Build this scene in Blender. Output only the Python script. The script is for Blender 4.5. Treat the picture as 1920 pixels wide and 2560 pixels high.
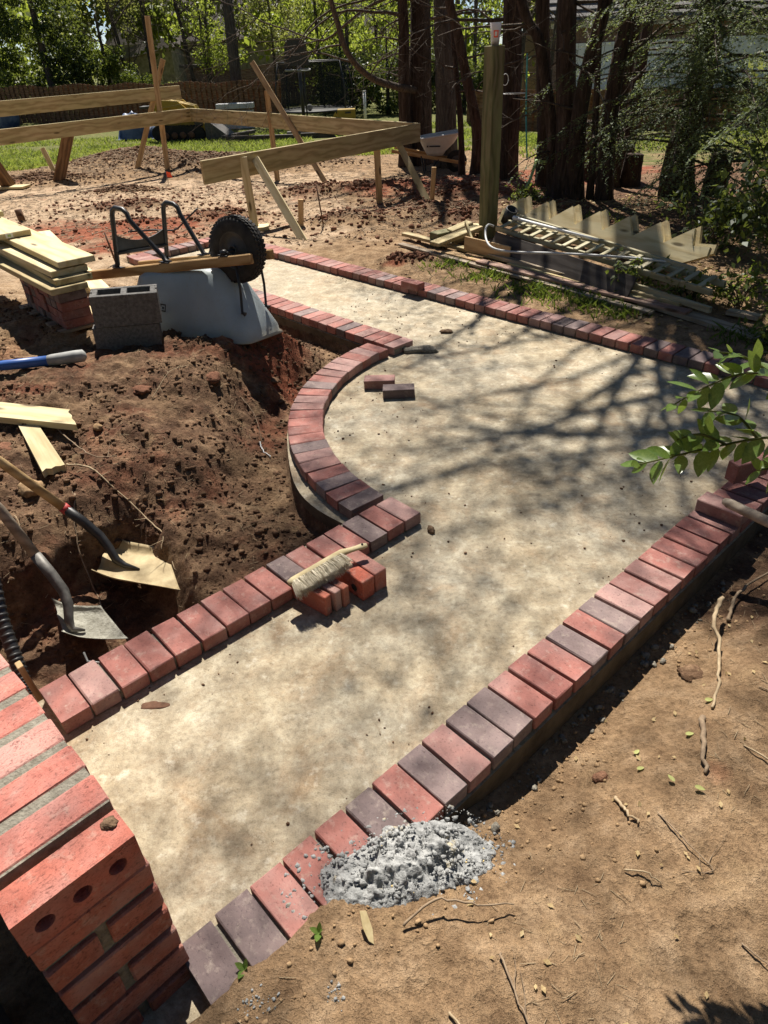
import bpy, bmesh, math, random
import numpy as np
from mathutils import Vector, Matrix, Euler, Quaternion

for o in list(bpy.data.objects): bpy.data.objects.remove(o)
S = bpy.context.scene
C = S.collection
R = math.radians

# ------------------------------------------------------------------ camera
cd = bpy.data.cameras.new('camera'); cam = bpy.data.objects.new('camera', cd); C.objects.link(cam)
cd.sensor_fit = 'VERTICAL'; cd.sensor_height = 24.0; cd.lens = 24.0*1730/2560
cd.clip_start = 0.05; cd.clip_end = 900
cam.matrix_world = Matrix.Translation((0, 0, 1.817)) @ Matrix.Rotation(R(90-34.22), 4, 'X') @ Matrix.Rotation(R(-2.652), 4, 'Z')
S.camera = cam

# ------------------------------------------------------------------ sky, sun, exposure
SUN_EL, SUN_AZ = 56.0, -4.0          # azimuth measured from +Y towards +X
w = bpy.data.worlds.new('World'); S.world = w; w.use_nodes = True
nt = w.node_tree; nt.nodes.clear()
sky = nt.nodes.new('ShaderNodeTexSky'); sky.sky_type = 'NISHITA'; sky.sun_disc = False
sky.air_density = 0.5; sky.dust_density = 0.15; sky.ozone_density = 1.0
sky.sun_elevation = R(SUN_EL); sky.sun_rotation = R(SUN_AZ)
bg = nt.nodes.new('ShaderNodeBackground'); bg.inputs[1].default_value = 0.05
wo = nt.nodes.new('ShaderNodeOutputWorld')
nt.links.new(sky.outputs[0], bg.inputs[0]); nt.links.new(bg.outputs[0], wo.inputs[0])
sd = bpy.data.lights.new('sun', 'SUN'); sd.energy = 5.0; sd.angle = R(0.53); sd.color = (1.0, 0.94, 0.86)
sun = bpy.data.objects.new('sun', sd); C.objects.link(sun)
sdir = Vector((math.sin(R(SUN_AZ))*math.cos(R(SUN_EL)), math.cos(R(SUN_AZ))*math.cos(R(SUN_EL)), math.sin(R(SUN_EL))))
sun.rotation_euler = sdir.to_track_quat('Z', 'Y').to_euler(); sun.location = sdir*40
S.view_settings.view_transform = 'Standard'; S.view_settings.look = 'None'
S.view_settings.gamma = 1.0; S.view_settings.use_curve_mapping = False
S.view_settings.exposure = 0.95

rng = random.Random(7)
nrg = np.random.default_rng(11)

# ------------------------------------------------------------------ noise
def _h(ix, iy, s):
    n = (ix.astype(np.int64)*374761393 + iy.astype(np.int64)*668265263 + s*1442695041) & 0xffffffff
    n = ((n ^ (n >> 13))*1274126177) & 0xffffffff
    return ((n ^ (n >> 16)) & 0xffff)/65535.0
def vnoise(x, y, s=0):
    ix = np.floor(x); iy = np.floor(y); fx = x-ix; fy = y-iy
    fx = fx*fx*(3-2*fx); fy = fy*fy*(3-2*fy)
    a = _h(ix, iy, s); b = _h(ix+1, iy, s); c = _h(ix, iy+1, s); d = _h(ix+1, iy+1, s)
    return (a*(1-fx)+b*fx)*(1-fy)+(c*(1-fx)+d*fx)*fy
def fbm(x, y, f, o=4, s=0, g=0.5):
    t = 0; a = 1; tot = 0
    for i in range(o):
        t = t + a*(vnoise(x*f+17.3*i, y*f-9.1*i, s+i)-0.5); tot += a; a *= g; f *= 2.03
    return t/tot*2
def sm(x, a, b):
    t = np.clip((x-a)/(b-a), 0, 1); return t*t*(3-2*t)

# ------------------------------------------------------------------ layout of the path (metres, brick tops at 0.062)
U = np.array([0.745, 0.667]); V = np.array([0.667, -0.745])
A0 = np.array([-1.060, 1.470]); A1 = np.array([0.166, 2.563])          # inner edge, near left row
B0 = np.array([-0.542, 0.784]); B1 = np.array([2.62, 3.61])            # inner edge, near right row
CC = np.array([1.025, 3.609]); RI, RO_ = 1.352, 1.546                   # circle of the curved row
M0 = np.array([0.262, 4.722]); M1 = np.array([-2.43, 7.68])            # inner edge, middle row
E0 = np.array([-2.576, 7.553]); E1 = np.array([-1.67, 8.42])           # outer edge, end row
C0 = np.array([-1.67, 8.42]); C1 = np.array([2.78, 3.60])              # outer edge, far row
LIP = 0.006
def nrm(a): return a/np.hypot(*a)
def left(d): return np.array([-d[1], d[0]])
dA = nrm(A1-A0); dB = nrm(B1-B0); dM = nrm(M1-M0); dC = nrm(C1-C0); dE = nrm(E1-E0)
W = 0.194+LIP
def slab_outline():
    P = [A0+left(dA)*W-dA*0.25]
    th0 = R(-140.0); th1 = R(136.0-360)
    for k in range(41):
        t = th0+(th1-th0)*k/40
        ext = 0.008+0.06*math.exp(-((k-5)/6.0)**2)
        P.append(CC+(RO_+ext)*np.array([math.cos(t), math.sin(t)]))
    P.append(np.array([0.262, 4.722])-left(-dM)*0-dM*0.02+left(dM)*W*0.9)
    P = P[:-1]
    P.append(M0+left(dM)*W+dM*0.17)
    P.append(np.array([-2.576, 7.553])+left(dM)*LIP+dM*LIP)
    P.append(C0+left(dC)*LIP-dC*LIP)
    P.append(C1+left(dC)*LIP+dC*0.05)
    P.append(B1-left(dB)*W+dB*0.1)
    P.append(B0-left(dB)*W-dB*0.2)
    return np.array(P)
OUT = slab_outline()
def seg_dist(x, y, P):
    d = np.full(x.shape, 1e9)
    n = len(P)
    for i in range(n):
        a = P[i]; b = P[(i+1) % n]; e = b-a; L = e@e
        t = np.clip(((x-a[0])*e[0]+(y-a[1])*e[1])/L, 0, 1)
        d = np.minimum(d, np.hypot(x-a[0]-t*e[0], y-a[1]-t*e[1]))
    return d
def inside(x, y, P):
    r = np.zeros(x.shape, bool); n = len(P)
    for i in range(n):
        a = P[i]; b = P[(i+1) % n]
        c = ((a[1] > y) != (b[1] > y)) & (x < (b[0]-a[0])*(y-a[1])/(b[1]-a[1]+1e-12)+a[0])
        r ^= c
    return r
def slab_sd(x, y):
    d = seg_dist(x, y, OUT); return np.where(inside(x, y, OUT), -d, d)

# ------------------------------------------------------------------ terrain
def side_B(x, y):      # >0 : right of the near right row
    return -((x-B0[0])*(-dB[1])+(y-B0[1])*dB[0])-0.194
def along_B(x, y): return (x-B0[0])*dB[0]+(y-B0[1])*dB[1]
def side_A(x, y): return ((x-A0[0])*(-dA[1])+(y-A0[1])*dA[0])-0.194
def along_A(x, y): return (x-A0[0])*dA[0]+(y-A0[1])*dA[1]
def bump(x, y, cx, cy, rx, ry=None, rot=0):
    ry = ry or rx; c, s = math.cos(rot), math.sin(rot)
    u = ((x-cx)*c+(y-cy)*s)/rx; v = (-(x-cx)*s+(y-cy)*c)/ry
    return np.exp(-(u*u+v*v))
HUMPS = [  # x, y, rx, ry, height
    (-0.3, 8.9, .45, .25, .12), (-1.9, 9.6, .5, .3, .14), (.7, 9.4, .6, .35, .12), (1.1, 8.6, .4, .25, .10), (0.35, 7.0, .22, .12, .07),
    (-3.5, 10.9, .7, .35, .12), (-3.0, 9.5, .4, .25, .07), (.2, 11.5, .9, .4, .14), (-.9, 11.6, .6, .4, .12), (1.2, 10.6, .8, .4, .13),
    (-5.2, 17.5, 1.6, .9, .36), (-6.6, 15.6, 1.2, .6, .12), (-3.4, 16.6, 1.3, .6, .22), (-1.8, 16.2, 1.2, .5, .2), (-4.3, 13.4, .5, .3, .1)]
def terrain(x, y, detail=True):
    x = np.asarray(x, float); y = np.asarray(y, float)
    sd_ = slab_sd(x, y)
    z = 0.03*sm(y, 5, 8) - 0.11*sm(y, 8.5, 10.5) - 0.2*sm(y, 11, 15) - 0.3*sm(y, 15, 26) - 0.45*sm(y, 17, 26)*sm(x, 3, 7)
    rough = 0.35+0*x
    # left bank above the pit
    pit = sm(side_A(x, y), -0.4, 0.2)*(1-sm(y, 9, 12))
    bank = 0.235*sm(sd_, 0.14, 0.55)*sm(-x, 0.2, 0.75)*sm(y, 2.9, 4.1)*(1-sm(y, 5.2, 7.0))
    left_reg = sm(-x, -0.3, 0.2)*(1-sm(y, 6.2, 7.4))
    z = z + bank*1.0 - 0.13*left_reg*(1-sm(sd_, 0.05, 0.75))*sm(sd_, -.02, .02)
    # trench where the shovels lie
    sA = side_A(x, y); aA = along_A(x, y)
    edge = 0.86+0.10*fbm(x, y, 2.3, 3, 5)
    tr = sm(sA, -0.05, 0.12)*(1-sm(sA, edge-0.10, edge))*sm(aA, -1.0, -0.45)*(1-sm(aA, 0.62, 0.80+0.1*fbm(x, y, 3, 2, 8)))
    z = z - tr*(0.25+0.05*fbm(x, y, 4, 2, 9)) 
    z = z + 0.08*sm(sA, edge-0.04, edge+0.16)*sm(-x, 0.55, 1.0)*(1-sm(y, 3.1, 3.8))
    z = z + 0.08*sm(-x, 0.7, 1.7)*sm(y, 2.2, 3.0)*(1-sm(y, 3.4, 4.4))
    rough = rough + 1.5*left_reg
    # right bank
    sB = side_B(x, y); aB = along_B(x, y)
    near = sm(sB, -0.3, 0.0)*(1-sm(x, 3.0, 4.5))
    tgt = 0.075*(1-sm(aB, 0.35, 0.95)) - 0.11*sm(aB, 0.5, 1.1) + 0.13*sm(sB, 0.06, 0.45)*sm(aB, .4, 1.2)
    z = z*(1-near)+tgt*near
    rough = rough*(1-near)+0.50*near
    # far right bank beyond the far row
    fr = sm((x-C0[0])*(-dC[1])+(y-C0[1])*dC[0], 0.1, 2.0)*sm(x, 0.2, 2.5)*(1-sm(y, 11, 15))
    z = z + 0.10*fr
    for hx, hy, rx, ry, hh in HUMPS:
        b = bump(x, y, hx, hy, rx, ry); z = z+hh*b; rough = rough+0.9*b
    far = sm(y, 17.5, 19.5); rough = rough*(1-far)+0.12*far
    if detail:
        fade = sm(sd_, 0.0, 0.25)
        rg = 1-np.abs(fbm(x, y, 7.5, 3, 41, .55))*2.2; rg2 = 1-np.abs(fbm(x, y, 21, 3, 45, .6))*2.2
        z = z + fade*rough*(0.020*rg*np.clip(vnoise(x*1.7, y*1.7, 43)*1.6-.3, 0, 1)+0.0075*rg2-.006)*(1-sm(y, 14, 18))
        z = z + rough*(0.020*fbm(x, y, 1.6, 3, 21)+0.5*fade*0.055*fbm(x, y, 5.5, 4, 31, .55)*sm(y+0*x, -1, 1))
        cl = np.clip(vnoise(x*11, y*11, 77)-0.58, 0, 1)*np.clip(vnoise(x*2.2, y*2.2, 78)-0.35, 0, 1)
        z = z + (1-left_reg)*rough*fade*0.08*cl
        cl = np.clip(vnoise(x*26, y*26, 79)-0.5, 0, 1)
        z = z + (1-left_reg)*rough*fade*0.028*cl
    msk_ = (1-sm(aB, 0.35, 0.9))*sm(sB+0.045*fbm(x, y, 11, 4, 61, .6), -0.075, -0.02)
    z = np.minimum(z, -0.03+np.maximum(0, sd_)*1.1+0.125*msk_)
    ti = sm(-sd_, 0.0, 0.07)*(1-msk_); z = np.where(sd_ < 0, z*(1-ti)-0.16*ti, z)
    return z
def tz(x, y): return float(terrain(np.array([x]), np.array([y]))[0])
# ------------------------------------------------------------------ object helpers
WM = {}
def link(o, mtx=None, parent=None):
    C.objects.link(o); mtx = mtx or Matrix()
    WM[o.name] = mtx
    if parent is not None:
        o.parent = parent; o.matrix_basis = WM[parent.name].inverted() @ mtx
    else:
        o.matrix_basis = mtx
    return o
def tag(o, label=None, cat=None, group=None, kind=None):
    if label: o['label'] = label
    if cat: o['category'] = cat
    if group: o['group'] = group
    if kind: o['kind'] = kind
    return o
def thing(name, loc, label, cat, group=None, rz=0):
    o = bpy.data.objects.new(name, None); o.empty_display_size = .1
    link(o, Matrix.Translation(loc) @ Matrix.Rotation(rz, 4, 'Z'))
    return tag(o, label, cat, group)
class MB:
    def __init__(s): s.v = []; s.f = []; s.mi = []; s.sm = []
    def add(s, vs, fs, mi=0, smooth=False):
        b = len(s.v); s.v += [tuple(p) for p in vs]; s.f += [tuple(i+b for i in f) for f in fs]
        s.mi += [mi]*len(fs); s.sm += [smooth]*len(fs); return s
    def box(s, sx, sy, sz, m=None, mi=0, bev=0.0):
        """box centred on m"""
        m = m or Matrix(); hx, hy, hz = sx/2, sy/2, sz/2
        if bev <= 0:
            vs = [Vector((x*hx, y*hy, z*hz)) for z in (-1, 1) for y in (-1, 1) for x in (-1, 1)]
            fs = [(0, 2, 3, 1), (4, 5, 7, 6), (0, 1, 5, 4), (2, 6, 7, 3), (0, 4, 6, 2), (1, 3, 7, 5)]
        else:
            vs = []; idx = {}
            for x in (-1, 1):
                for y in (-1, 1):
                    for z in (-1, 1):
                        for ax in range(3):
                            p = [x*hx, y*hy, z*hz]
                            for k in range(3):
                                if k != ax: p[k] -= (x, y, z)[k]*bev
                            idx[(x, y, z, ax)] = len(vs); vs.append(Vector(p))
            fs = []
            def I(x, y, z, a): return idx[(x, y, z, a)]
            for d in (-1, 1):
                q = [(d, -1, -1), (d, 1, -1), (d, 1, 1), (d, -1, 1)]; fs.append([I(*t, 0) for t in (q if d > 0 else q[::-1])])
                q = [(-1, d, -1), (-1, d, 1), (1, d, 1), (1, d, -1)]; fs.append([I(*t, 1) for t in (q if d > 0 else q[::-1])])
                q = [(-1, -1, d), (1, -1, d), (1, 1, d), (-1, 1, d)]; fs.append([I(*t, 2) for t in (q if d > 0 else q[::-1])])
            for a in (-1, 1):
                for b in (-1, 1):
                    f = [I(-1, a, b, 1), I(1, a, b, 1), I(1, a, b, 2), I(-1, a, b, 2)]; fs.append(f if a*b < 0 else f[::-1])
                    f = [I(a, -1, b, 2), I(a, 1, b, 2), I(a, 1, b, 0), I(a, -1, b, 0)]; fs.append(f if a*b < 0 else f[::-1])
                    f = [I(a, b, -1, 0), I(a, b, 1, 0), I(a, b, 1, 1), I(a, b, -1, 1)]; fs.append(f if a*b < 0 else f[::-1])
                    for c in (-1, 1):
                        f = [I(a, b, c, 0), I(a, b, c, 1), I(a, b, c, 2)]; fs.append(f if a*b*c > 0 else f[::-1])
        return s.add([m @ v for v in vs], fs, mi)
    def tube(s, pts, rad, n=8, mi=0, cap=True, smooth=True, sq=1.0, twist=0.0):
        pts = [Vector(p) for p in pts]
        if not hasattr(rad, '__len__'): rad = [rad]*len(pts)
        vs = []; fs = []; prev = None
        for i, p in enumerate(pts):
            d = (pts[min(i+1, len(pts)-1)]-pts[max(i-1, 0)])
            if d.length < 1e-9: d = Vector((0, 0, 1))
            d.normalize()
            if prev is None:
                a = d.orthogonal().normalized() if abs(d.z) > .95 else d.cross(Vector((0, 0, 1))).normalized()
            else:
                a = (prev-d*prev.dot(d))
                a = a.normalized() if a.length > 1e-6 else d.orthogonal().normalized()
            prev = a; b = d.cross(a)
            for k in range(n):
                t = 2*math.pi*k/n+twist
                vs.append(p+(a*math.cos(t)+b*math.sin(t)*sq)*rad[i])
        for i in range(len(pts)-1):
            for k in range(n):
                k2 = (k+1) % n; fs.append((i*n+k, i*n+k2, (i+1)*n+k2, (i+1)*n+k))
        if cap:
            fs.append(tuple(range(n))[::-1]); fs.append(tuple((len(pts)-1)*n+k for k in range(n)))
        return s.add(vs, fs, mi, smooth)
    def lathe(s, prof, n=24, m=None, mi=0, smooth=True):
        """profile (r, z) about z"""
        m = m or Matrix(); vs = []; fs = []
        for r, z in prof:
            for k in range(n):
                t = 2*math.pi*k/n; vs.append(m @ Vector((r*math.cos(t), r*math.sin(t), z)))
        for i in range(len(prof)-1):
            for k in range(n):
                k2 = (k+1) % n; fs.append((i*n+k, i*n+k2, (i+1)*n+k2, (i+1)*n+k))
        return s.add(vs, fs, mi, smooth)
    def prism(s, poly, t, m=None, mi=0):
        """polygon in xy, extruded along z by t, centred"""
        m = m or Matrix(); n = len(poly)
        vs = [m @ Vector((x, y, -t/2)) for x, y in poly]+[m @ Vector((x, y, t/2)) for x, y in poly]
        fs = [tuple(range(n))[::-1], tuple(range(n, 2*n))]+[(i, (i+1) % n, n+(i+1) % n, n+i) for i in range(n)]
        return s.add(vs, fs, mi)
    def mesh(s, name, mats):
        me = bpy.data.meshes.new(name); me.from_pydata(s.v, [], s.f)
        mats = mats if isinstance(mats, (list, tuple)) else [mats]
        for m in mats: me.materials.append(m)
        me.polygons.foreach_set('use_smooth', s.sm)
        if len(mats) > 1: me.polygons.foreach_set('material_index', s.mi)
        me.update(); return me
    def build(s, name, mats, parent=None, mtx=None):
        return link(bpy.data.objects.new(name, s.mesh(name, mats)), mtx, parent)
def npmesh(name, V_, F_, mats, smooth=False, nper=None):
    """V_ (n,3), F_ (m,k) arrays"""
    me = bpy.data.meshes.new(name); V_ = np.asarray(V_, np.float32); F_ = np.asarray(F_, np.int32)
    me.vertices.add(len(V_)); me.vertices.foreach_set('co', V_.ravel())
    k = F_.shape[1]; me.loops.add(F_.size); me.loops.foreach_set('vertex_index', F_.ravel())
    me.polygons.add(len(F_)); me.polygons.foreach_set('loop_start', np.arange(0, F_.size, k, dtype=np.int32))
    me.polygons.foreach_set('loop_total', np.full(len(F_), k, np.int32))
    if smooth: me.polygons.foreach_set('use_smooth', np.ones(len(F_), bool))
    for m in (mats if isinstance(mats, (list, tuple)) else [mats]): me.materials.append(m)
    me.update(calc_edges=True); return me
def inst(name, me, mtx, parent=None, col=None):
    o = bpy.data.objects.new(name, me); link(o, mtx, parent)
    if col: o.color = (*col, 1)
    return o
def along(p0, p1, up=(0, 0, 1), roll=0.0):
    """matrix: origin at midpoint, local x from p0 to p1, local z near up; returns (matrix, length)"""
    p0 = Vector(p0); p1 = Vector(p1); d = p1-p0; L = d.length; x = d.normalized()
    upv = Vector(up); y = upv.cross(x)
    if y.length < 1e-5: y = Vector((0, 1, 0)).cross(x)
    y.normalize(); z = x.cross(y)
    m = Matrix((x, y, z)).transposed().to_4x4(); m.translation = (p0+p1)/2
    return m @ Matrix.Rotation(roll, 4, 'X'), L

# ------------------------------------------------------------------ material helpers
class N:
    def __init__(s, name):
        s.m = bpy.data.materials.new(name); s.m.use_nodes = True; s.t = s.m.node_tree; s.t.nodes.clear()
        s.out = s.t.nodes.new('ShaderNodeOutputMaterial'); s.p = s.t.nodes.new('ShaderNodeBsdfPrincipled')
        s.t.links.new(s.p.outputs[0], s.out.inputs[0]); s.coord = None
        s.p.inputs['Roughness'].default_value = .8; s.p.inputs['Specular IOR Level'].default_value = .3
    def n(s, typ, **kw):
        x = s.t.nodes.new('ShaderNode'+typ)
        for k, v in kw.items(): setattr(x, k, v)
        return x
    def L(s, a, b): s.t.links.new(a, b)
    def co(s, scale=(1, 1, 1), which='Object', rnd=True):
        tc = s.n('TexCoord'); mp = s.n('Mapping'); mp.inputs['Scale'].default_value = scale
        if rnd:
            oi = s.n('ObjectInfo'); ml = s.n('MixRGB', blend_type='MULTIPLY'); ml.inputs[0].default_value = 1
            cx = s.n('CombineXYZ')
            for k, f in enumerate((37., 53., 71.)):
                a = s.n('Math', operation='MULTIPLY'); a.inputs[1].default_value = f; s.L(oi.outputs['Random'], a.inputs[0]); s.L(a.outputs[0], cx.inputs[k])
            ad = s.n('VectorMath', operation='ADD'); s.L(tc.outputs[which], mp.inputs[0]); s.L(mp.outputs[0], ad.inputs[0]); s.L(cx.outputs[0], ad.inputs[1])
            return ad.outputs[0]
        s.L(tc.outputs[which], mp.inputs[0]); return mp.outputs[0]
    def noise(s, co, scale, det=4, rough=.55, dist=0):
        x = s.n('TexNoise'); x.inputs['Scale'].default_value = scale; x.inputs['Detail'].default_value = det
        x.inputs['Roughness'].default_value = rough; x.inputs['Distortion'].default_value = dist
        s.L(co, x.inputs['Vector']); return x.outputs['Fac']
    def vor(s, co, scale, feature='F1', out='Distance', rand=1.0):
        x = s.n('TexVoronoi', feature=feature); x.inputs['Scale'].default_value = scale; x.inputs['Randomness'].default_value = rand
        s.L(co, x.inputs['Vector']); return x.outputs[out]
    def ramp(s, fac, stops):
        x = s.n('ValToRGB'); e = x.color_ramp.elements
        while len(e) < len(stops): e.new(.5)
        for i, (p, c) in enumerate(stops):
            e[i].position = p; e[i].color = (*c, 1) if len(c) == 3 else c
        s.L(fac, x.inputs[0]); return x.outputs[0]
    def f(s, fac, a, b):
        x = s.n('MapRange'); x.inputs[1].default_value = a; x.inputs[2].default_value = b; s.L(fac, x.inputs[0]); return x.outputs[0]
    def mix(s, fac, a, b, mode='MIX'):
        x = s.n('MixRGB', blend_type=mode)
        for i, v in ((0, fac), (1, a), (2, b)):
            if hasattr(v, 'links'): s.L(v, x.inputs[i])
            elif i == 0: x.inputs[0].default_value = v
            else: x.inputs[i].default_value = (*v, 1)
        return x.outputs[0]
    def math(s, op, a, b):
        x = s.n('Math', operation=op)
        for i, v in enumerate((a, b)):
            if hasattr(v, 'links'): s.L(v, x.inputs[i])
            else: x.inputs[i].default_value = v
        return x.outputs[0]
    def attr(s, name): x = s.n('Attribute'); x.attribute_name = name; return x.outputs['Fac']
    def color(s, c):
        if hasattr(c, 'links'): s.L(c, s.p.inputs['Base Color'])
        else: s.p.inputs['Base Color'].default_value = (*c, 1)
        return s
    def rough(s, r):
        if hasattr(r, 'links'): s.L(r, s.p.inputs['Roughness'])
        else: s.p.inputs['Roughness'].default_value = r
        return s
    def bump(s, h, strength=.5, dist=.01):
        x = s.n('Bump'); x.inputs['Strength'].default_value = strength; x.inputs['Distance'].default_value = dist
        s.L(h, x.inputs['Height'])
        cur = s.p.inputs['Normal'].links
        if cur: s.L(cur[0].from_socket, x.inputs['Normal'])
        s.L(x.outputs[0], s.p.inputs['Normal']); return s
MT = {}
def simple(name, c1, c2, scale=20, rough=.75, bmp=.3, dist=.004, det=5, metal=0, spec=.3, stretch=(1, 1, 1), rnd=True):
    a = N(name); co = a.co(stretch, rnd=rnd); f = a.noise(co, scale, det)
    a.color(a.ramp(f, [(.3, c1), (.7, c2)])).rough(rough)
    if bmp: a.bump(a.noise(co, scale*2.5, 3), bmp, dist)
    a.p.inputs['Metallic'].default_value = metal; a.p.inputs['Specular IOR Level'].default_value = spec
    MT[name] = a.m; return a.m

# soil -------------------------------------------------------------
def mk_soil():
    a = N('soil'); co = a.co(rnd=False)
    n1 = a.noise(co, 2.2, 6, .6); n2 = a.noise(co, 9, 6, .65); n3 = a.noise(co, 55, 5, .7); n4 = a.noise(co, 160, 3, .7)
    tan = a.ramp(n2, [(.28, (.165, .102, .055)), (.5, (.275, .18, .10)), (.72, (.40, .28, .17))])
    damp = a.ramp(n2, [(.3, (.062, .035, .021)), (.46, (.115, .066, .040)), (.58, (.185, .112, .066)), (.70, (.29, .188, .112))])
    pale = a.ramp(n2, [(.25, (.26, .17, .10)), (.5, (.43, .315, .205)), (.75, (.56, .43, .30))])
    red = a.ramp(n2, [(.3, (.17, .055, .03)), (.55, (.27, .09, .048)), (.75, (.40, .16, .085))])
    grass = a.ramp(n2, [(.3, (.06, .075, .02)), (.6, (.14, .15, .045)), (.8, (.30, .25, .12))])
    def msk(name, n, k=.9, lo=.38, hi=.62):
        v = a.math('ADD', a.attr(name), a.math('MULTIPLY', a.math('SUBTRACT', n, .5), k)); return a.f(v, lo, hi)
    c = a.mix(msk('pale', n1), tan, pale); c = a.mix(msk('damp', n1), c, damp); c = a.mix(msk('red', n1), c, red); c = a.mix(msk('grassy', n1), c, grass)
    spk = a.ramp(n3, [(.34, (.55, .52, .5)), (.5, (1, 1, 1)), (.70, (1.25, 1.22, 1.18))]); c = a.mix(.8, c, spk, 'MULTIPLY')
    c = a.mix(a.math('MULTIPLY', a.f(a.noise(co, 3.4, 5, .65), .50, .66), .35), c, (.135, .082, .045)); c = a.mix(a.math('MULTIPLY', a.f(a.noise(co, 6.1, 5, .65), .58, .72), .45), c, (.40, .275, .15)); grit = a.f(a.vor(co, 95), .05, .16); c = a.mix(a.math('MULTIPLY', a.math('SUBTRACT', 1, grit), .35), c, (.46, .36, .25))
    a.color(c).rough(.95); a.p.inputs['Specular IOR Level'].default_value = .12
    a.bump(n2, .7, .04).bump(n3, .9, .018).bump(n4, .8, .006)
    MT['soil'] = a.m
mk_soil()
def mk_clodmat(name, stops):
    a = N(name); co = a.co(rnd=False); n2 = a.noise(co, 9, 6, .65); n3 = a.noise(co, 55, 5, .7); c = a.ramp(n2, stops)
    c = a.mix(.8, c, a.ramp(n3, [(.34, (.55, .52, .5)), (.5, (1, 1, 1)), (.70, (1.25, 1.22, 1.18))]), 'MULTIPLY'); a.color(c).rough(.97); a.p.inputs['Specular IOR Level'].default_value = .1
    a.bump(n3, .9, .012).bump(a.noise(co, 160, 3, .7), .8, .004); MT[name] = a.m
mk_clodmat('soil_damp', [(.3, (.066, .037, .022)), (.46, (.12, .07, .042)), (.58, (.195, .118, .07)), (.70, (.30, .195, .115))])
mk_clodmat('soil_red', [(.3, (.12, .055, .034)), (.55, (.20, .098, .06)), (.75, (.33, .185, .115))])
def mk_concrete():
    a = N('concrete'); co = a.co(rnd=False)
    big = a.noise(co, 1.3, 5, .6); mid = a.noise(co, 8.5, 7, .74, .4); fine = a.noise(co, 48, 5, .7); vf = a.noise(co, 210, 3, .6); st = a.noise(a.co((1, 1, 1), rnd=False), 3.1, 5, .7, 1.0)
    c = a.ramp(mid, [(.26, (.19, .14, .082)), (.42, (.285, .225, .138)), (.54, (.36, .297, .195)), (.70, (.475, .415, .29))])
    grey = a.ramp(mid, [(.26, (.20, .168, .112)), (.46, (.305, .262, .185)), (.56, (.385, .34, .25)), (.72, (.49, .45, .35))])
    c = a.mix(a.f(big, .40, .62), c, grey)
    c = a.mix(a.math('MULTIPLY', a.f(st, .52, .70), .6), c, (.27, .165, .08)); c = a.mix(a.math('MULTIPLY', a.f(a.noise(co, 4.3, 6, .7, .8), .57, .72), .4), c, (.19, .14, .082))
    c = a.mix(a.math('MULTIPLY', a.f(a.noise(co, 15, 4, .6), .60, .72), .5), c, (.62, .58, .47))
    c = a.mix(.8, c, a.ramp(fine, [(.30, (.55, .52, .46)), (.48, (1, 1, 1)), (.68, (1.22, 1.21, 1.18))]), 'MULTIPLY'); c = a.mix(.6, c, a.ramp(vf, [(.3, (.7, .68, .64)), (.5, (1, 1, 1)), (.7, (1.15, 1.15, 1.13))]), 'MULTIPLY')
    fl1 = a.noise(co, 22, 7, .78); fl2 = a.noise(co, 13, 7, .78, .3)
    c = a.mix(a.math('MULTIPLY', a.f(fl1, .53, .64), .38), c, (.57, .515, .385)); c = a.mix(a.math('MULTIPLY', a.f(fl2, .53, .66), .42), c, (.205, .14, .075))
    pit = a.f(a.vor(co, 60), .0, .10); c = a.mix(a.math('MULTIPLY', a.math('SUBTRACT', 1, pit), .5), c, (.20, .16, .11))
    a.color(c).rough(a.f(mid, -1.2, 1.6)); a.rough(.9); a.p.inputs['Specular IOR Level'].default_value = .2
    a.bump(mid, .25, .02).bump(fine, .4, .004).bump(vf, .5, .002)
    MT['concrete'] = a.m
mk_concrete()
simple('concrete_side', (.055, .043, .028), (.13, .105, .07), 12, .97, .6, .008)  # soil-stained slab sides, with their shade also put into the darker colour
def mk_brick(name, wire=False):
    a = N(name); co = a.co(); oi = a.n('ObjectInfo')
    n1 = a.noise(co, 14, 5, .6); n2 = a.noise(co, 120, 4, .7); n3 = a.noise(a.co((1, 1, 1)), 5, 3)
    c = a.mix(1.0, oi.outputs['Color'], a.ramp(n1, [(.25, (.72, .68, .68)), (.5, (1, 1, 1)), (.78, (1.28, 1.24, 1.22))]), 'MULTIPLY')
    c = a.mix(a.math('MULTIPLY', a.f(n3, .52, .70), .45), c, (.165, .12, .115))
    c = a.mix(a.math('MULTIPLY', a.f(n3, .48, .28), .4), c, (.40, .29, .26)); dust = a.noise(co, 33, 5, .7); c = a.mix(a.math('MULTIPLY', a.f(dust, .54, .74), .45), c, (.44, .37, .30))
    sp = a.ramp(n2, [(.30, (.40, .36, .36)), (.42, (1, 1, 1)), (.70, (1.1, 1.08, 1.06))])
    c = a.mix(.85, c, sp, 'MULTIPLY'); a.color(c).rough(.82); a.p.inputs['Specular IOR Level'].default_value = .22
    if wire:
        w1 = a.noise(a.co((70, 190, 130)), 1.0, 4, .75, 1.6); c2 = a.mix(a.math('MULTIPLY', a.f(w1, .53, .66), .8), c, (.11, .04, .03)); c2 = a.mix(a.math('MULTIPLY', a.f(n3, .5, .7), .45), c2, (.50, .30, .25)); a.color(c2)
        a.bump(w1, -1.0, .008).bump(n2, .7, .003)
    else:
        a.bump(n1, .25, .004).bump(n2, .55, .0016)
    MT[name] = a.m
mk_brick('paver'); mk_brick('wirecut', True)
def mk_mortar():
    simple('mortar', (.15, .133, .10), (.27, .245, .195), 60, .97, .9, .006)
    simple('mortar_fresh', (.27, .275, .26), (.44, .445, .425), 70, .98, .9, .006, spec=.1)
mk_mortar()
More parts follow.
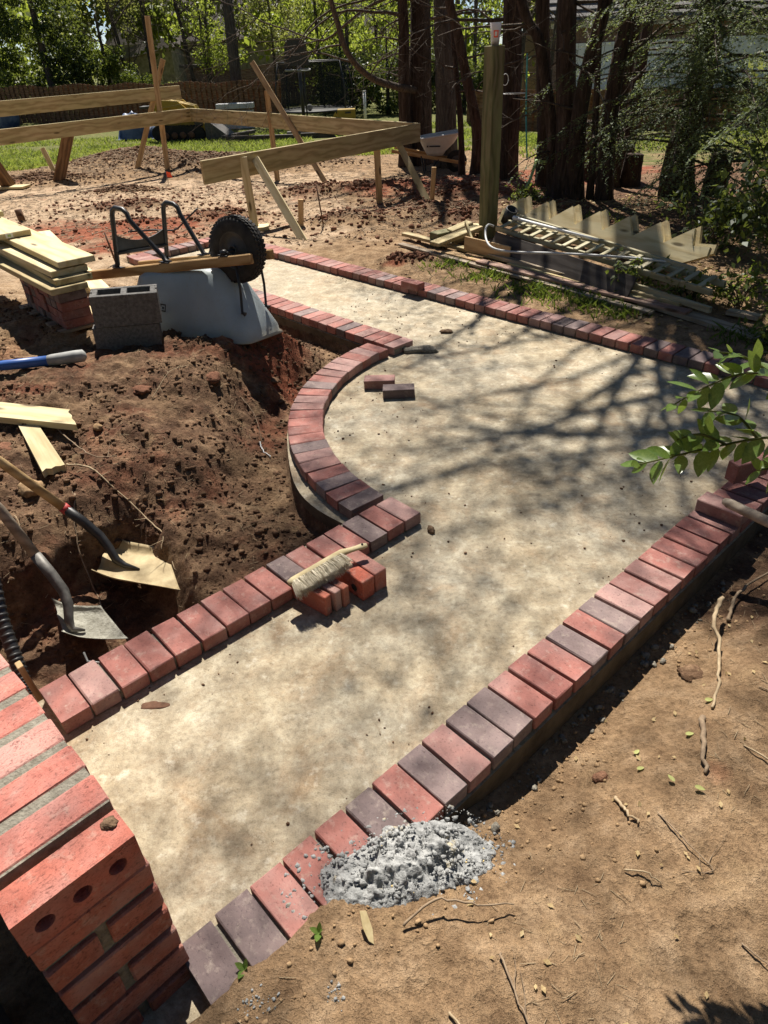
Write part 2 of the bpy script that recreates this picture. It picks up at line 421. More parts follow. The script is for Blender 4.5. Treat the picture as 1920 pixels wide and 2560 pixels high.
def mk_fresh():
    a = N('mortar_fresh'); co = a.co(rnd=False); f = a.noise(co, 40, 6, .7); c = a.ramp(f, [(.32, (.20, .203, .195)), (.5, (.31, .312, .30)), (.68, (.43, .43, .41))])
    y_ = a.noise(co, 11, 4, .6); c = a.mix(a.math('MULTIPLY', a.f(y_, .62, .70), .7), c, (.50, .40, .20)); a.color(c).rough(.98); a.p.inputs['Specular IOR Level'].default_value = .1
    a.bump(a.noise(co, 110, 4, .7), .9, .006).bump(f, .6, .01); MT['mortar_fresh'] = a.m
mk_fresh()
def mk_wood(name, light, mid, dark, rings=1.0, green=0.0, rough=.75, knots=True):
    a = N(name); co = a.co((1, 1, 1)); oi = a.n('ObjectInfo')
    warp = a.noise(a.co((1.1, 5, 5)), 1.6, 3, .5)
    sep = a.n('SeparateXYZ'); a.L(co, sep.inputs[0])
    r = a.math('ADD', a.math('MULTIPLY', a.math('ADD', sep.outputs[1], sep.outputs[2]), 62*rings), a.math('MULTIPLY', warp, 19))
    s_ = a.math('SINE', r, 0)
    fine = a.noise(a.co((3, 140, 140)), 1.0, 4, .6); blot = a.noise(a.co((2, 9, 9)), 1.0, 4, .6)
    g = a.math('ADD', a.math('MULTIPLY', s_, .24), a.math('ADD', a.math('MULTIPLY', fine, .55), a.math('MULTIPLY', blot, .45)))
    c = a.ramp(g, [(.12, light), (.52, mid), (.92, dark)])
    if knots:
        kv = a.vor(a.co((2.3, 9, 9)), 1.0); k = a.f(kv, .17, .085); c = a.mix(a.math('MULTIPLY', k, .85), c, (.07, .04, .02))
    if green: c = a.mix(a.math('MULTIPLY', a.f(blot, .35, .65), green), c, (.30, .34, .15))
    v = a.ramp(oi.outputs['Random'], [(0, (.86, .84, .82)), (1, (1.1, 1.08, 1.04))]); c = a.mix(1.0, c, v, 'MULTIPLY')
    a.color(c).rough(rough); a.p.inputs['Specular IOR Level'].default_value = .25
    a.bump(fine, .35, .002).bump(s_, .08, .002)
    MT[name] = a.m
mk_wood('pine_treated', (.50, .41, .245), (.40, .31, .165), (.22, .15, .075), 1.0, .25)
mk_wood('pine_bright', (.66, .57, .36), (.60, .50, .295), (.46, .35, .18), .9, .15)
mk_wood('pine_stud', (.56, .40, .22), (.47, .315, .16), (.30, .18, .085), .9)
mk_wood('wood_grey', (.40, .34, .26), (.29, .235, .17), (.14, .105, .07), 1.1)
mk_wood('wood_pink', (.40, .29, .22), (.30, .19, .145), (.16, .09, .07), 1.0)
mk_wood('wood_dark_board', (.10, .088, .078), (.07, .06, .052), (.035, .028, .024), 1.0, knots=False)
mk_wood('post_mossy', (.20, .165, .095), (.125, .11, .05), (.055, .048, .024), 1.0, .35)
mk_wood('post_rust', (.24, .14, .07), (.16, .085, .042), (.06, .032, .018), 1.0)
mk_wood('fence_wood', (.25, .145, .08), (.18, .10, .055), (.09, .05, .03), 1.0, knots=False)
mk_wood('ash_handle', (.50, .36, .19), (.40, .27, .13), (.22, .135, .06), 1.3, knots=False, rough=.55)
mk_wood('ash_grey', (.42, .36, .28), (.32, .265, .20), (.17, .135, .10), 1.3, knots=False, rough=.7)
mk_wood('lattice_wood', (.44, .41, .29), (.36, .32, .215), (.22, .185, .11), 1.0, .2, knots=False)
mk_wood('barrow_handle', (.52, .35, .17), (.40, .24, .10), (.20, .10, .04), .8, knots=False)
simple('block', (.08, .077, .072), (.165, .158, .147), 60, .95, .8, .004)
simple('black_steel', (.012, .012, .012), (.03, .028, .026), 25, .45, .2, .002, spec=.5)
simple('rubber', (.018, .017, .016), (.05, .046, .041), 18, .8, .3, .003)
simple('rim_steel', (.06, .055, .05), (.12, .11, .10), 14, .6, .2, .002)
simple('grey_metal', (.20, .20, .19), (.34, .34, .33), 20, .4, .2, .002, metal=.6)
simple('shovel_steel', (.07, .066, .06), (.19, .18, .16), 22, .55, .4, .002, metal=.3)
simple('shovel_tan', (.27, .20, .10), (.52, .42, .24), 14, .7, .6, .003)
simple('shovel_cement', (.20, .19, .15), (.36, .35, .29), 35, .95, .9, .006)
simple('plastic_blue', (.03, .09, .30), (.06, .14, .40), 8, .4, .1, .001)
simple('grip_grey', (.24, .24, .23), (.36, .36, .34), 20, .7, .3, .002)
simple('red_band', (.30, .03, .03), (.45, .06, .05), 30, .6, .2, .002)
simple('rust', (.09, .045, .025), (.17, .085, .05), 40, .85, .5, .002)
simple('white_plastic', (.62, .62, .60), (.74, .74, .72), 6, .45, .05, .001)
simple('pvc_grey', (.42, .42, .40), (.56, .56, .54), 6, .45, .05, .001)
simple('stone_dark', (.09, .082, .074), (.17, .155, .14), 10, .9, .6, .008)
simple('stick', (.16, .11, .07), (.32, .235, .15), 30, .9, .5, .003)
simple('stick_pale', (.27, .195, .115), (.44, .34, .21), 30, .85, .4, .002)
simple('wood_chip', (.48, .36, .17), (.66, .54, .30), 40, .85, .3, .002)
simple('clod', (.085, .052, .033), (.22, .145, .088), 60, .98, .9, .006, spec=.1)
simple('clod_red', (.13, .062, .038), (.28, .15, .09), 60, .98, .9, .006, spec=.1)
simple('crumb_grey', (.14, .125, .10), (.31, .285, .23), 70, .98, .9, .005, spec=.1)
simple('tyre_black', (.014, .013, .013), (.03, .028, .026), 12, .85, .2, .002)
simple('yellow_paint', (.28, .18, .02), (.38, .25, .04), 5, .45, .1, .002)
simple('tarp_blue', (.02, .045, .12), (.16, .20, .28), 3, .5, .3, .02)
simple('roof_shingle', (.11, .105, .10), (.20, .19, .18), 7, .9, .5, .02)
simple('roof_tan', (.10, .085, .075), (.17, .145, .125), 7, .9, .5, .02)
simple('paint_white', (.80, .81, .81), (.86, .87, .87), 3, .6, .05, .002)
simple('trim_cream', (.52, .48, .38), (.62, .58, .47), 3, .7, .05, .002)
simple('house_stone', (.16, .145, .125), (.36, .33, .29), 4.5, .95, .8, .03)
simple('glass_dark', (.05, .065, .075), (.12, .14, .15), 1.5, .12, 0, .001, spec=.6)
simple('teal_rope', (.05, .30, .30), (.12, .42, .42), 30, .8, .2, .002)
simple('tape_green', (.22, .33, .12), (.32, .44, .18), 12, .6, .1, .001)
simple('orange_flag', (.75, .07, .03), (.85, .12, .05), 12, .6, .05, .001)
simple('hole_black', (.012, .014, .012), (.022, .025, .022), 12, .8, 0, .001)
simple('mat_grey', (.20, .20, .19), (.32, .32, .30), 5, .8, .1, .001)
def mk_bark(name, a1, a2, a3, sc=1.0):
    a = N(name); co = a.co((6*sc, 6*sc, .9*sc)); f = a.noise(co, 3.2, 6, .65, 1.2); g = a.noise(a.co((1, 1, 1)), 30, 4, .6)
    c = a.ramp(f, [(.30, a1), (.5, a2), (.72, a3)]); a.color(a.mix(.5, c, a.ramp(g, [(.3, (.7, .7, .7)), (.7, (1.15, 1.15, 1.15))]), 'MULTIPLY')).rough(.95)
    a.p.inputs['Specular IOR Level'].default_value = .15
    a.bump(f, .9, .04).bump(g, .4, .008); MT[name] = a.m
mk_bark('bark_cedar', (.022, .015, .011), (.058, .04, .03), (.125, .09, .07))
mk_bark('bark_grey', (.03, .026, .022), (.075, .065, .055), (.15, .135, .115))
mk_bark('bark_thin', (.045, .036, .028), (.10, .08, .062), (.18, .15, .12), 2.0)
def mk_leaf(name, c1, c2, c3, trans=.45, rough=.5, spec=.35, nscale=2.5):
    a = N(name); co = a.co(rnd=False); f = a.noise(co, nscale, 3, .6); g = a.noise(co, nscale*14, 2, .6)
    c = a.ramp(a.math('ADD', a.math('MULTIPLY', f, .55), a.math('MULTIPLY', g, .45)), [(.35, c1), (.5, c2), (.66, c3)])
    a.color(c).rough(rough); a.p.inputs['Specular IOR Level'].default_value = spec
    tr = a.n('BsdfTranslucent'); a.L(a.mix(.35, c, (.35, .40, .04)), tr.inputs[0]); mx = a.n('MixShader'); mx.inputs[0].default_value = trans
    a.L(a.p.outputs[0], mx.inputs[1]); a.L(tr.outputs[0], mx.inputs[2]); a.L(mx.outputs[0], a.out.inputs[0]); MT[name] = a.m
mk_leaf('leaf_spring', (.13, .19, .025), (.25, .32, .045), (.38, .42, .08), .6)
mk_leaf('leaf_mid', (.05, .085, .018), (.10, .145, .03), (.18, .22, .05), .5)
mk_leaf('leaf_dark', (.02, .04, .014), (.042, .07, .024), (.085, .12, .042), .35, .5, .28)
mk_leaf('leaf_olive', (.09, .10, .03), (.17, .18, .06), (.27, .27, .10), .55)
mk_leaf('leaf_hemlock', (.05, .085, .038), (.115, .16, .075), (.24, .28, .14), .4, .62, .3, 4)
mk_leaf('leaf_privet', (.07, .14, .025), (.13, .22, .045), (.23, .32, .08), .45, .30, .5, 12)
mk_leaf('leaf_cedar', (.03, .04, .014), (.055, .068, .025), (.09, .10, .04), .35, .7, .2)
mk_leaf('leaf_dry', (.30, .20, .09), (.46, .34, .17), (.60, .48, .28), .3, .7, .2, 20)
mk_leaf('leaf_yellow', (.34, .36, .10), (.48, .50, .18), (.58, .60, .28), .4, .6, .25, 20)
mk_leaf('grass_lawn', (.10, .15, .03), (.20, .26, .05), (.34, .36, .10), .5, .6, .2, .7)
mk_leaf('grass_blade', (.05, .09, .015), (.10, .16, .03), (.20, .24, .06), .45, .55, .25, 5)
# ------------------------------------------------------------------ ground sheet
def lines(a, b, step): return np.arange(a, b, step)
def geo(start, end, s0, g):
    r = []; x = start; st = s0
    while x < end: x += st; st *= g; r.append(x)
    return np.array(r)
xs = np.concatenate([-geo(3.4, 170, .04, 1.09)[::-1], lines(-3.4, -2.4, .025), lines(-2.4, 1.9, .0135), lines(1.9, 3.4, .022), geo(3.38, 170, .04, 1.09)])
ys = np.concatenate([[-60, -20, -8, -4, -2, -1, -.5, -.2], lines(0, .5, .1), lines(.5, 4.6, .014), lines(4.6, 6.5, .02), geo(6.5, 18, .024, 1.009), geo(18, 330, .12, 1.07)])
X, Y = np.meshgrid(xs, ys); Zg = terrain(X.ravel(), Y.ravel())
nx, ny = len(xs), len(ys)
idx = np.arange(nx*ny).reshape(ny, nx)
F_ = np.stack([idx[:-1, :-1].ravel(), idx[:-1, 1:].ravel(), idx[1:, 1:].ravel(), idx[1:, :-1].ravel()], 1)
gm = npmesh('ground', np.stack([X.ravel(), Y.ravel(), Zg], 1), F_, MT['soil'], True)
xf, yf = X.ravel(), Y.ravel()
hum = np.zeros_like(xf)
for hx, hy, rx, ry, hh in HUMPS: hum = np.maximum(hum, bump(xf, yf, hx, hy, rx*1.1, ry*1.1))
leftm = sm(-xf, -0.35, 0.1)*(1-sm(yf, 5.2, 6.8))*sm(side_A(xf, yf), -.1, .1)
zone = {}
zone['damp'] = np.clip(0.62*leftm*(1-0.55*sm(-xf, 1.7, 2.3)*sm(yf, 4.0, 4.6)) + 0.75*hum + .35*sm(xf, .4, 1.6)*sm(yf, 5.6, 7.5)*(1-sm(yf, 13, 16)) + .25*sm(xf, 1.0, 2.2)*sm(yf, 1.4, 2.5)+.5*sm(xf, .7, 1.25)*sm(yf, 1.05, 1.5)*(1-sm(yf, 3.2, 3.8))*sm(side_B(xf, yf), -.05, .05), 0, 1)
zone['pale'] = np.clip(0.62*sm(yf, 6.6, 8.2)*(1-sm(yf, 14.5, 16.5))*(1-sm(xf, -.6, 1.0)) + .45*sm(-xf, 1.9, 2.4)*sm(yf, 4.2, 5.0)*(1-sm(yf, 9, 12)) - .5*hum, 0, 1)
zone['red'] = np.clip(0.62*bump(xf, yf, -3.6, 9.3, 1.5, .7)+.36*leftm+.32*sm(yf, 7.5, 9)*(1-sm(yf, 15, 17))+.55*bump(xf, yf, -2.6, 8.1, .9, .5)+.5*bump(xf, yf, 1.6, 11.6, 1.6, 1.2)+.55*bump(xf, yf, .2, 6.9, .25, .15)+.4*bump(xf, yf, 1.3, 1.75, .25, .2)+.45*bump(xf, yf, .95, 1.2, .12)+.35*bump(xf, yf, -.8, 4.5, .35)+.3*bump(xf, yf, 1.7, 1.2, .3)+.42*bump(xf, yf, 3.0, 12.5, 2, 1.2), 0, 1)
zone['grassy'] = np.clip(.8*sm(yf, 17.5, 19.5)+.55*sm(xf, 3.0, 4.2)*sm(yf, 11, 14)+.30*bump(xf, yf, 1.4, 6.3, .7, .3, -.8), 0, 1)
for k, v in zone.items():
    at_ = gm.attributes.new(k, 'FLOAT', 'POINT'); at_.data.foreach_set('value', v.astype(np.float32))
tag(link(bpy.data.objects.new('ground', gm)), kind='structure')

# ------------------------------------------------------------------ concrete path
b = MB(); n = len(OUT); top = [(x, y, 0.0) for x, y in OUT]; bot = [(x, y, -.26) for x, y in OUT]
orient = sum((OUT[i][0]*OUT[(i+1) % n][1]-OUT[(i+1) % n][0]*OUT[i][1]) for i in range(n))
fs = [tuple(range(n)) if orient > 0 else tuple(range(n))[::-1]]
for i in range(n):
    j = (i+1) % n; q = (i, n+i, n+j, j); fs.append(q if orient > 0 else q[::-1])
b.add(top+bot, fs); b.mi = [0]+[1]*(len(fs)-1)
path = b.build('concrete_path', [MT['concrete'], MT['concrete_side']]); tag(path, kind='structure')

# ------------------------------------------------------------------ brick meshes (shared)
def brick_mesh(name, l, w_, h, mat, bev=.004, seed=0, holes=False, jit=.0012):
    r = random.Random(seed); bm = MB(); bm.box(l, w_, h, None, 0, bev)
    bm.v = [(x+r.uniform(-jit, jit), y+r.uniform(-jit, jit), z+r.uniform(-jit, jit)*.6) for x, y, z in bm.v]
    return bm.mesh(name, mat)
PAV = [brick_mesh('paver_brick', .194, .0935, .057, MT['paver'], .0018+.0006*(s % 4), s, jit=.0019) for s in range(9)]
PAL = {'r': (.30, .125, .102), 'd': (.135, .102, .098), 'p': (.34, .205, .18), 'g': (.21, .158, .148), 'k': (.24, .096, .080), 'm': (.275, .148, .128)}
def pick(seq, i):
    if seq and i < len(seq): return PAL[seq[i]]
    return PAL[rng.choice('rrrkkmmmpgdr')]
def place_brick(parent, c, ang, seq=None, i=0, z=.0335, name='brick', tilt=.006):
    col = pick(seq, i); v = rng.uniform(.88, 1.12); col = tuple(q*v for q in col)
    m = Matrix.Translation((c[0]+rng.uniform(-.003, .003), c[1]+rng.uniform(-.003, .003), z+rng.uniform(-.0015, .0015))) @ Matrix.Rotation(ang+rng.uniform(-.012, .012), 4, 'Z') @ Euler((rng.uniform(-tilt, tilt), rng.uniform(-tilt, tilt), 0)).to_matrix().to_4x4()
    return inst(name, rng.choice(PAV), m, parent, col)
def row(label, p0, d, nrm_, count, pitch, seq=None):
    t = thing('brick_edging', (p0[0], p0[1], 0.0), label, 'edging')
    mb = MB(); q0 = p0+nrm_*.097; L = count*pitch
    m, _ = along((*(q0), .002), (*(q0+d*L), .002)); mb.box(L-.006, .17, .042, Matrix.Translation((0, 0, .0205))); mb.build('mortar_bed', MT['mortar'], t, m)
    ang = math.atan2(nrm_[1], nrm_[0])
    for i in range(count):
        place_brick(t, p0+d*(i+.5)*pitch+nrm_*.097, ang, seq, i)
    return t
LA = np.hypot(*(A1-A0)); nA = 16
row('straight brick edging row under the brush, from brick wall to curved row', A0, dA, left(dA), nA, LA/nA, 'rpRrrrrrrdrrrgrpr'.lower())
LB = np.hypot(*(B1-B0)); nB = int(LB/.1039)
row('long straight brick edging row beside the grey mortar pile', B0, dB, -left(dB), nB, .1039, 'ddrrrdrgmggrkrgrgpkmrkrkmkrkrkrmkrk')
t = thing('brick_edging', (-.45, 3.6, 0), 'curved brick edging row bulging beside the dug soil', 'edging')
nC = 22; th0, th1 = R(-139.3), R(134.2-360)
mb = MB(); rin, rout = RI+.012, RO_-.012; vs = []; fs = []
for k in range(45):
    a_ = th0+(th1-th0)*k/44
    for r_ in (rin, rout):
        for z_ in (.001, .044): vs.append((CC[0]+r_*math.cos(a_), CC[1]+r_*math.sin(a_), z_))
for k in range(44):
    o_ = 4*k
    fs += [(o_, o_+1, o_+5, o_+4), (o_+2, o_+6, o_+7, o_+3), (o_+1, o_+3, o_+7, o_+5)]
mb.add(vs, fs); mb.build('mortar_bed', MT['mortar'], t)
for i in range(nC):
    a_ = th0+(th1-th0)*(i+.5)/nC
    place_brick(t, CC+(RI+.097)*np.array([math.cos(a_), math.sin(a_)]), a_, 'drgrmpgrrrkmprgrmpprpr', i)
LM = np.hypot(*(M1-M0)); nM = int(LM/.1039)
row('brick edging row running from the curved row to behind the overturned wheelbarrow', M0, dM, left(dM), nM, .1039, 'prkmrdrmkrgrmrkrpgrrmprkmr')
qE = E0+dE*0.0; LE = np.hypot(*(E1-E0))-.20; nE = int(LE/.1039)
row('short brick edging row at the far end of the path behind the wheelbarrow', qE+np.array([0, 0]), dE, -left(dE), nE, LE/nE)
LC = np.hypot(*(C1-C0)); nCC = int(LC/.1039)
row('far brick edging row running along the lumber pile', C0, dC, -left(dC), nCC, .1039)

# ------------------------------------------------------------------ brick wall, lower left
WT, WL = .60, .235
wc = Vector((-.499, .757, 0)); du = Vector((.724, .690, 0)).normalized(); dv = Vector((.690, -.724, 0)).normalized()   # du across the wall, dv out of its end
wall = thing('brick_wall', (wc-du*WL/2).to_tuple(), 'red brick wall end with brick-on-edge coping at the near left corner', 'wall')
def wfr(a_, b_, z_):   # a_ along du from slab face (<=0), b_ along -dv from the end
    m = Matrix((du, -dv, Vector((0, 0, 1)))).transposed().to_4x4(); m.translation = wc+du*a_-dv*b_+Vector((0, 0, z_)); return m
WBR = (.34, .115, .078)  # lower courses coloured darker than the coping, the end's shade put in
def wb(a_, b_, z_, sa, sb, sz, seed, holes=False, col=WBR, name='brick', dz=0):
    r = random.Random(seed); m = MB()
    if not holes:
        m.box(sa, sb, sz, None, 0, .004); m.v = [(x+r.uniform(-.0015, .0015), y+r.uniform(-.0015, .0015), z+r.uniform(-.0015, .0015)) for x, y, z in m.v]
    else:
        # box with three round cores on the two large faces (local y), built as a grid of rings
        me_ = bmesh.new(); bmesh.ops.create_cube(me_, size=1, matrix=Matrix.Diagonal((sa, sb, sz, 1)))
        m.v = []; hx, hy, hz = sa/2, sb/2, sz/2; n_ = 16
        me_.free()
        cent = [(-sa*.30), 0, sa*.30]; rr = .0185
        for s_ in (-1, 1):
            yy = s_*hy
            for c0, (xa, xb) in zip(cent, ((-hx, -sa*.15), (-sa*.15, sa*.15), (sa*.15, hx))):
                ring = [(c0+rr*math.cos(2*math.pi*k/n_), yy, rr*math.sin(2*math.pi*k/n_)) for k in range(n_)]
                deep = [(x, yy-s_*.036, z) for x, y, z in ring]
                outer = []
                for k in range(n_):
                    t_ = 2*math.pi*k/n_; cx, cz = math.cos(t_), math.sin(t_); f_ = 1/max(abs(cx), abs(cz))
                    outer.append((xa+(xb-xa)*(cx*f_+1)/2, yy, cz*f_*hz))
                fs = []
                for k in range(n_):
                    k2 = (k+1) % n_
                    q = [(k, k2, n_+k2, n_+k), (n_+k, n_+k2, 2*n_+k2, 2*n_+k)]
                    fs += [f if s_ < 0 else f[::-1] for f in q]
                fs.append(tuple(range(2*n_, 3*n_)) if s_ < 0 else tuple(range(2*n_, 3*n_))[::-1])
                m.add(outer+ring+deep, fs)
        for (p, q) in (((-hx, -hz), (hx, -hz)), ((hx, -hz), (hx, hz)), ((hx, hz), (-hx, hz)), ((-hx, hz), (-hx, -hz))):
            m.add([(p[0], -hy, p[1]), (q[0], -hy, q[1]), (q[0], hy, q[1]), (p[0], hy, p[1])], [(0, 1, 2, 3)])
    v = r.uniform(.9, 1.1); o = m.build(name, MT['wirecut'], wall, wfr(a_, b_, z_) @ Euler((r.uniform(-.01, .01), r.uniform(-.006, .006), r.uniform(-.01, .01))).to_matrix().to_4x4())
    o.color = (*[q*v for q in col], 1)
    return o
cop = .105; pitch = .1035
for i in range(16):
    if i == 0: wb(-WL/2-.004, .0395, WT-cop/2-.008, WL, .079, cop-.006, 100, True, (.42, .135, .095))
    else: wb(-WL/2, .0395+.0245*0+i*pitch+.0, WT-cop/2, WL, .080, cop-.004, 100+i, False, (.42, .15, .115) if i % 3 else (.46, .225, .185))
m = MB(); L_ = 16*pitch-.1
m.box(WL-.007, L_, cop-.006, Matrix.Translation((-WL/2, .098+L_/2, WT-cop/2-.002)))
zz = WT-cop
m.box(WL-.008, 16*pitch-.02, zz+.3, Matrix.Translation((-WL/2, .0035+8*pitch, (zz-.3)/2-.002)))
m.build('mortar', MT['mortar'], wall, wfr(0, 0, 0))
z0 = zz; k = 0
while z0 > -.15:
    h_ = .068; zc = z0-.010-h_/2
    if k % 2 == 0:
        wb(-WL/2, .05, zc, WL, .10, h_, 200+k)
        for j in range(6): wb(-.05, .105+.115*0+(j+.5)*.245+.01, zc, .10, .235, h_, 230+k*10+j)
    else:
        wb(-.056, .09, zc, .112, .18, h_, 200+k); wb(-WL+.05, .09, zc, .100, .18, h_, 220+k)
        for j in range(6): wb(-.05, .185+(j+.5)*.245+.01, zc, .10, .235, h_, 230+k*10+j)
    z0 -= .0875; k += 1
# ------------------------------------------------------------------ lumber helpers
def board(name, p0, p1, w_, t_, mat, parent=None, up=(0, 0, 1), roll=0.0, bev=.003, label=None, cat=None, group=None):
    """board whose wide face (w_) lies across local y, thickness t_ along local z"""
    m, L = along(p0, p1, up, roll); b = MB(); b.box(L, w_, t_, None, 0, bev)
    o = b.build(name, MT[mat] if isinstance(mat, str) else mat, parent, m)
    if label: tag(o, label, cat or 'board', group)
    return o
def V3(x, y, dz=0.0): return Vector((x, y, tz(x, y)+dz))

# ------------------------------------------------------------------ timber frame set up beyond the path
UP = (0, 0, 1)
def rim(name, p0, p1, ztop, label, mat='pine_treated'):
    return board(name, (*p0, ztop-.1175), (*p1, ztop-.1175), .038, .235, mat, None, UP, 0, .003, label, 'beam')
rim('frame_board', (-1.79, 8.30), (.76, 11.25), .83, 'wide pine board of the timber frame nearest the camera, pointing right')
rim('frame_board', (.735, 11.29), (-1.42, 13.85), .83, 'pale pine board of the timber frame, right half of its far side')
rim('frame_board', (-1.42, 13.905), (-3.58, 16.44), .832, 'pine board with saw marks on the timber frame, left half of far side')
rim('frame_board', (-3.60, 16.46), (-8.3, 11.05), .83, 'long lower pine board of the timber frame at the far left')
rim('frame_board', (-3.86, 17.05), (-8.6, 11.2), 1.215, 'long upper pine board raised above the frame at the far left')
def stud(p0, p1, label, mat='pine_stud', w_=.089, t_=.038, roll=0, name='frame_support', cat='post'):
    return board(name, p0, p1, w_, t_, mat, None, (0, -1, .02), roll, .002, label, cat)
s0 = V3(-1.36, 8.66)
stud(s0+Vector((0, 0, -.05)), Vector((-1.40, 8.71, .80)), 'upright two by four standing on a pad before the nearest frame board', 'pine_bright')
board('foot_pad', s0+Vector((-.14, 0, .02)), s0+Vector((.16, .02, .025)), .2, .04, 'pine_bright', None, UP, 0, .003, 'short flat wood pad under the nearest upright', 'pad')
stud(V3(-.74, 8.02, -.03), Vector((-1.28, 8.83, .76)), 'pale diagonal brace leaning down right from the nearest frame board', 'pine_bright')
stud(V3(.14, 10.45, -.05), Vector((.13, 10.62, .72)), 'upright two by four under the right part of nearest frame board', 'pine_stud')
stud(V3(.80, 10.25, -.03), Vector((.42, 10.98, .66)), 'diagonal brace under the right corner of the timber frame', 'pine_treated')
stud(V3(.85, 10.22, -.05), Vector((.88, 10.2, .40)), 'short stake beside the diagonal brace at the frame corner', 'pine_stud', .06, .035, name='wood_stake', cat='stake')
stud(V3(-.70, 12.9, -.03), Vector((-1.93, 14.4, 1.60)), 'long diagonal two by four rising behind the far side of the frame', 'pine_stud')
stud(V3(-1.68, 14.05, -.05), Vector((-1.72, 14.3, 1.17)), 'upright two by four rising above the far side of the frame', 'pine_stud')
stud(V3(-4.15, 15.95, -.05), Vector((-3.85, 15.98, 2.38))+Vector((-.22, .35, 0)), 'tall leaning two by four crossing behind the far left boards', 'pine_stud', .1)
stud(V3(-4.85, 16.2, -.03), Vector((-4.02, 16.75, 1.68)), 'shorter leaning two by four crossing the tall one at far left', 'pine_stud', .1)
stud(V3(-6.95, 14.85, -.05), Vector((-6.95, 14.1, .62)), 'dark square post under the long boards at the left edge', 'post_rust', .19, .19, name='timber_post')
stud(V3(-6.15, 15.2, -.05), Vector((-5.75, 15.45, .66)), 'rusty brown slanting post under the far left boards', 'post_rust', .17, .17, name='timber_post')
stud(V3(-6.6, 16.3, -.05), Vector((-6.75, 16.35, .25)), 'small pale stake beside the slanting brown post', 'pine_bright', .1, .035, name='wood_stake', cat='stake')
board('foot_pad', V3(-7.2, 14.75, .03), V3(-6.55, 14.65, .03), .3, .04, 'pine_bright', None, UP, 0, .003, 'flat board under the dark post at the left edge', 'pad')
stud(V3(-.83, 8.72, -.04), Vector((-.80, 8.74, .33)), 'short square stake behind the pale diagonal brace', 'pine_stud', .06, .06, name='wood_stake', cat='stake')
def rod(x, y, x1, y1, h, r_, mat, name, label, cat):
    b = MB(); z_ = tz(x, y); b.tube([(x, y, z_-.05), (x1, y1, z_+h)], r_, 8); tag(b.build(name, MT[mat]), label, cat)
rod(-.55, 8.62, -.60, 8.64, .45, .008, 'rust', 'steel_rod', 'thin steel rod standing in soil right of the short stake', 'rod')
rod(-2.63, 7.40, -2.69, 7.44, .30, .010, 'rust', 'steel_rod', 'rusty steel pin standing behind the overturned wheelbarrow', 'rod')
rod(-4.85, 10.4, -4.87, 10.4, .16, .05, 'post_rust', 'stake_stub', 'short dark stub sticking out of pale soil at left', 'stake')
b = MB(); fz = tz(-3.78, 14.4); b.tube([(-3.78, 14.4, fz), (-3.79, 14.4, fz+.22)], .006, 6); fl = b.build('marker_flag', MT['grey_metal']); tag(fl, 'small orange marker flag in the soil before the crossed two by fours', 'flag')
b = MB(); b.add([(-3.79, 14.4, fz+.22), (-3.70, 14.38, fz+.20), (-3.68, 14.39, fz+.11), (-3.79, 14.4, fz+.12)], [(0, 1, 2, 3)]); b.build('pennant', MT['orange_flag'], fl)
b = MB(); pts = [(-1.95, 8.45, .33), (-2.1, 8.5, .22), (-2.25, 8.6, .10), (-2.35, 8.75, .05), (-2.6, 8.85, .045), (-2.9, 8.8, .05)]
b.tube(pts, .010, 6); tag(b.build('black_cable', MT['black_steel']), 'thin black cable hanging from the end of the nearest frame board', 'cable')

# ------------------------------------------------------------------ lumber stack on a brick pallet, left
dL = np.array([-.645, .764]); eL = np.array([.764, .645])
def lum(c, zt, label, w_=.235, L_=2.6, mat='pine_bright', yaw=0.0):
    d = np.array([dL[0]*math.cos(yaw)-dL[1]*math.sin(yaw), dL[0]*math.sin(yaw)+dL[1]*math.cos(yaw)])
    return board('lumber_board', (c[0], c[1], zt-.019), (c[0]+d[0]*L_, c[1]+d[1]*L_, zt-.019), w_, .038, mat, None, UP, 0, .003, label, 'board', None)
lum((-1.857, 4.536), .762, 'sunlit wide plank lying on top near the end of the lumber stack')
lum((-1.905, 4.505), .715, 'plank directly under the sunlit top one in the lumber stack', mat='pine_bright', yaw=.02)
lum((-1.872, 4.455), .675, 'third plank down in the lumber stack, near its dark end grain', mat='pine_treated', yaw=-.01)
lum((-1.890, 4.395), .635, 'lowest plank of the lumber stack, reaching furthest forward', mat='pine_treated', yaw=.015)
u1 = lum((-2.52, 5.21), .803, 'plank with a white end label, second highest in the lumber stack')
lum((-2.92, 5.72), .845, 'highest plank of the lumber stack at the left edge')
m, _ = along((-2.52, 5.21, .784), (-2.52+dL[0], 5.21+dL[1], .784)); b = MB(); b.box(.002, .05, .03); b.build('end_label', MT['white_plastic'], u1, Matrix.Translation((-2.545-dL[0]*.0015, 5.188-dL[1]*.0015, .786)) @ m.to_3x3().to_4x4())
b = MB(); b.box(.0015, .022, .014); b.build('label_print', MT['tape_green'], u1, Matrix.Translation((-2.545-dL[0]*.0032, 5.188-dL[1]*.0032, .786)) @ m.to_3x3().to_4x4())
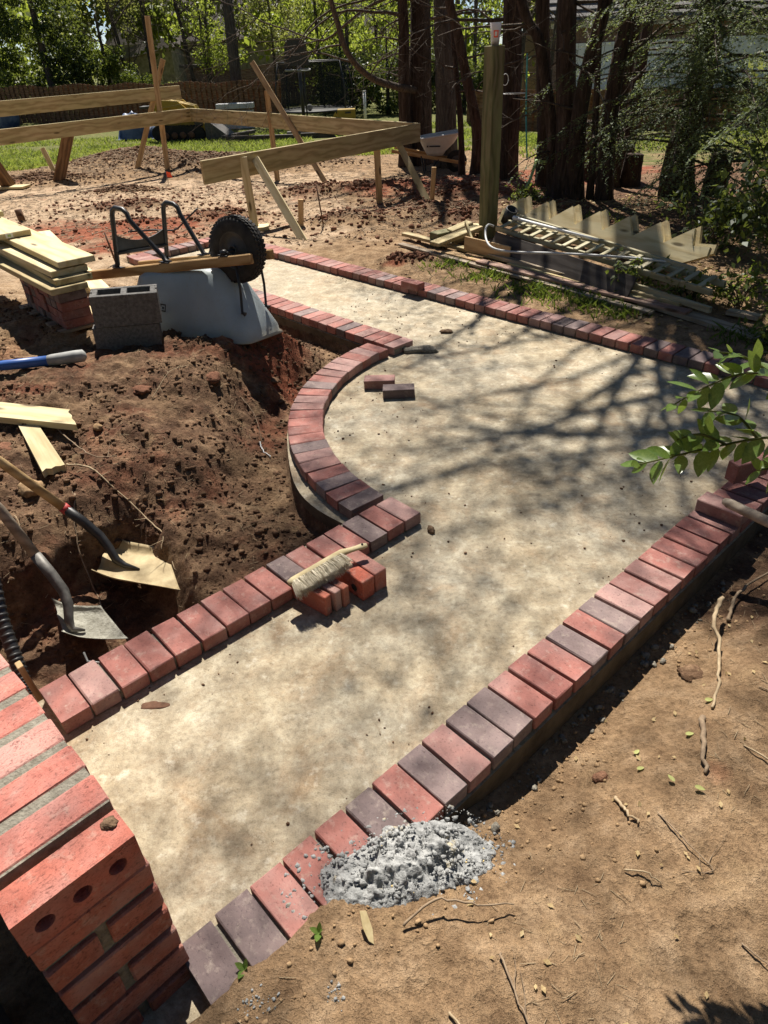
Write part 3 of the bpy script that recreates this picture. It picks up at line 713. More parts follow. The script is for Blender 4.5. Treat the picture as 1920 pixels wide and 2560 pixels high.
# bricks on a pallet below the lumber
pc = np.array([-2.02, 4.72]); zb = tz(*pc)
pal = thing('wood_pallet', (pc[0], pc[1], zb), 'dark wood pallet under the stacked bricks at left', 'pallet')
for i in range(5):
    c = pc+dL*(i*.19+.02); board('slat', (c[0]-eL[0]*.16, c[1]-eL[1]*.16, zb+.085), (c[0]+eL[0]*.13, c[1]+eL[1]*.13, zb+.085), .10, .02, 'wood_grey', pal)
for s_ in (-1, 1):
    c = pc+eL*(.10*s_-.01); board('runner', (*(c-dL*.03), zb+.03), (*(c+dL*.86), zb+.03), .05, .088, 'wood_grey', pal)
nl = 6
ZB_ = [zb+.125+k*.0585 for k in range(nl)]
for lay in range(nl):
    for i in range(8):
        c = pc+dL*(.03+i*.098+rng.uniform(-.005, .005))+eL*(-.015+rng.uniform(-.010, .010))
        m = Matrix.Translation((c[0], c[1], ZB_[lay])) @ Matrix.Rotation(math.atan2(eL[1], eL[0])+rng.uniform(-.03, .03), 4, 'Z')
        o = inst('stacked_brick', rng.choice(PAV), m, None, PAL[rng.choice('kkdd')])
        tag(o, 'dark red brick in the stack on the pallet under the lumber', 'brick', 'bricks stacked on the pallet')
board('loose_board', (-3.86, 8.72, .10), (-2.05, 5.35, .30), .14, .038, 'pine_bright', None, UP, 0, .003, 'long narrow pale plank lying behind the lumber stack toward the path', 'board')
board('loose_board', (-2.78, 6.5, .12), (-1.55, 4.98, .27), .15, .038, 'pine_bright', None, UP, 0, .003, 'pale plank lying between lumber stack and overturned wheelbarrow', 'board')
board('loose_board', (-2.6, 5.7, .27), (-1.62, 4.62, .25), .13, .035, 'pine_bright', None, UP, 0, .003, 'speckled plank lying just behind the concrete blocks', 'board')

# ------------------------------------------------------------------ concrete blocks
bf = np.array([.974, .226]); bb = np.array([-.226, .974])
def cmu_mesh(l=.400, w_=.194, h=.193):
    b = MB(); wl = .034
    def bx(x0, x1, y0, y1, z0=-h/2, z1=h/2): b.box(x1-x0, y1-y0, z1-z0, Matrix.Translation(((x0+x1)/2, (y0+y1)/2, (z0+z1)/2)), 0, .0025)
    bx(-l/2, l/2, -w_/2, -w_/2+wl); bx(-l/2, l/2, w_/2-wl, w_/2)
    e = .0008; yi = w_/2-wl-e
    bx(-.018, .018, -yi, yi, -h/2+e, h/2-e)
    for s_ in (-1, 1):
        x0, x1 = sorted((s_*(l/2-.012), s_*(l/2-.042))); bx(x0, x1, -yi, yi, -h/2+e, h/2-e)
        for y_ in (-1, 1):
            ya, yb = sorted((y_*.013, y_*yi)); xa, xb = sorted((s_*(l/2-.0005), s_*(l/2-.0125))); bx(xa, xb, ya, yb, -h/2+e, h/2-e)
    return b.mesh('concrete_block', MT['block'])
CM = cmu_mesh()
bo = np.array([-1.768, 4.250]); zb = .205
for i, (lab, dx) in enumerate((('lower of two stacked grey concrete blocks beside the wheelbarrow', .0), ('upper hollow concrete block showing its two open cores', .006))):
    c = bo+bf*(.2+dx)+bb*.097
    inst('concrete_block', CM, Matrix.Translation((c[0]+.05*i*.5, c[1], zb+.0965+i*.1945)) @ Matrix.Rotation(math.atan2(bf[1], bf[0])+.015*i, 4, 'Z') @ Matrix.Rotation(R(2.2), 4, 'Y'))
    tag(bpy.data.objects[-1] if False else C.objects[-1], lab, 'concrete block')

# ------------------------------------------------------------------ overturned wheelbarrow
def mk_poly():
    a = N('tray_poly'); co = a.co(); f = a.noise(co, 4, 5, .6); g = a.noise(co, 40, 4, .6)
    c = a.ramp(f, [(.3, (.30, .35, .36)), (.7, (.40, .45, .455))]); c = a.mix(a.math('MULTIPLY', a.f(g, .58, .75), .5), c, (.33, .29, .22))
    sp = a.n('SeparateXYZ'); a.L(a.co(rnd=False), sp.inputs[0])
    dirt = a.f(a.math('ADD', sp.outputs[2], a.math('MULTIPLY', f, .10)), .13, .05); c = a.mix(a.math('MULTIPLY', dirt, .65), c, (.36, .29, .17))
    a.color(c).rough(.42); a.bump(g, .12, .002); MT['tray_poly'] = a.m
mk_poly()
fw = Vector((.86, -.51, 0)).normalized(); aw = Vector((.51, .86, 0)).normalized()
wroot = Vector((-.90, 4.637, .195))
roll = Matrix.Rotation(R(-6), 4, 'X')
WB_ = Matrix.Translation(wroot) @ Matrix((fw, aw, Vector((0, 0, 1)))).transposed().to_4x4() @ roll
wbr = bpy.data.objects.new('wheelbarrow', None); link(wbr, WB_); tag(wbr, 'overturned wheelbarrow with pale blue tray and wheel in the air', 'wheelbarrow')
def tray(b, rimz=.015, deep=.34, mi=0, sgn=1):
    """sections from the rim (bottom, upside down) to the tray floor (top): rounded outline, nose long and sloping"""
    def outline(xr, xf, hw_r, hw_f, rad, n_=8):
        pts = []; cs = [(xf-rad*1.5, hw_f-rad, 0), (xr+rad, hw_r-rad, 90), (xr+rad, -(hw_r-rad), 180), (xf-rad*1.5, -(hw_f-rad), 270)]
        for cx, cy, a0 in cs:
            for k in range(n_+1):
                t = R(a0+90*k/n_); sx = rad*1.5 if cx > 0 or a0 in (0, 270) else rad
                pts.append((cx+sx*math.cos(t), cy+rad*math.sin(t)))
        return pts
    secs = [(-.84, .20, .335, .245, .10, 0), (-.825, .185, .32, .23, .10, .0), (-.82, .175, .318, .226, .10, .04), (-.79, .09, .295, .205, .11, .16), (-.76, .00, .27, .185, .12, .285), (-.735, -.075, .25, .17, .12, .38), (-.715, -.115, .23, .155, .115, .408), (-.67, -.16, .19, .125, .10, .418)]
    rings = []
    for k, (xr, xf, hr, hf, rad, z_) in enumerate(secs):
        o_ = outline(xr, xf, hr, hf, rad); n_ = len(o_)
        vs = []
        for x, y in o_:
            t = (x+.6)/.5; zf = z_ if z_ > .3 else z_
            zz_ = rimz+zf*(0.86+.14*min(1, max(0, (x+.7)/.6)))
            if k == 0: zz_ = rimz-.014
            vs.append((x, y, zz_))
        rings.append(vs)
    n_ = len(rings[0]); V_ = [p for r_ in rings for p in r_]; F = []
    for k in range(len(rings)-1):
        for i in range(n_):
            j = (i+1) % n_; F.append((k*n_+i, k*n_+j, (k+1)*n_+j, (k+1)*n_+i))
    F.append(tuple((len(rings)-1)*n_+i for i in range(n_)))
    b.add(V_, F, mi, True)
b = MB(); tray(b); tr_ = b.build('tray', MT['tray_poly'], wbr, WB_)
sol = tr_.modifiers.new('t', 'SOLIDIFY'); sol.thickness = .005; sol.offset = -1
# rim lip
# maker mark on the near side of the tray
def on_side(x, h_, off=.002):   # point on the near (−y) side of the tray at local x and height
    t = (h_-.04)/.34; hw_ = .318+(.25-.318)*t; hf = .226+(.17-.226)*t
    s_ = (x+.70)/.9; return Vector((x, -(hw_+(hf-hw_)*max(0, min(1, s_*.0)))-off, .015+h_*.95))
mk = MB()
def dec(x0, x1, h0, h1):
    p = [on_side(x0, h0), on_side(x1, h0), on_side(x1, h1), on_side(x0, h1)]; mk.add(p, [(0, 1, 2, 3)])
x0 = -.455; h0 = .145
for a_, b_, c_, d_ in ((0, .05, 0, .010), (0, .010, .0, .022), (.04, .05, .0, .05), (.0, .05, .042, .052), (.0, .010, .03, .05), (.016, .034, .018, .034), (-.03, -.012, 0, .010), (-.03, -.012, .042, .052), (-.022, -.012, 0, .05)):
    dec(x0+a_, x0+b_, h0+c_, h0+d_)
mk.build('maker_mark', MT['black_steel'], tr_, WB_)
def handle(sgn, name='handle'):
    p0 = Vector((.20, sgn*.105, .520)); p1 = Vector((-1.20, sgn*.27, .300))
    o = board(name, WB_ @ p0, WB_ @ p1, .045, .062, 'barrow_handle', wbr, WB_.to_3x3() @ Vector((0, 0, 1)), 0, .006); return p0, p1
hn = handle(-1); hf_ = handle(1)
def hp(sgn, s_, dz=0):   # point on top of handle at local x=s_
    t = (.20-s_)/1.40; return Vector((s_, sgn*(.105+(.27-.105)*t), .520+(.300-.520)*t+.031+dz))
# wheel
ax = Matrix.Translation((0, 0, .545)) @ Matrix.Rotation(R(90), 4, 'X')
wh = MB()
prof = [(.112, .042), (.125, .050), (.150, .052), (.175, .050), (.192, .042), (.200, .028), (.2025, .0), (.200, -.028), (.192, -.042), (.175, -.050), (.150, -.052), (.125, -.050), (.112, -.042)]
wh.lathe(prof, 56, ax)
for k in range(44):      # tread blocks
    t = 2*math.pi*k/44
    for s_ in (-1, 1):
        for q, (o1, o2, rr) in enumerate(((.004, .020, .2065), (.023, .042, .2005))):
            tt_ = t+(.035 if (s_ > 0) else 0)+q*.05
            mm = ax @ Matrix.Rotation(tt_, 4, 'Z') @ Matrix.Translation((rr-.003, 0, s_*(o1+o2)/2)) @ Matrix.Rotation(s_*.5, 4, 'X') @ Matrix.Rotation(s_*(.0 if q == 0 else .5), 4, 'Y')
            wh.box(.008, .021, o2-o1, mm)
wo_ = wh.build('wheel', MT['rubber'], wbr, WB_)
rm = MB(); rm.lathe([(.0, .030), (.030, .034), (.032, .05), (.024, .05), (.024, .034), (.055, .028), (.075, .012), (.098, .018), (.108, .036), (.114, .044), (.118, .036), (.118, -.036), (.114, -.044), (.108, -.036), (.098, -.018), (.055, -.028), (0, -.03)], 40, ax)
rm.build('rim', MT['rim_steel'], wo_, WB_)
b = MB(); b.tube([ax @ Vector((0, 0, -.125)), ax @ Vector((0, 0, .125))], .009, 10)
b.build('axle', MT['black_steel'], wbr, WB_)
for sgn in (-1, 1):
    q = hp(sgn, 0.0); b = MB(); b.box(.075, .05, .010, Matrix.Translation(q+Vector((0, 0, .005)))); b.tube([q+Vector((0, -.022, .022)), q+Vector((0, .022, .022))], .018, 12)
    for dx in (-.028, .028): b.tube([q+Vector((dx, 0, .005)), q+Vector((dx, 0, .030))], .006, 6)
    b.build('axle_bracket', MT['black_steel'], wbr, WB_)
def legU(sgn):
    a_, b_ = hp(sgn, -.87, .004), hp(sgn, -.47, .004); h_ = .36
    pts = [a_+Vector((-.035, 0, 0)), a_+Vector((-.01, 0, .003)), a_+Vector((0, 0, .02)), a_+Vector((.025, 0, h_-.03)), a_+Vector((.035, 0, h_)), a_+Vector((.06, 0, h_+.018)), a_+Vector((.13, 0, h_+.012)), a_+Vector((.165, 0, h_-.01)), a_+Vector((.18, 0, h_-.05)), b_+Vector((-.008, 0, .03)), b_+Vector((.012, 0, .004)), b_+Vector((.05, 0, 0))]
    b = MB(); b.tube(pts, .0165, 10); o = b.build('leg', MT['black_steel'], wbr, WB_)
    for p in (a_, b_):
        b = MB(); b.box(.085, .045, .007, Matrix.Translation(p+Vector((.005, 0, -.001))), 0, .002); b.build('foot_plate', MT['black_steel'], o, WB_)
    return a_, b_
l1 = legU(-1); l2 = legU(1)
# curved cross panel between the two rear uprights
pa = hp(-1, -.87)+Vector((.004, .0, 0)); pb = hp(1, -.87)+Vector((.004, 0, 0)); nseg = 14; vs = []
for k in range(nseg+1):
    t = k/nseg; p = pa.lerp(pb, t); sag = 1-(2*t-1)**2
    vs += [p+Vector((.006, 0, .10)), p+Vector((.012, 0, .215-.055*sag))]
fs = [(2*k, 2*k+2, 2*k+3, 2*k+1) for k in range(nseg)]; b = MB(); b.add(vs, fs); o = b.build('cross_panel', MT['black_steel'], wbr, WB_); s_ = o.modifiers.new('t', 'SOLIDIFY'); s_.thickness = .006
b = MB(); b.tube([pa+Vector((.012, 0, .095)), pb+Vector((.012, 0, .095))], .012, 8); b.build('cross_bar', MT['black_steel'], wbr, WB_)
for sgn in (-1, 1):   # struts from the handles to the nose of the tray
    p = hp(sgn, .08, -.06); q = Vector((.105, sgn*.125, .175)); b = MB(); b.tube([p, p.lerp(q, .5)+Vector((.01, 0, 0)), q, q+Vector((.022, 0, -.012))], .0085, 8)
    b.box(.03, .02, .012, Matrix.Translation(q+Vector((.012, 0, 0)))); b.build('nose_strut', MT['black_steel'], wbr, WB_)

# ------------------------------------------------------------------ tools at left
def cyl_tool(name, segs, label, cat, parent=None):
    """segs: list of (part name, points, radii, material)"""
    p = segs[0][1][0]; t = thing(name, p, label, cat)
    for nm, pts, rad, mat in segs:
        b = MB(); b.tube(pts, rad, 14); b.build(nm, MT[mat], t)
    return t
cyl_tool('tool_handle', [('shaft', [(-2.75, 3.86, .33), (-2.256, 3.925, .315)], .018, 'shovel_steel'), ('blue_sleeve', [(-2.30, 3.92, .317), (-2.20, 3.93, .317), (-1.945, 3.955, .325)], [.022, .030, .030], 'plastic_blue'), ('grip', [(-1.95, 3.954, .325), (-1.93, 3.957, .326), (-1.80, 3.985, .330), (-1.752, 3.993, .332), (-1.738, 3.996, .333)], [.0302, .0335, .037, .036, .018], 'grip_grey')], 'blue tool handle with a grey rubber grip lying on the soil bank', 'tool handle')
def scrap(name, corners, t_, mat, label):
    c = [Vector(q) for q in corners]
    b = MB(); top = c; r = random.Random(3); ends = []
    # broken right end: a few extra points
    e1, e2 = c[1], c[2]; br = [e1.lerp(e2, k/5)+(e1-c[0]).normalized()*r.uniform(-.03, .02) for k in range(1, 5)]
    poly = [c[0], c[1]]+br+[c[2], c[3]]; n_ = len(poly); low = [p-Vector((0, 0, t_)) for p in poly]
    b.add(poly+low, [tuple(range(n_))[::-1], tuple(range(n_, 2*n_))]+[(i, (i+1) % n_, n_+(i+1) % n_, n_+i) for i in range(n_)])
    ctr = sum(poly, Vector())/n_; m, _ = along(c[0], c[1]); m.translation = ctr; inv = m.inverted(); b.v = [tuple(inv @ Vector(p)) for p in b.v]
    o = b.build(name, MT[mat], None, m); tag(o, label, 'board'); return o
def onsoil(P_, dz): return [(x, y, float(terrain(np.array([x]), np.array([y]), False)[0])+dz) for x, y in P_]
scrap('scrap_board', onsoil([(-2.04, 3.455), (-1.62, 3.345), (-1.545, 3.205), (-1.99, 3.305)], .075), .035, 'pine_bright', 'broken pale scrap board lying flat on top of another on the soil bank')
scrap('scrap_board', onsoil([(-1.875, 3.27), (-1.605, 2.855), (-1.520, 2.915), (-1.765, 3.26)], .045), .035, 'pine_bright', 'narrow scrap board sloping down from under the broken one into the trench')

def shovel(name, hpts, hr, hmat, fpts, fr, fmat, blade, bmat, label, band=None, side=.03, curve=.0):
    t = thing(name, fpts[-1], label, 'shovel')
    b = MB(); b.tube(hpts, hr, 14); b.build('handle', MT[hmat], t)
    b = MB(); b.tube(fpts, fr, 14); b.build('socket', MT[fmat], t)
    if band: b = MB(); b.tube(band, .0235, 14); b.build('red_band', MT['red_band'], t)
    # blade: grid between back edge and tip edge with raised sides
    (bl, br, tr2, tl) = [Vector(p) for p in blade]; nu, nv = 26, 18; vs = []; fs = []
    nrm_ = (br-bl).cross(tl-bl).normalized()
    if nrm_.z < 0: nrm_ = -nrm_
    for i in range(nu+1):
        for j in range(nv+1):
            u, v = i/nu, j/nv; p = bl.lerp(br, u).lerp(tl.lerp(tr2, u), v)
            s_ = abs(2*u-1); lift = side*max(0, (s_-.70)/.30)**1.6*(1-.45*v)+.030*max(0, 1-v*3.2)**1.8
            hump = .020*math.exp(-((2*u-1)/.22)**2)*max(0, 1-v*2.2)**1.5; vs.append(p+nrm_*(lift+hump+curve*(v-.5)**2))
    for i in range(nu):
        for j in range(nv): a_ = i*(nv+1)+j; fs.append((a_, a_+nv+1, a_+nv+2, a_+1))
    b = MB(); b.add(vs, fs, 0, True); o = b.build('blade', MT[bmat], t); s_ = o.modifiers.new('t', 'SOLIDIFY'); s_.thickness = .0035
    return t
# tan square shovel
shovel('shovel', [(-1.75, 2.53, .62), (-1.599, 2.562, .42), (-1.415, 2.602, .135)], [.021, .0205, .020], 'ash_handle',
       [(-1.43, 2.60, .155), (-1.36, 2.60, .07), (-1.30, 2.585, .0), (-1.265, 2.56, -.05), (-1.235, 2.53, -.10), (-1.20, 2.52, -.125), (-1.13, 2.50, -.137)], [.022, .0225, .021, .020, .019, .014, .005], 'black_steel',
       [(-1.31, 2.43, -.145), (-1.30, 2.69, -.135), (-1.03, 2.615, -.135), (-.905, 2.33, -.155)], 'shovel_tan', 'square shovel with tan blade and red-banded wooden handle in the trench', [(-1.43, 2.60, .157), (-1.415, 2.602, .134)], .045)
shovel('shovel', [(-1.70, 2.39, .56), (-1.56, 2.374, .30), (-1.465, 2.343, .06)], [.022, .0215, .021], 'ash_grey',
       [(-1.475, 2.346, .085), (-1.42, 2.31, .01), (-1.372, 2.272, -.055), (-1.352, 2.235, -.10), (-1.348, 2.19, -.15), (-1.335, 2.17, -.185), (-1.29, 2.18, -.20)], [.023, .0235, .0225, .021, .019, .015, .005], 'shovel_steel',
       [(-1.355, 2.14, -.225), (-1.46, 2.33, -.20), (-1.25, 2.30, -.195), (-1.08, 2.105, -.215)], 'shovel_cement', 'cement-caked shovel with grey wooden handle in the trench near the wall', None, .03, .05)
b = MB(); pts = [(-1.46, 2.02, .22), (-1.43, 1.93, .11), (-1.38, 1.84, .01), (-1.345, 1.78, -.06), (-1.33, 1.74, -.10)]
b.tube(pts, .024, 14); o = b.build('corrugated_pipe', MT['black_steel']); tag(o, 'black corrugated pipe dipping into the trench beside the brick wall', 'pipe')
for k in range(22):
    t = k/21*3.9; i = int(t); p = Vector(pts[i]).lerp(Vector(pts[i+1]), t-i); d = (Vector(pts[i+1])-Vector(pts[i])).normalized(); rb = MB(); rb.tube([p-d*.005, p, p+d*.005], [.0245, .0275, .0245], 14, cap=False); rb.build('rib', MT['black_steel'], o)
stk = board('wood_stake', (-1.262, 1.715, -.16), (-1.275, 1.700, .10), .038, .02, 'pine_stud', None, (.7, .6, 0), 0, .002, 'small wooden stake wedged between brick wall and edging row', 'stake')
cl = MB(); pts = [(-1.235, 2.02, -.175), (-1.20, 1.965, -.17), (-1.14, 1.95, -.165), (-1.08, 1.985, -.165), (-1.05, 2.03, -.17)]
cl.tube(pts, .0045, 6); tag(cl.build('wire_loop', MT['grey_metal']), 'bent grey wire lying in the trench under the cement-caked shovel', 'wire')
# ------------------------------------------------------------------ timber post with a plastic cup
pz = tz(1.215, 7.65)
b = MB(); b.box(1.75, .14, .14, None, 0, .006); m = Matrix.Translation((1.22, 7.64, pz+.80)) @ Matrix.Rotation(R(32), 4, 'Z') @ Matrix.Rotation(R(-90.5), 4, 'Y')
tag(b.build('timber_post', MT['post_mossy'], None, m), 'thick mossy square post standing by the lumber pile', 'post')
PT = pz+.80+.875
def mk_clear():
    a = N('clear_plastic'); a.color((.86, .87, .88)).rough(.3); tl_ = a.n('BsdfTranslucent'); tl_.inputs[0].default_value = (.9, .9, .92, 1); tp_ = a.n('BsdfTransparent'); m1 = a.n('MixShader'); m1.inputs[0].default_value = .55; m2 = a.n('MixShader'); m2.inputs[0].default_value = .35
    a.L(a.p.outputs[0], m1.inputs[1]); a.L(tl_.outputs[0], m1.inputs[2]); a.L(m1.outputs[0], m2.inputs[1]); a.L(tp_.outputs[0], m2.inputs[2]); a.L(m2.outputs[0], a.out.inputs[0]); MT['clear_plastic'] = a.m
    a = N('drink'); a.color((.45, .16, .05)).rough(.15); a.p.inputs['Transmission Weight'].default_value = .5; MT['drink'] = a.m
mk_clear()
cx, cy = 1.215, 7.63
cup = thing('plastic_cup', (cx, cy, PT), 'clear plastic cup with a printed logo standing on the mossy post', 'cup')
mm = Matrix.Translation((cx, cy, PT+.001))
b = MB(); b.lathe([(.0, .003), (.034, .003), (.036, .0), (.052, .165), (.055, .168), (.055, .173), (.051, .173), (.035, .004), (0, .005)], 24, mm); b.build('cup_body', MT['clear_plastic'], cup)
b = MB(); b.lathe([(0, .006), (.0335, .006), (.036, .03), (0, .031)], 20, mm); b.build('drink', MT['drink'], cup)
vs = []; fs = []
for k in range(7):
    t = R(-118+k*9); 
    for z_ in (.06, .115): r_ = .0372+.016*z_/.165+.0006; vs.append((cx+r_*math.cos(t), cy+r_*math.sin(t), PT+z_))
for k in range(6): fs.append((2*k, 2*k+2, 2*k+3, 2*k+1))
b = MB(); b.add(vs, fs); b.build('logo', MT['orange_flag'], cup)
vs = []; fs = []
for k in range(4):
    t = R(-106+k*9)
    for z_ in (.072, .105): r_ = .0372+.016*z_/.165+.0014; vs.append((cx+r_*math.cos(t), cy+r_*math.sin(t), PT+z_))
for k in range(3): fs.append((2*k, 2*k+2, 2*k+3, 2*k+1))
b = MB(); b.add(vs, fs); b.build('logo_centre', MT['white_plastic'], cup)

# ------------------------------------------------------------------ lumber pile at right
def stringer(p0, p1, zb_, lean, label, teeth=7):
    hyp, hgt, th = .328, .155, .135; run = .265; x_t = run*run/hyp
    poly = [(0, 0), (teeth*hyp-.10, 0), (teeth*hyp+.10, .10), (teeth*hyp+.09, .17)]
    poly += [(teeth*hyp-.06, th+.02)]
    for k in range(teeth-1, -1, -1):
        poly += [(k*hyp+x_t, th+hgt), (k*hyp, th)]
    poly = poly[:-1]+[(0, th)]
    d = (Vector(p1)-Vector(p0)); d.z = 0; d.normalize(); side = Vector((d.y, -d.x, 0)); up = (Vector((0, 0, 1))-side*lean).normalized()
    m = Matrix((d, up, d.cross(up))).transposed().to_4x4(); m.translation = Vector((p0[0], p0[1], zb_))
    b = MB(); b.prism(poly, .038); 
    o = b.build('stair_stringer', MT['pine_bright'], None, m); return tag(o, label, 'stair stringer')
dS = np.array([.555, -.832])
q = np.array([1.34, 7.68]); zs = tz(1.7, 6.4)
stringer((*q, 0), (*(q+dS), 0), zs+.13, .55, 'sawtooth stair stringer lying in front on top of the lumber pile')
q2 = q+np.array([.07, .045]); stringer((*q2, 0), (*(q2+dS), 0), zs+.135, .55, 'second sawtooth stair stringer right behind the front one')
for i, (x_, y_) in enumerate(((1.50, 6.75), (2.15, 5.85))):
    board('sleeper', (x_-.05, y_+.02, zs+.05), (x_+.45, y_+.35, zs+.05), .09, .09, 'wood_grey', None, UP, 0, .004, ('rough timber sleeper under the left part of the lumber pile', 'rough timber sleeper under the right part of the lumber pile')[i], 'sleeper')
# trellis of two rails with rungs, lying on the pile
tre = thing('trellis', (1.35, 7.0, zs), 'cream wooden trellis with many short rungs on the lumber pile', 'trellis')
ra0, ra1 = Vector((1.22, 7.08, zs+.215)), Vector((2.47, 5.03, zs+.145))
off = Vector((.13, .085, .03)); off2 = Vector((-.02, -.09, -.10))
r1 = board('rail', ra0, ra1, .03, .045, 'lattice_wood', tre); r2 = board('rail', ra0+off, ra1+off, .03, .045, 'lattice_wood', tre)
r3 = board('rail', ra0+off2+(ra1-ra0)*.42, ra1+off2, .03, .045, 'lattice_wood', tre); board('rail', ra0+off*1.5+Vector((.02, 0, .03)), ra1+off*1.5+Vector((-.2, .2, .03)), .03, .04, 'lattice_wood', tre)
for k in range(17):
    t = (k+.6)/17.3; p = ra0.lerp(ra1, t)+Vector((0, 0, .030)); board('rung', p-off*.16, p+off*1.1, .045, .016, 'lattice_wood', tre)
board('dark_board', (1.16, 6.92, zs+.12), (2.02, 5.42, zs+.07), .02, .20, 'wood_dark_board', None, (.35, .25, .9), 0, .002, 'dark grey board standing on edge before the trellis', 'board')
# bent grey conduit
pts = [(1.16, 6.90, .33), (1.10, 6.85, .355), (1.055, 6.72, .33), (1.05, 6.55, .27), (1.10, 6.40, .245), (1.25, 6.24, .25), (1.5, 6.08, .27), (1.8, 5.92, .28), (2.1, 5.73, .29), (2.36, 5.57, .285)]
b = MB(); P_ = [Vector(p) for p in pts]; fine = []
for i in range(len(P_)-1):
    a_, b_, c_, d_ = P_[max(i-1, 0)], P_[i], P_[i+1], P_[min(i+2, len(P_)-1)]
    for k in range(5):
        t = k/5; fine.append(.5*((2*b_)+(c_-a_)*t+(2*a_-5*b_+4*c_-d_)*t*t+(3*b_-a_-3*c_+d_)*t*t*t))
b.tube(fine+[P_[-1]], .0100, 10); tag(b.build('bent_conduit', MT['pvc_grey']), 'bent grey conduit with a curled end lying over the pile', 'conduit')
b = MB(); b.tube([(1.38, 7.04, zs+.31), (1.95, 6.20, zs+.27)], .013, 10); b.tube([(1.375, 7.05, zs+.31), (1.41, 7.0, zs+.307)], .02, 10); tag(b.build('white_pipe', MT['white_plastic']), 'short white pipe with a collar lying on the trellis', 'pipe')
def lb(p0, p1, w_, t_, mat, label, dz=0.0):
    board('pile_board', V3(*p0, t_/2+.012+dz), V3(*p1, t_/2+.012+dz), w_, t_, mat, None, UP, 0, .002, label, 'board')
lb((.30, 7.56), (2.10, 5.13), .07, .022, 'wood_grey', 'long thin board at the front of the lumber pile, nearest the path')
lb((.36, 7.86), (2.33, 5.16), .085, .03, 'pine_treated', 'long board with dark knots second from the front of the pile', .03)
lb((.72, 7.12), (1.72, 5.80), .10, .022, 'pine_stud', 'pale board lying between the two long front boards', .004)
lb((1.0, 6.68), (2.33, 5.02), .10, .02, 'wood_pink', 'purplish stained board near the front of the pile', .025)
lb((1.05, 6.95), (2.05, 5.55), .12, .03, 'wood_grey', 'grey board under the dark board on edge', .03)
lb((1.28, 6.55), (2.15, 5.35), .11, .03, 'pine_treated', 'pine board half hidden below the dark board', .01)
lb((2.10, 5.36), (3.3, 3.72), .13, .032, 'wood_grey', 'weathered board leading away right from the pile', .0)
lb((2.62, 5.02), (2.78, 4.85), .09, .03, 'wood_grey', 'short weathered offcut in the leaf litter at right', .0)
lb((2.02, 5.50), (2.18, 5.26), .09, .03, 'wood_pink', 'broken reddish offcut beside the end of the dark board', .01)
def offcut(c, ang, l, w_, h, mat, label, tilt=0, dz=0):
    b = MB(); b.box(l, w_, h, None, 0, .005); m = Matrix.Translation((c[0], c[1], tz(*c)+h/2+dz)) @ Matrix.Rotation(ang, 4, 'Z') @ Matrix.Rotation(tilt, 4, 'Y')
    tag(b.build('timber_offcut', MT[mat], None, m), label, 'offcut')
offcut((.73, 7.50), R(35), .22, .14, .14, 'post_mossy', 'short square timber offcut at the left end of the pile', 0, .0)
offcut((.93, 7.52), R(20), .24, .14, .14, 'pine_treated', 'tilted square timber offcut showing its end rings', R(-14), .04)
offcut((1.06, 7.7), R(10), .30, .10, .08, 'pine_bright', 'pale block behind the tilted offcut against the post', R(4), .05)
board('timber_strip', (.62, 7.12, .14), (1.10, 7.46, .21), .14, .035, 'pine_treated', None, UP, 0, .003, 'mossy plank slanting up to the post across the pile', 'board')
board('timber_strip', (.98, 6.93, .16), (.94, 7.26, .30), .05, .02, 'pine_treated', None, (1, 0, 0), 0, .002, 'thin splintered stick leaning on the slanting plank', 'stick')
board('timber_strip', (.90, 6.98, .17), (1.28, 6.62, .14), .018, .13, 'pine_stud', None, UP, 0, .002, 'torn board standing on edge before the post', 'board')
b = MB(); b.lathe([(.055, 0), (.062, .002), (.062, .16), (.055, .16), (.055, .01), (0, .01)], 20, Matrix.Translation((1.40, 7.55, .22)) @ Matrix.Rotation(R(25), 4, 'X') @ Matrix.Rotation(R(15), 4, 'Y')); tag(b.build('drain_pipe', MT['black_steel']), 'short black drain pipe with open end beside the post', 'pipe')

# ------------------------------------------------------------------ loose bricks on the path
def loose(c, ang, z_, col, label, rx=0.0):
    m = Matrix.Translation((c[0], c[1], z_)) @ Matrix.Rotation(ang, 4, 'Z') @ Matrix.Rotation(rx, 4, 'X')
    o = inst('loose_brick', rng.choice(PAV), m, None, PAL[col]); return tag(o, label, 'brick')
loose((.010, 4.095), R(-3), .030, 'm', 'dusty paver lying on the slab, left of the loose pair')
loose((.125, 3.945), R(-1), .030, 'd', 'dark paver lying on the slab, right of the loose pair')
loose((.335, 5.955), math.atan2(dC[1], dC[0]), .062+.029, 'k', 'red brick lying lengthwise on top of the far edging row')
vB = -left(dB); loose((1.462, 2.440), math.atan2(vB[1], vB[0])-.02, .062+.029, 'm', 'loose paver lying across the near right row beside a tool handle')
loose((1.655, 2.66), math.atan2(vB[1], vB[0])+1.2, .062+.095, 'k', 'brick standing on end behind leaves on the near right row', R(90))
lA = left(dA)
def edge_brick(c, ang, l, t_, h, col, label, holes=False):
    b = MB(); b.box(l, t_, h, None, 0, .003); m = Matrix.Translation((c[0], c[1], h/2+.001)) @ Matrix.Rotation(ang, 4, 'Z')
    o = b.build('loose_brick', MT['wirecut' if holes else 'paver'], None, m); o.color = (*col, 1); tag(o, label, 'brick'); return o, m
ld = nrm(np.array([-.76, .65])); la = math.atan2(ld[1], ld[0]); pn = np.array([ld[1], -ld[0]])
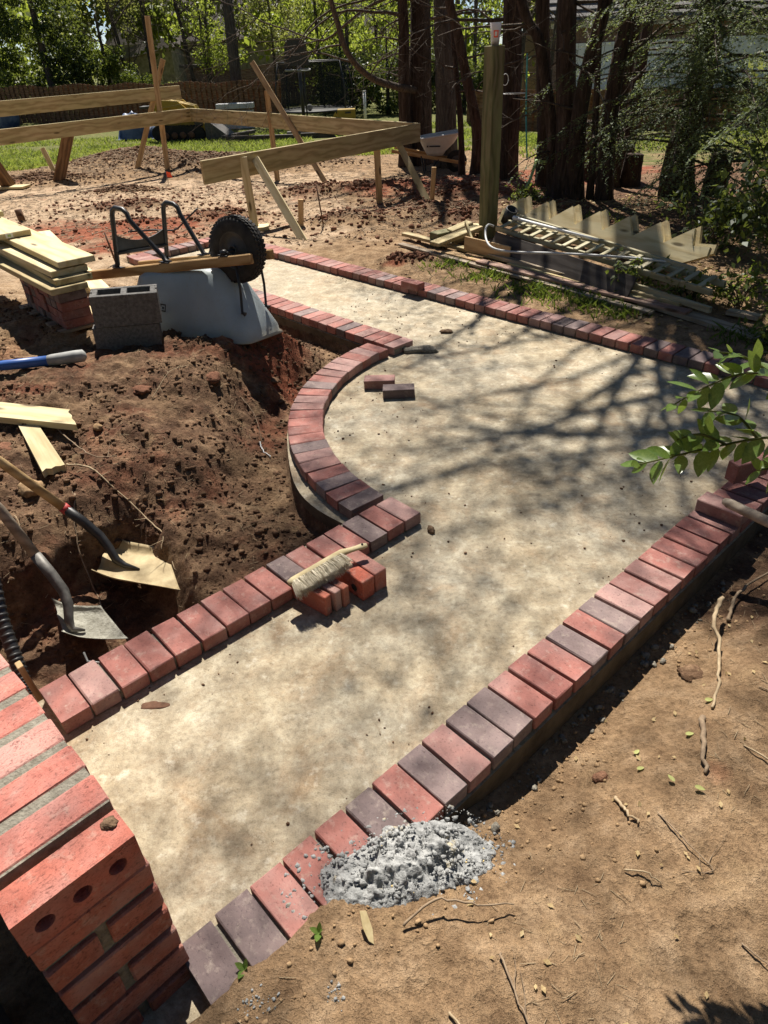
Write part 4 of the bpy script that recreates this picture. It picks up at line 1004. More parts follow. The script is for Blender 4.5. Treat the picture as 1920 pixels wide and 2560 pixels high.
for i, (c, lab, col) in enumerate((((-.228, 1.987), 'thin split brick on edge, leftmost under the brush', (.36, .115, .075)), ((-.190, 2.012), 'pinkish split brick on edge, middle of three under the brush', (.40, .24, .20)), ((-.160, 2.034), 'red split brick on edge beside the gap to the cored bricks', (.36, .13, .085)))):
    cc = np.array(c)+ld*.092; edge_brick(cc, la, .188, .032, .094, col, lab)
la2 = math.atan2(lA[1], lA[0])
for i, (c, lab) in enumerate((((-.073, 2.073), 'rough red cored brick on edge showing a round hole'), ((-.024, 2.120), 'outer rough red brick on edge at the right end of the stack'))):
    cc = np.array(c)+lA*.097; o, m = edge_brick(cc, la2, .194, .062, .094, (.40, .105, .065), lab, True)
    if i == 0:
        b = MB(); b.lathe([(.016, .0), (.0165, .0014), (.0001, .0015)], 16, m @ Matrix.Translation((-.045, .0312, -.005)) @ Matrix.Rotation(R(-90), 4, 'X')); b.build('core_hole_disc', MT['hole_black'], o)  # flat black disc on the face: the hole's inner shade as colour
# ------------------------------------------------------------------ brush
def mk_bristle():
    a = N('bristle'); oi = a.co(rnd=False); f = a.noise(oi, 60, 3); a.color(a.ramp(f, [(.3, (.52, .45, .31)), (.7, (.78, .71, .55))])).rough(.8); MT['bristle'] = a.m
mk_bristle()
p0 = Vector((-.375, 2.035, .125)); p1 = Vector((-.175, 2.185, .145)); p2 = Vector((-.075, 2.222, .150))
br = thing('hand_brush', (-.28, 2.08, .10), 'wooden hand brush with pale bristles resting on bricks', 'brush')
dX = (p1-p0).normalized(); dY = Vector((dX.y, -dX.x, 0)).normalized()   # bristles point towards the camera side
b = MB(); nn = 18; pts = []; rad = []
for k in range(nn+1):
    t = k/nn
    if t < .66: p = p0.lerp(p1, t/.66); r_ = .019
    else: p = p1.lerp(p2, (t-.66)/.34); r_ = .019-.006*math.sin((t-.66)/.34*math.pi)
    if t < .04: r_ = .013
    if t > .97: r_ = .011
    pts.append(p); rad.append(r_)
b.tube(pts, rad, 12, sq=.62); b.build('back', MT['pine_bright'], br)
b = MB(); hp_ = p1.lerp(p2, .82); b.lathe([(.0045, 0), (.0045, .0135), (0, .0135)], 10, Matrix.Translation(hp_+Vector((0, 0, -.001)))); b.build('hanging_hole_plug', MT['hole_black'], br)  # black plug instead of an opening, its dark inside given by colour
r = random.Random(5); b = MB(); dn = Vector((0, 0, -.42))
for k in range(17):
    for j in range(4):
        t = (k+.5+.5*(j % 2))/17.6; root = p0.lerp(p1, .02+t*.95)+dY*.010+Vector((0, 0, (j-1.5)*.0065)); tf_ = r.uniform(-.12, .12); ln_ = r.uniform(.92, 1.06)
        for q in range(44):
            s_ = root+dX*r.uniform(-.0052, .0052)+Vector((0, 0, r.uniform(-.0026, .0026))); fl_ = (t-.5)*.30+tf_+r.uniform(-.16, .16)
            e = s_+(dY+dX*fl_+Vector((0, 0, -.34+(j-1.5)*.16+r.uniform(-.07, .07)))).normalized()*r.uniform(.056, .068)*ln_; m_ = (s_+e)/2+Vector((0, 0, .004))
            w_ = .00065; sd2 = (dX*w_ if q % 2 else Vector((0, 0, w_))); b.add([s_-sd2, s_+sd2, m_+sd2, m_-sd2, e+sd2*.5, e-sd2*.5], [(0, 1, 2, 3), (3, 2, 4, 5)])
o = b.build('bristles', MT['bristle'], br)

# ------------------------------------------------------------------ tool handle at right edge
cyl_tool('tool_handle', [('handle', [(1.395, 2.335, .205), (1.405, 2.315, .207), (1.47, 2.14, .235), (1.75, 1.35, .36)], [.014, .020, .021, .020], 'ash_grey')], 'grey wooden tool handle end resting by the near right row', 'tool handle')

# ------------------------------------------------------------------ mortar pile
def ico(sub):
    bm = bmesh.new(); bmesh.ops.create_icosphere(bm, subdivisions=sub, radius=1); bm.verts.ensure_lookup_table()
    v = np.array([q.co[:] for q in bm.verts]); f = np.array([[w_.index for w_ in q.verts] for q in bm.faces]); bm.free(); return v, f
I1, I2, I3 = ico(1), ico(2), ico(3)
def rocks(pos, rad, seed, base=I1, flat=.75, jit=.28):
    g = np.random.default_rng(seed); v, f = base; n_ = len(pos); nv_ = len(v)
    Vv = np.repeat(v[None], n_, 0)*(1+g.uniform(-jit, jit, (n_, nv_, 1)))
    sc = g.uniform(.65, 1.3, (n_, 1, 3)); sc[:, :, 2] *= flat; Vv = Vv*sc
    a_ = g.uniform(0, 6.28, n_); c, s_ = np.cos(a_)[:, None], np.sin(a_)[:, None]; x, y = Vv[:, :, 0].copy(), Vv[:, :, 1].copy()
    Vv[:, :, 0] = x*c-y*s_; Vv[:, :, 1] = x*s_+y*c
    Vv = Vv*np.asarray(rad)[:, None, None]+np.asarray(pos)[:, None, :]
    F = (f[None]+(np.arange(n_)*nv_)[:, None, None]).reshape(-1, 3); return Vv.reshape(-1, 3), F
mc = np.array([.015, .968]); md = nrm(np.array([.97, .20])); mn = left(md)
g_ = np.random.default_rng(21); nxm, nym = 150, 90
uu, vv = np.meshgrid(np.linspace(-.27, .27, nxm), np.linspace(-.16, .16, nym)); 
wx0 = mc[0]+md[0]*uu+mn[0]*vv; wy0 = mc[1]+md[1]*uu+mn[1]*vv; prof = np.clip(1-(np.abs(uu/.235)**2.0+np.abs(vv/(.105*(1-.15*uu/.33)))**2.0)-.55*fbm(wx0, wy0, 9, 4, 92), 0, 1)**.95
wx = wx0;  wy = mc[1]+md[1]*uu+mn[1]*vv
lump = np.abs(fbm(wx, wy, 14, 4, 91, .6)); lump2 = np.maximum(0, vnoise(wx*28, wy*28, 95)-.35); lump3 = np.maximum(0, vnoise(wx*75, wy*75, 97)-.3)
hh = .78*prof*(.036+.05*lump+.045*lump2+.026*lump3)-.012*(prof < .02)
def heap_base(x, y):
    sb = side_B(x, y); o_ = np.maximum(sb, .15)-sb; far_ = terrain(x+(-dB[1])*-1*0+left(dB)[0]*-o_, y+left(dB)[1]*-o_, False)
    k_ = sm(sb, -.01, .15); return .058*(1-k_)+far_*k_
base_ = heap_base(wx.ravel(), wy.ravel()).reshape(wx.shape)
idm = np.arange(nxm*nym).reshape(nym, nxm); Fm = np.stack([idm[:-1, :-1].ravel(), idm[:-1, 1:].ravel(), idm[1:, 1:].ravel(), idm[1:, :-1].ravel()], 1)
keep = (prof.ravel()[Fm].max(1) > 0); 
jx = (fbm(wx, wy, 40, 2, 99)*.008+g_.normal(0, .0013, wx.shape))*(prof > 0); hh = hh+g_.normal(0, .0011, hh.shape)*(prof > .02); mv = np.stack([(wx+jx).ravel(), (wy-jx).ravel(), (base_+hh).ravel()], 1)
mp_ = link(bpy.data.objects.new('mortar_heap', npmesh('mortar_heap', mv, Fm[keep], MT['mortar_fresh'], False))); tag(mp_, 'crumbly heap of grey mortar spilling over the near right row', 'mortar heap')
n_ = 1500; a_ = g_.uniform(0, 6.28, n_); rr = np.sqrt(g_.uniform(0, 1.7, n_)); pu, pv = .25*rr*np.cos(a_), .115*rr*np.sin(a_)
px_, py_ = mc[0]+md[0]*pu+mn[0]*pv, mc[1]+md[1]*pu+mn[1]*pv; pr_ = np.clip(1-(np.abs(pu/.235)**2.0+np.abs(pv/.105)**2.0), 0, 1)**.75
pz_ = heap_base(px_, py_)+pr_*.050
rad_ = .0012+.0075*g_.random(n_)**4; Vr, Fr = rocks(np.stack([px_, py_, pz_], 1), rad_, 31, I1, .9, .42)
o = link(bpy.data.objects.new('mortar_lumps', npmesh('mortar_lumps', Vr, Fr, MT['mortar_fresh'])), None, mp_); o['kind'] = 'stuff'
n_ = 12; cl_ = np.array([(-.04, .04), (-.02, -.085), (.235, .01), (.17, -.03)])[g_.integers(0, 4, n_)]; pu = cl_[:, 0]+g_.normal(0, .018, n_); pv = cl_[:, 1]+g_.normal(0, .014, n_)
px_, py_ = mc[0]+md[0]*pu+mn[0]*pv, mc[1]+md[1]*pu+mn[1]*pv; pr_ = np.clip(1-(np.abs(pu/.235)**2.0+np.abs(pv/.105)**2.0), 0, 1)**.75
Vr, Fr = rocks(np.stack([px_, py_, heap_base(px_, py_)+pr_*.075+.003], 1), g_.uniform(.0012, .0042, n_), 33, I1, .8, .35)
o = link(bpy.data.objects.new('sand_crumbs', npmesh('sand_crumbs', Vr, Fr, simple('yellow_sand', (.46, .34, .13), (.62, .48, .22), 30, .95, .3))), None, mp_); o['kind'] = 'stuff'

# ------------------------------------------------------------------ stone step at the near left corner
b = MB(); b.box(.5, .5, .3, None, 0, .02); b.v = [(x+rng.uniform(-.02, .02), y+rng.uniform(-.02, .02), z+rng.uniform(-.01, .01)) for x, y, z in b.v]
tag(b.build('stone_step', MT['stone_dark'], None, Matrix.Translation((-1.06, .46, .16)) @ Matrix.Rotation(R(-44), 4, 'Z')), 'dark rough stone block behind the wall at the lower left corner', 'stone')
# ------------------------------------------------------------------ fences
def fence(p0, p1, z0, z1, h, pitch_, pw, label, sag, gap_p=.5):
    p0 = np.array(p0); p1 = np.array(p1); L = np.hypot(*(p1-p0)); d = (p1-p0)/L; nn_ = np.array([-d[1], d[0]]); ang = math.atan2(d[1], d[0])
    t = thing('wood_fence', (*p0, z0), label, 'fence'); meshes = {}
    b = MB(); b.prism([(-pw/2, 0), (pw/2, 0), (pw/2, h-.04), (pw/2-.03, h), (-pw/2+.03, h), (-pw/2, h-.04)], .02, Matrix.Rotation(R(90), 4, 'X')); pm = b.mesh('picket', MT['fence_wood'])
    n_ = int(L/pitch_)
    for i in range(n_):
        for side in (0, 1):
            s_ = (i+.5*side)*pitch_; zz_ = z0+(z1-z0)*s_/L+sag*(math.sin(s_*1.35)**2)*.5+rng.uniform(-.01, .01)
            c = p0+d*s_+nn_*(.045 if side else -.045)
            inst('picket', pm, Matrix.Translation((c[0], c[1], zz_)) @ Matrix.Rotation(ang, 4, 'Z') @ Matrix.Rotation(rng.uniform(-.008, .008), 4, 'Y'), t)
    for k in (.22, .55, .86):
        board('rail', (*p0, z0+h*k), (*p1, z1+h*k), .04, .08, 'fence_wood', t)
    for i in range(int(L/2.4)+1):
        c = p0+d*min(L, i*2.4); zz_ = z0+(z1-z0)*i*2.4/L; board('post', (c[0]+nn_[0]*.07, c[1]+nn_[1]*.07, zz_-.2), (c[0]+nn_[0]*.07, c[1]+nn_[1]*.07, zz_+h-.06), .09, .09, 'fence_wood', t)
fence((-17.5, 34.2), (-3.1, 32.2), -.50, -.72, 1.36, .215, .14, 'dark brown picket fence behind the timber frame at left', .18)
fence((3.4, 26.2), (13.2, 24.4), -.80, -1.05, 1.19, .20, .13, 'dark brown picket fence behind the cedar trunks at right', .05)

# ------------------------------------------------------------------ houses
def wallbox(parent, name, x0, x1, y0, y1, z0, z1, mat):
    b = MB(); b.box(x1-x0, y1-y0, z1-z0, Matrix.Translation(((x0+x1)/2, (y0+y1)/2, (z0+z1)/2))); return b.build(name, MT[mat] if isinstance(mat, str) else mat, parent)
def mk_housebrick():
    a = N('house_brick'); tc = a.n('TexCoord'); mp = a.n('Mapping'); mp.inputs['Rotation'].default_value = (R(90), 0, 0); a.L(tc.outputs['Object'], mp.inputs[0])
    br_ = a.n('TexBrick'); br_.inputs['Scale'].default_value = 4.2; br_.inputs['Mortar Size'].default_value = .012
    for k, c in (('Color1', (.17, .095, .07)), ('Color2', (.25, .15, .11)), ('Mortar', (.30, .27, .23))): br_.inputs[k].default_value = (*c, 1)
    a.L(mp.outputs[0], br_.inputs['Vector']); a.color(br_.outputs[0]).rough(.9); MT['house_brick'] = a.m
mk_housebrick()
HR = thing('brick_house', (14, 40, -1), 'brown brick house with white garage doors behind the right fence', 'house')
wallbox(HR, 'wall', 9.2, 26, 40, 49, -1.2, 2.0, 'house_brick')
wallbox(HR, 'eave_board', 8.9, 26.3, 39.55, 39.75, 1.98, 2.30, 'trim_cream')
wallbox(HR, 'soffit', 8.9, 26.3, 39.75, 40.1, 2.0, 2.05, 'trim_cream')
b = MB(); b.add([(8.7, 39.4, 2.28), (26.5, 39.4, 2.28), (26.5, 44.5, 5.4), (8.7, 44.5, 5.4), (8.7, 49.6, 2.28), (26.5, 49.6, 2.28)], [(0, 1, 2, 3), (3, 2, 5, 4)]); o = b.build('roof', MT['roof_shingle'], HR); s_ = o.modifiers.new('t', 'SOLIDIFY'); s_.thickness = .12
for k in range(11):
    zz_ = 2.34+k*.29; yy_ = 39.42+(zz_-2.28)/.612; wallbox(o, 'shingle_course', 8.7, 26.5, yy_-.05, yy_+.10, zz_+.03, zz_+.075, 'roof_shingle')
for (x0, x1) in ((10.2, 12.75), (13.55, 16.9), (17.5, 20.3)):
    dr = wallbox(HR, 'garage_door', x0, x1, 39.90, 39.985, -1.2, 1.22, 'paint_white')
    for r_ in range(4):
        for c_ in range(4):
            w_ = (x1-x0)/4; wallbox(dr, 'panel', x0+w_*c_+.07, x0+w_*(c_+1)-.07, 39.868, 39.902, -1.12+r_*.6, -.68+r_*.6, 'paint_white')
    for xx in (x0-.13, x1+.02): wallbox(HR, 'door_trim', xx, xx+.11, 39.88, 39.99, -1.2, 1.32, 'paint_white')
    wallbox(HR, 'door_trim', x0-.13, x1+.13, 39.86, 39.98, 1.225, 1.36, 'paint_white')
for xx in (10.35,):
    pass
lampb = wallbox(HR, 'wall_lamp', 13.1, 13.28, 39.80, 39.98, 1.35, 1.62, 'black_steel')
HL = thing('stone_house', (-13, 50, -.6), 'grey stone house with an arched window behind the left fence', 'house')
wallbox(HL, 'wall', -14.9, -11.1, 48.5, 54, -1, 2.2, 'house_stone')
wallbox(HL, 'wall', -13.6, 2.0, 52, 60, -1, 2.3, 'house_stone')
b = MB(); b.add([(-15.4, 48.1, 1.25), (-11.0, 48.1, 2.0), (-12.2, 51, 5.4), (-13.4, 51, 5.4), (-15.4, 54, 1.25), (-11.0, 54, 2.0)], [(0, 1, 2, 3), (0, 3, 4), (1, 5, 2), (3, 2, 5, 4)]); o = b.build('roof', MT['roof_tan'], HL); s_ = o.modifiers.new('t', 'SOLIDIFY'); s_.thickness = .1
b = MB(); b.add([(-13.8, 51.6, 2.25), (2.6, 51.6, 2.25), (2.6, 56, 6.4), (-13.8, 56, 6.4), (-13.8, 60.4, 2.25), (2.6, 60.4, 2.25)], [(0, 1, 2, 3), (3, 2, 5, 4)]); o = b.build('roof', MT['roof_tan'], HL); s_ = o.modifiers.new('t', 'SOLIDIFY'); s_.thickness = .1
arch = [(-.36, 0), (.36, 0), (.36, .5)]+[(.36*math.cos(t), .5+.36*math.sin(t)) for t in np.linspace(.2, math.pi-.2, 9)]+[(-.36, .5)]
b = MB(); b.prism([(x*1.22, y*1.12-.05) for x, y in arch], .08, Matrix.Translation((-13.55, 48.47, .32)) @ Matrix.Rotation(R(90), 4, 'X')); wn = b.build('window', MT['trim_cream'], HL)
b = MB(); b.prism(arch, .06, Matrix.Translation((-13.55, 48.43, .32)) @ Matrix.Rotation(R(90), 4, 'X')); b.build('pane', MT['glass_dark'], wn)
w2 = wallbox(HL, 'window', -12.35, -11.85, 48.42, 48.52, .3, 1.1, 'trim_cream'); wallbox(w2, 'pane', -12.30, -11.90, 48.39, 48.45, .36, 1.04, 'glass_dark')
sh = thing('red_shed', (-5.5, 40, -.6), 'reddish brown shed and screen fence beyond the left fence', 'shed')
for i in range(24):
    x_ = -8.6+i*.26; wallbox(sh, 'board', x_, x_+.245, 40+.02*(i % 2), 40.05+.02*(i % 2), -.7, 1.02+.10*math.sin(i*.5), 'wood_pink')
wallbox(sh, 'roof_edge', -8.8, -6.2, 39.6, 41.5, 1.10, 1.22, 'roof_tan')

# ------------------------------------------------------------------ trampoline and hoop
def mk_net():
    a = N('safety_net'); a.color((.012, .014, .012)).rough(.9); tr = a.n('BsdfTransparent'); mx = a.n('MixShader'); mx.inputs[0].default_value = .6
    a.L(tr.outputs[0], mx.inputs[1]); a.L(a.p.outputs[0], mx.inputs[2]); a.L(mx.outputs[0], a.out.inputs[0]); MT['safety_net'] = a.m
mk_net()
TC = Vector((-1.85, 30.2, 0)); TR = 1.35; tz0 = -.62
tr = thing('trampoline', (TC.x, TC.y, tz0), 'round trampoline with tall dark safety net on the far lawn', 'trampoline')
zm = -.22
b = MB(); b.lathe([(0, zm), (TR*.86, zm)], 40, Matrix.Translation((TC.x, TC.y, 0))); b.build('jumping_mat', MT['mat_grey'], tr)
b = MB(); b.tube([TC+Vector((TR*math.cos(t), TR*math.sin(t), zm)) for t in np.linspace(0, 2*math.pi, 41)], .035, 8); b.build('frame_ring', MT['black_steel'], tr)
for k in range(44):
    t = 2*math.pi*k/44; b = MB(); b.tube([TC+Vector((TR*.86*math.cos(t), TR*.86*math.sin(t), zm)), TC+Vector((TR*math.cos(t), TR*math.sin(t), zm))], .012, 5); b.build('spring', MT['grey_metal'], tr)
nm = MB(); vs = []; fs = []
for k in range(41):
    t = 2*math.pi*k/40
    for z_, r_ in ((zm+.02, TR*.98), (zm+.5, TR*.93), (zm+1.05, TR*.90), (1.30, TR*.97)): vs.append(TC+Vector((r_*math.cos(t), r_*math.sin(t), z_)))
for k in range(40):
    for j in range(3): fs.append((4*k+j, 4*k+4+j, 4*k+5+j, 4*k+1+j))
nm.add(vs, fs, 0, True); nm.build('safety_net', MT['safety_net'], tr)
b = MB(); b.tube([TC+Vector((TR*.97*math.cos(t), TR*.97*math.sin(t), 1.30)) for t in np.linspace(0, 2*math.pi, 41)], .022, 6); b.build('top_ring', MT['black_steel'], tr)
for k in range(6):
    t = 2*math.pi*k/6+.35; x_, y_ = math.cos(t), math.sin(t); b = MB(); b.tube([TC+Vector((TR*x_*1.08, TR*y_*1.08, tz0)), TC+Vector((TR*1.1*x_, TR*1.1*y_, .5)), TC+Vector((TR*.97*x_, TR*.97*y_, 1.30))], .028, 6); b.build('pole', MT['black_steel'], tr)
b = MB(); v_, f_ = I3; b.add([tuple(Vector(p)*.11+Vector((-2.05, 29.6, zm+.11))) for p in v_], [tuple(f) for f in f_], 0, True); tag(b.build('ball', MT['mat_grey']), 'small grey ball lying on the trampoline mat', 'ball')
hp2 = thing('basketball_hoop', (-2.2, 27.9, -.6), 'dark basketball backboard and ring seen above the trampoline', 'basketball hoop')
b = MB(); b.prism([(-.42, 0), (.42, 0), (.36, .62), (.2, .78), (-.2, .78), (-.36, .62)], .05, Matrix.Translation((-2.25, 28.0, 1.23)) @ Matrix.Rotation(R(90), 4, 'X')); b.build('backboard', MT['black_steel'], hp2)
b = MB(); b.tube([Vector((-2.2, 27.6, 1.12))+Vector((.42*math.cos(t), .42*math.sin(t)*.8-.1, .02*math.sin(2*t))) for t in np.linspace(0, 2*math.pi, 25)], .02, 6); b.build('ring', MT['grey_metal'], hp2)
b = MB(); b.tube([(-2.2, 28.35, -.6), (-2.2, 28.3, 1.4)], .06, 8); b.build('pole', MT['black_steel'], hp2)
for x_ in (-.3, .3):
    b = MB(); b.tube([(-2.2+x_, 28.05, 1.9), (-2.2+x_*.3, 28.3, .75)], .025, 6); b.build('bracket_arm', MT['black_steel'], hp2)
b = MB(); b.tube([(-.02, 28, -.62), (-.01, 28, .40)], .05, 10); b.tube([(-.01, 28, .40), (-.01, 28, .42)], .056, 10); tag(b.build('white_pole', MT['white_plastic']), 'thin white plastic pole standing right of the trampoline', 'pole')
ym = thing('yellow_machine', (-.7, 27.6, -.6), 'small yellow machine box beside the trampoline edge', 'machine')
b = MB(); b.box(.62, .4, .30, Matrix.Translation((-.66, 27.6, -.22)), 0, .02); b.build('housing', MT['yellow_paint'], ym)
b = MB(); b.box(.2, .03, .05, Matrix.Translation((-.60, 27.385, -.17))); b.build('nameplate', MT['black_steel'], ym)
b = MB(); b.prism([(-.18, 0), (.14, 0), (.02, .26)], .05, Matrix.Translation((-1.05, 27.4, -.4)) @ Matrix.Rotation(R(90), 4, 'X')); b.build('side_guard', MT['yellow_paint'], ym)
for x_ in (-.9, -.42):
    b = MB(); b.lathe([(0, -.05), (.12, -.05), (.13, 0), (.12, .05), (0, .05)], 16, Matrix.Translation((x_, 27.38, -.48)) @ Matrix.Rotation(R(90), 4, 'X')); b.build('wheel', MT['tyre_black'], ym)

# ------------------------------------------------------------------ track loader and tarp
tl = thing('track_loader', (-5.9, 25.4, -.58), 'yellow compact track loader with a black bucket parked on the lawn', 'loader')
lx, ly, lz = -5.9, 25.4, -.575
def trk(y_):
    pr_ = []
    for t in np.linspace(-90, 90, 9): pr_.append((.62+.20*math.cos(R(t)), .20+.20*math.sin(R(t))))
    for t in np.linspace(90, 270, 9): pr_.append((-.62+.22*math.cos(R(t)), .24+.22*math.sin(R(t))))
    b = MB(); b.prism(pr_, .22, Matrix.Translation((lx, y_, lz)) @ Matrix.Rotation(R(90), 4, 'X')); o = b.build('track', MT['tyre_black'], tl)
    for k in range(14):
        x_ = -.72+k*.11; b = MB(); b.box(.05, .23, .03, Matrix.Translation((lx+x_, y_, lz+.425-.02*abs(x_)))); b.build('track_shoe', MT['tyre_black'], o)
    for x_ in (-.4, -.13, .13, .4):
        b = MB(); b.lathe([(0, 0), (.09, 0), (.1, .02), (.05, .03), (0, .03)], 14, Matrix.Translation((lx+x_, y_-.12, lz+.18)) @ Matrix.Rotation(R(90), 4, 'X')); b.build('roller', MT['rust'], o)
trk(ly-.42); trk(ly+.42)
b = MB(); b.prism([(-.75, .35), (.55, .35), (.72, .62), (.55, .95), (-.2, 1.12), (-.78, 1.05)], .58, Matrix.Translation((lx, ly, lz)) @ Matrix.Rotation(R(90), 4, 'X')); b.build('body', MT['yellow_paint'], tl)
for y_ in (-.40, .40):
    b = MB(); b.prism([(-.8, .95), (-.6, 1.15), (.1, 1.10), (.85, .45), (1.0, .2), (.9, .16), (.70, .38), (.05, .93), (-.6, .93)], .07, Matrix.Translation((lx, ly+y_, lz)) @ Matrix.Rotation(R(90), 4, 'X')); b.build('lift_arm', MT['yellow_paint'], tl)
b = MB(); b.box(.5, .5, .06, Matrix.Translation((lx-.9, ly, lz+.95))); b.box(.05, .5, .4, Matrix.Translation((lx-.72, ly, lz+1.1))); b.build('control_panel', MT['black_steel'], tl)
b = MB(); b.prism([(.85, .02), (1.55, .02), (1.60, .06), (1.0, .52), (.86, .48)], 1.15, Matrix.Translation((lx, ly, lz)) @ Matrix.Rotation(R(90), 4, 'X')); b.build('bucket', MT['rim_steel'], tl)
b = MB(); b.box(.28, .3, .3, Matrix.Translation((lx+.66, ly-.3, lz+.55)), 0, .02); b.build('hydraulic_block', MT['black_steel'], tl)
g_ = np.random.default_rng(9); gx, gy = np.meshgrid(np.linspace(-1, 1, 26), np.linspace(-1, 1, 18)); hh = np.clip(1-gx**2-gy**2, 0, 1)**.5*(.55+.35*fbm(gx, gy, 2.3, 3, 6))+.03
idm = np.arange(gx.size).reshape(gx.shape); Fm = np.stack([idm[:-1, :-1].ravel(), idm[:-1, 1:].ravel(), idm[1:, 1:].ravel(), idm[1:, :-1].ravel()], 1)
o = link(bpy.data.objects.new('blue_tarp', npmesh('blue_tarp', np.stack([(-7.6+gx*.65).ravel(), (26.4+gy*.5).ravel(), (-.58+hh*1.15).ravel()], 1), Fm, MT['tarp_blue']))); tag(o, 'crumpled blue tarp over a heap left of the track loader', 'tarp')
def bag(x, y, sx, sy, sz, mat, name, label, cat):
    v_, f_ = I3; g2 = np.random.default_rng(int(x*100) & 255); vv_ = v_*np.array([sx, sy, sz])*(1+.12*g2.standard_normal((len(v_), 1))*.5); z_ = float(terrain(np.array([x]), np.array([y]), False)[0])
    o = link(bpy.data.objects.new(name, npmesh(name, vv_+np.array([x, y, z_+sz*.7]), f_, MT[mat], True))); tag(o, label, cat)
bag(-14.6, 32.8, .45, .4, .55, 'tarp_blue', 'covered_bin', 'pale blue covered bin half visible at the left edge by the fence', 'bin')
b = MB(); b.box(1.3, .5, .16, Matrix.Translation((-4.6, 28.5, .12)), 0, .01); b.box(1.2, .4, .55, Matrix.Translation((-4.6, 28.5, -.3))); tag(b.build('white_bench', MT['pvc_grey']), 'grey work table with white clutter beyond the track loader', 'table')
# raised bed timbers on the lawn
def tim(p0, p1, label): board('bed_timber', (p0[0], p0[1], tz(*p0)+.07), (p1[0], p1[1], tz(*p1)+.07), .12, .16, 'wood_dark_board', None, UP, 0, .01, label, 'timber')
tim((-4.45, 24.4), (-3.7, 26.0), 'dark bed timber lying askew right of the loader bucket'); tim((-4.3, 24.1), (-2.1, 23.6), 'long dark garden bed timber on the lawn behind the frame'); tim((-2.0, 23.9), (-.7, 23.9), 'dark bed timber before the low block wall on the lawn')
lw = thing('low_block_wall', (-1.5, 25, -.6), 'low wall of mossy blocks at the edge of the lawn', 'wall')
for i in range(7):
    for j in range(2):
        b = MB(); b.box(.28, .22, .14, Matrix.Translation((-2.4+i*.29+.14*j, 25.2, -.53+j*.145)), 0, .015); b.build('block', MT['stone_dark'], lw)

# ------------------------------------------------------------------ second wheelbarrow, upright under the trees
w2 = thing('wheelbarrow', (1.3, 14.5, tz(1.3, 14.5)), 'upright grey wheelbarrow standing beside the cedar trunks', 'wheelbarrow')
gz = tz(1.3, 14.4)
W2 = Matrix.Translation((1.42, 14.2, gz)) @ Matrix.Rotation(R(-8), 4, 'Z')
b = MB(); secs = [(-.26, .02, .14, .30), (-.30, .07, .17, .36), (-.36, .22, .22, .47), (-.40, .30, .26, .56), (-.43, .33, .28, .60)]
vs = []; fs = []; n_ = 28
for k, (xr, xf, hw_, z_) in enumerate(secs):
    for i in range(n_):
        t = 2*math.pi*i/n_; c_, s_ = math.cos(t), math.sin(t); e_ = .5
        x_ = (xr+xf)/2+(xf-xr)/2*math.copysign(abs(c_)**e_, c_); y_ = hw_*math.copysign(abs(s_)**e_, s_)
        vs.append(W2 @ Vector((x_-.05, y_, z_+.12*(x_+.3)*(k/4))))
for k in range(4):
    for i in range(n_): j = (i+1) % n_; fs.append((k*n_+i, k*n_+j, (k+1)*n_+j, (k+1)*n_+i))
fs.append(tuple(range(n_))[::-1]); b.add(vs, fs, 0, True); o = b.build('tray', MT['pvc_grey'], w2); s_ = o.modifiers.new('t', 'SOLIDIFY'); s_.thickness = .012
b = MB(); b.tube([Vector(p) for p in vs[-n_:]]+[Vector(vs[-n_])], .018, 8); b.build('rim', MT['pvc_grey'], o)
b = MB(); 
for dx in (-.25,): b.box(.20, .003, .022, W2 @ Matrix.Translation((-.17, -.238, .47)) @ Matrix.Rotation(R(-22), 4, 'X')); b.box(.03, .003, .03, W2 @ Matrix.Translation((-.30, -.236, .47)) @ Matrix.Rotation(R(-22), 4, 'X'))
b.build('maker_mark', MT['black_steel'], o)
for s_ in (-1, 1):
    board('handle', W2 @ Vector((-.95, s_*.28, .42)), W2 @ Vector((.40, s_*.09, .16)), .04, .055, 'barrow_handle', w2)
    b = MB(); b.tube([W2 @ Vector((-.42, s_*.22, .32)), W2 @ Vector((-.36, s_*.22, .0)), W2 @ Vector((-.26, s_*.22, .0)), W2 @ Vector((-.10, s_*.17, .25))], .014, 6); b.build('leg', MT['black_steel'], w2)
wm = W2 @ Matrix.Translation((.22, 0, .19)) @ Matrix.Rotation(R(90), 4, 'X')
b = MB(); b.lathe([(.10, .04), (.15, .05), (.185, .035), (.19, 0), (.185, -.035), (.15, -.05), (.10, -.04)], 28, wm); o = b.build('wheel', MT['tyre_black'], w2)
b = MB(); b.lathe([(0, .02), (.06, .02), (.1, .035), (.1, -.035), (.06, -.02), (0, -.02)], 20, wm); b.build('rim', MT['rim_steel'], o)
# ------------------------------------------------------------------ vegetation
def leaves(P, size, g, aspect=.5, up=.3, dirs=None, fold=.25):
    """one folded diamond leaf per point"""
    n_ = len(P); d = g.standard_normal((n_, 3)) if dirs is None else dirs+g.standard_normal((n_, 3))*.35
    d /= np.linalg.norm(d, axis=1)[:, None]+1e-9
    q = g.standard_normal((n_, 3)); q[:, 2] += up*3; s_ = np.cross(d, q); s_ /= np.linalg.norm(s_, axis=1)[:, None]+1e-9; nn_ = np.cross(s_, d)
    sz = np.asarray(size)[:, None] if hasattr(size, '__len__') else size
    a_ = P-d*sz*.5; b_ = P+d*sz*.5; l_ = P-s_*sz*aspect*.5+nn_*sz*fold*aspect; r_ = P+s_*sz*aspect*.5+nn_*sz*fold*aspect
    V_ = np.stack([a_, r_, b_, l_], 1).reshape(-1, 3); i_ = np.arange(n_)*4
    return V_, np.stack([i_, i_+1, i_+2, i_+3], 1)
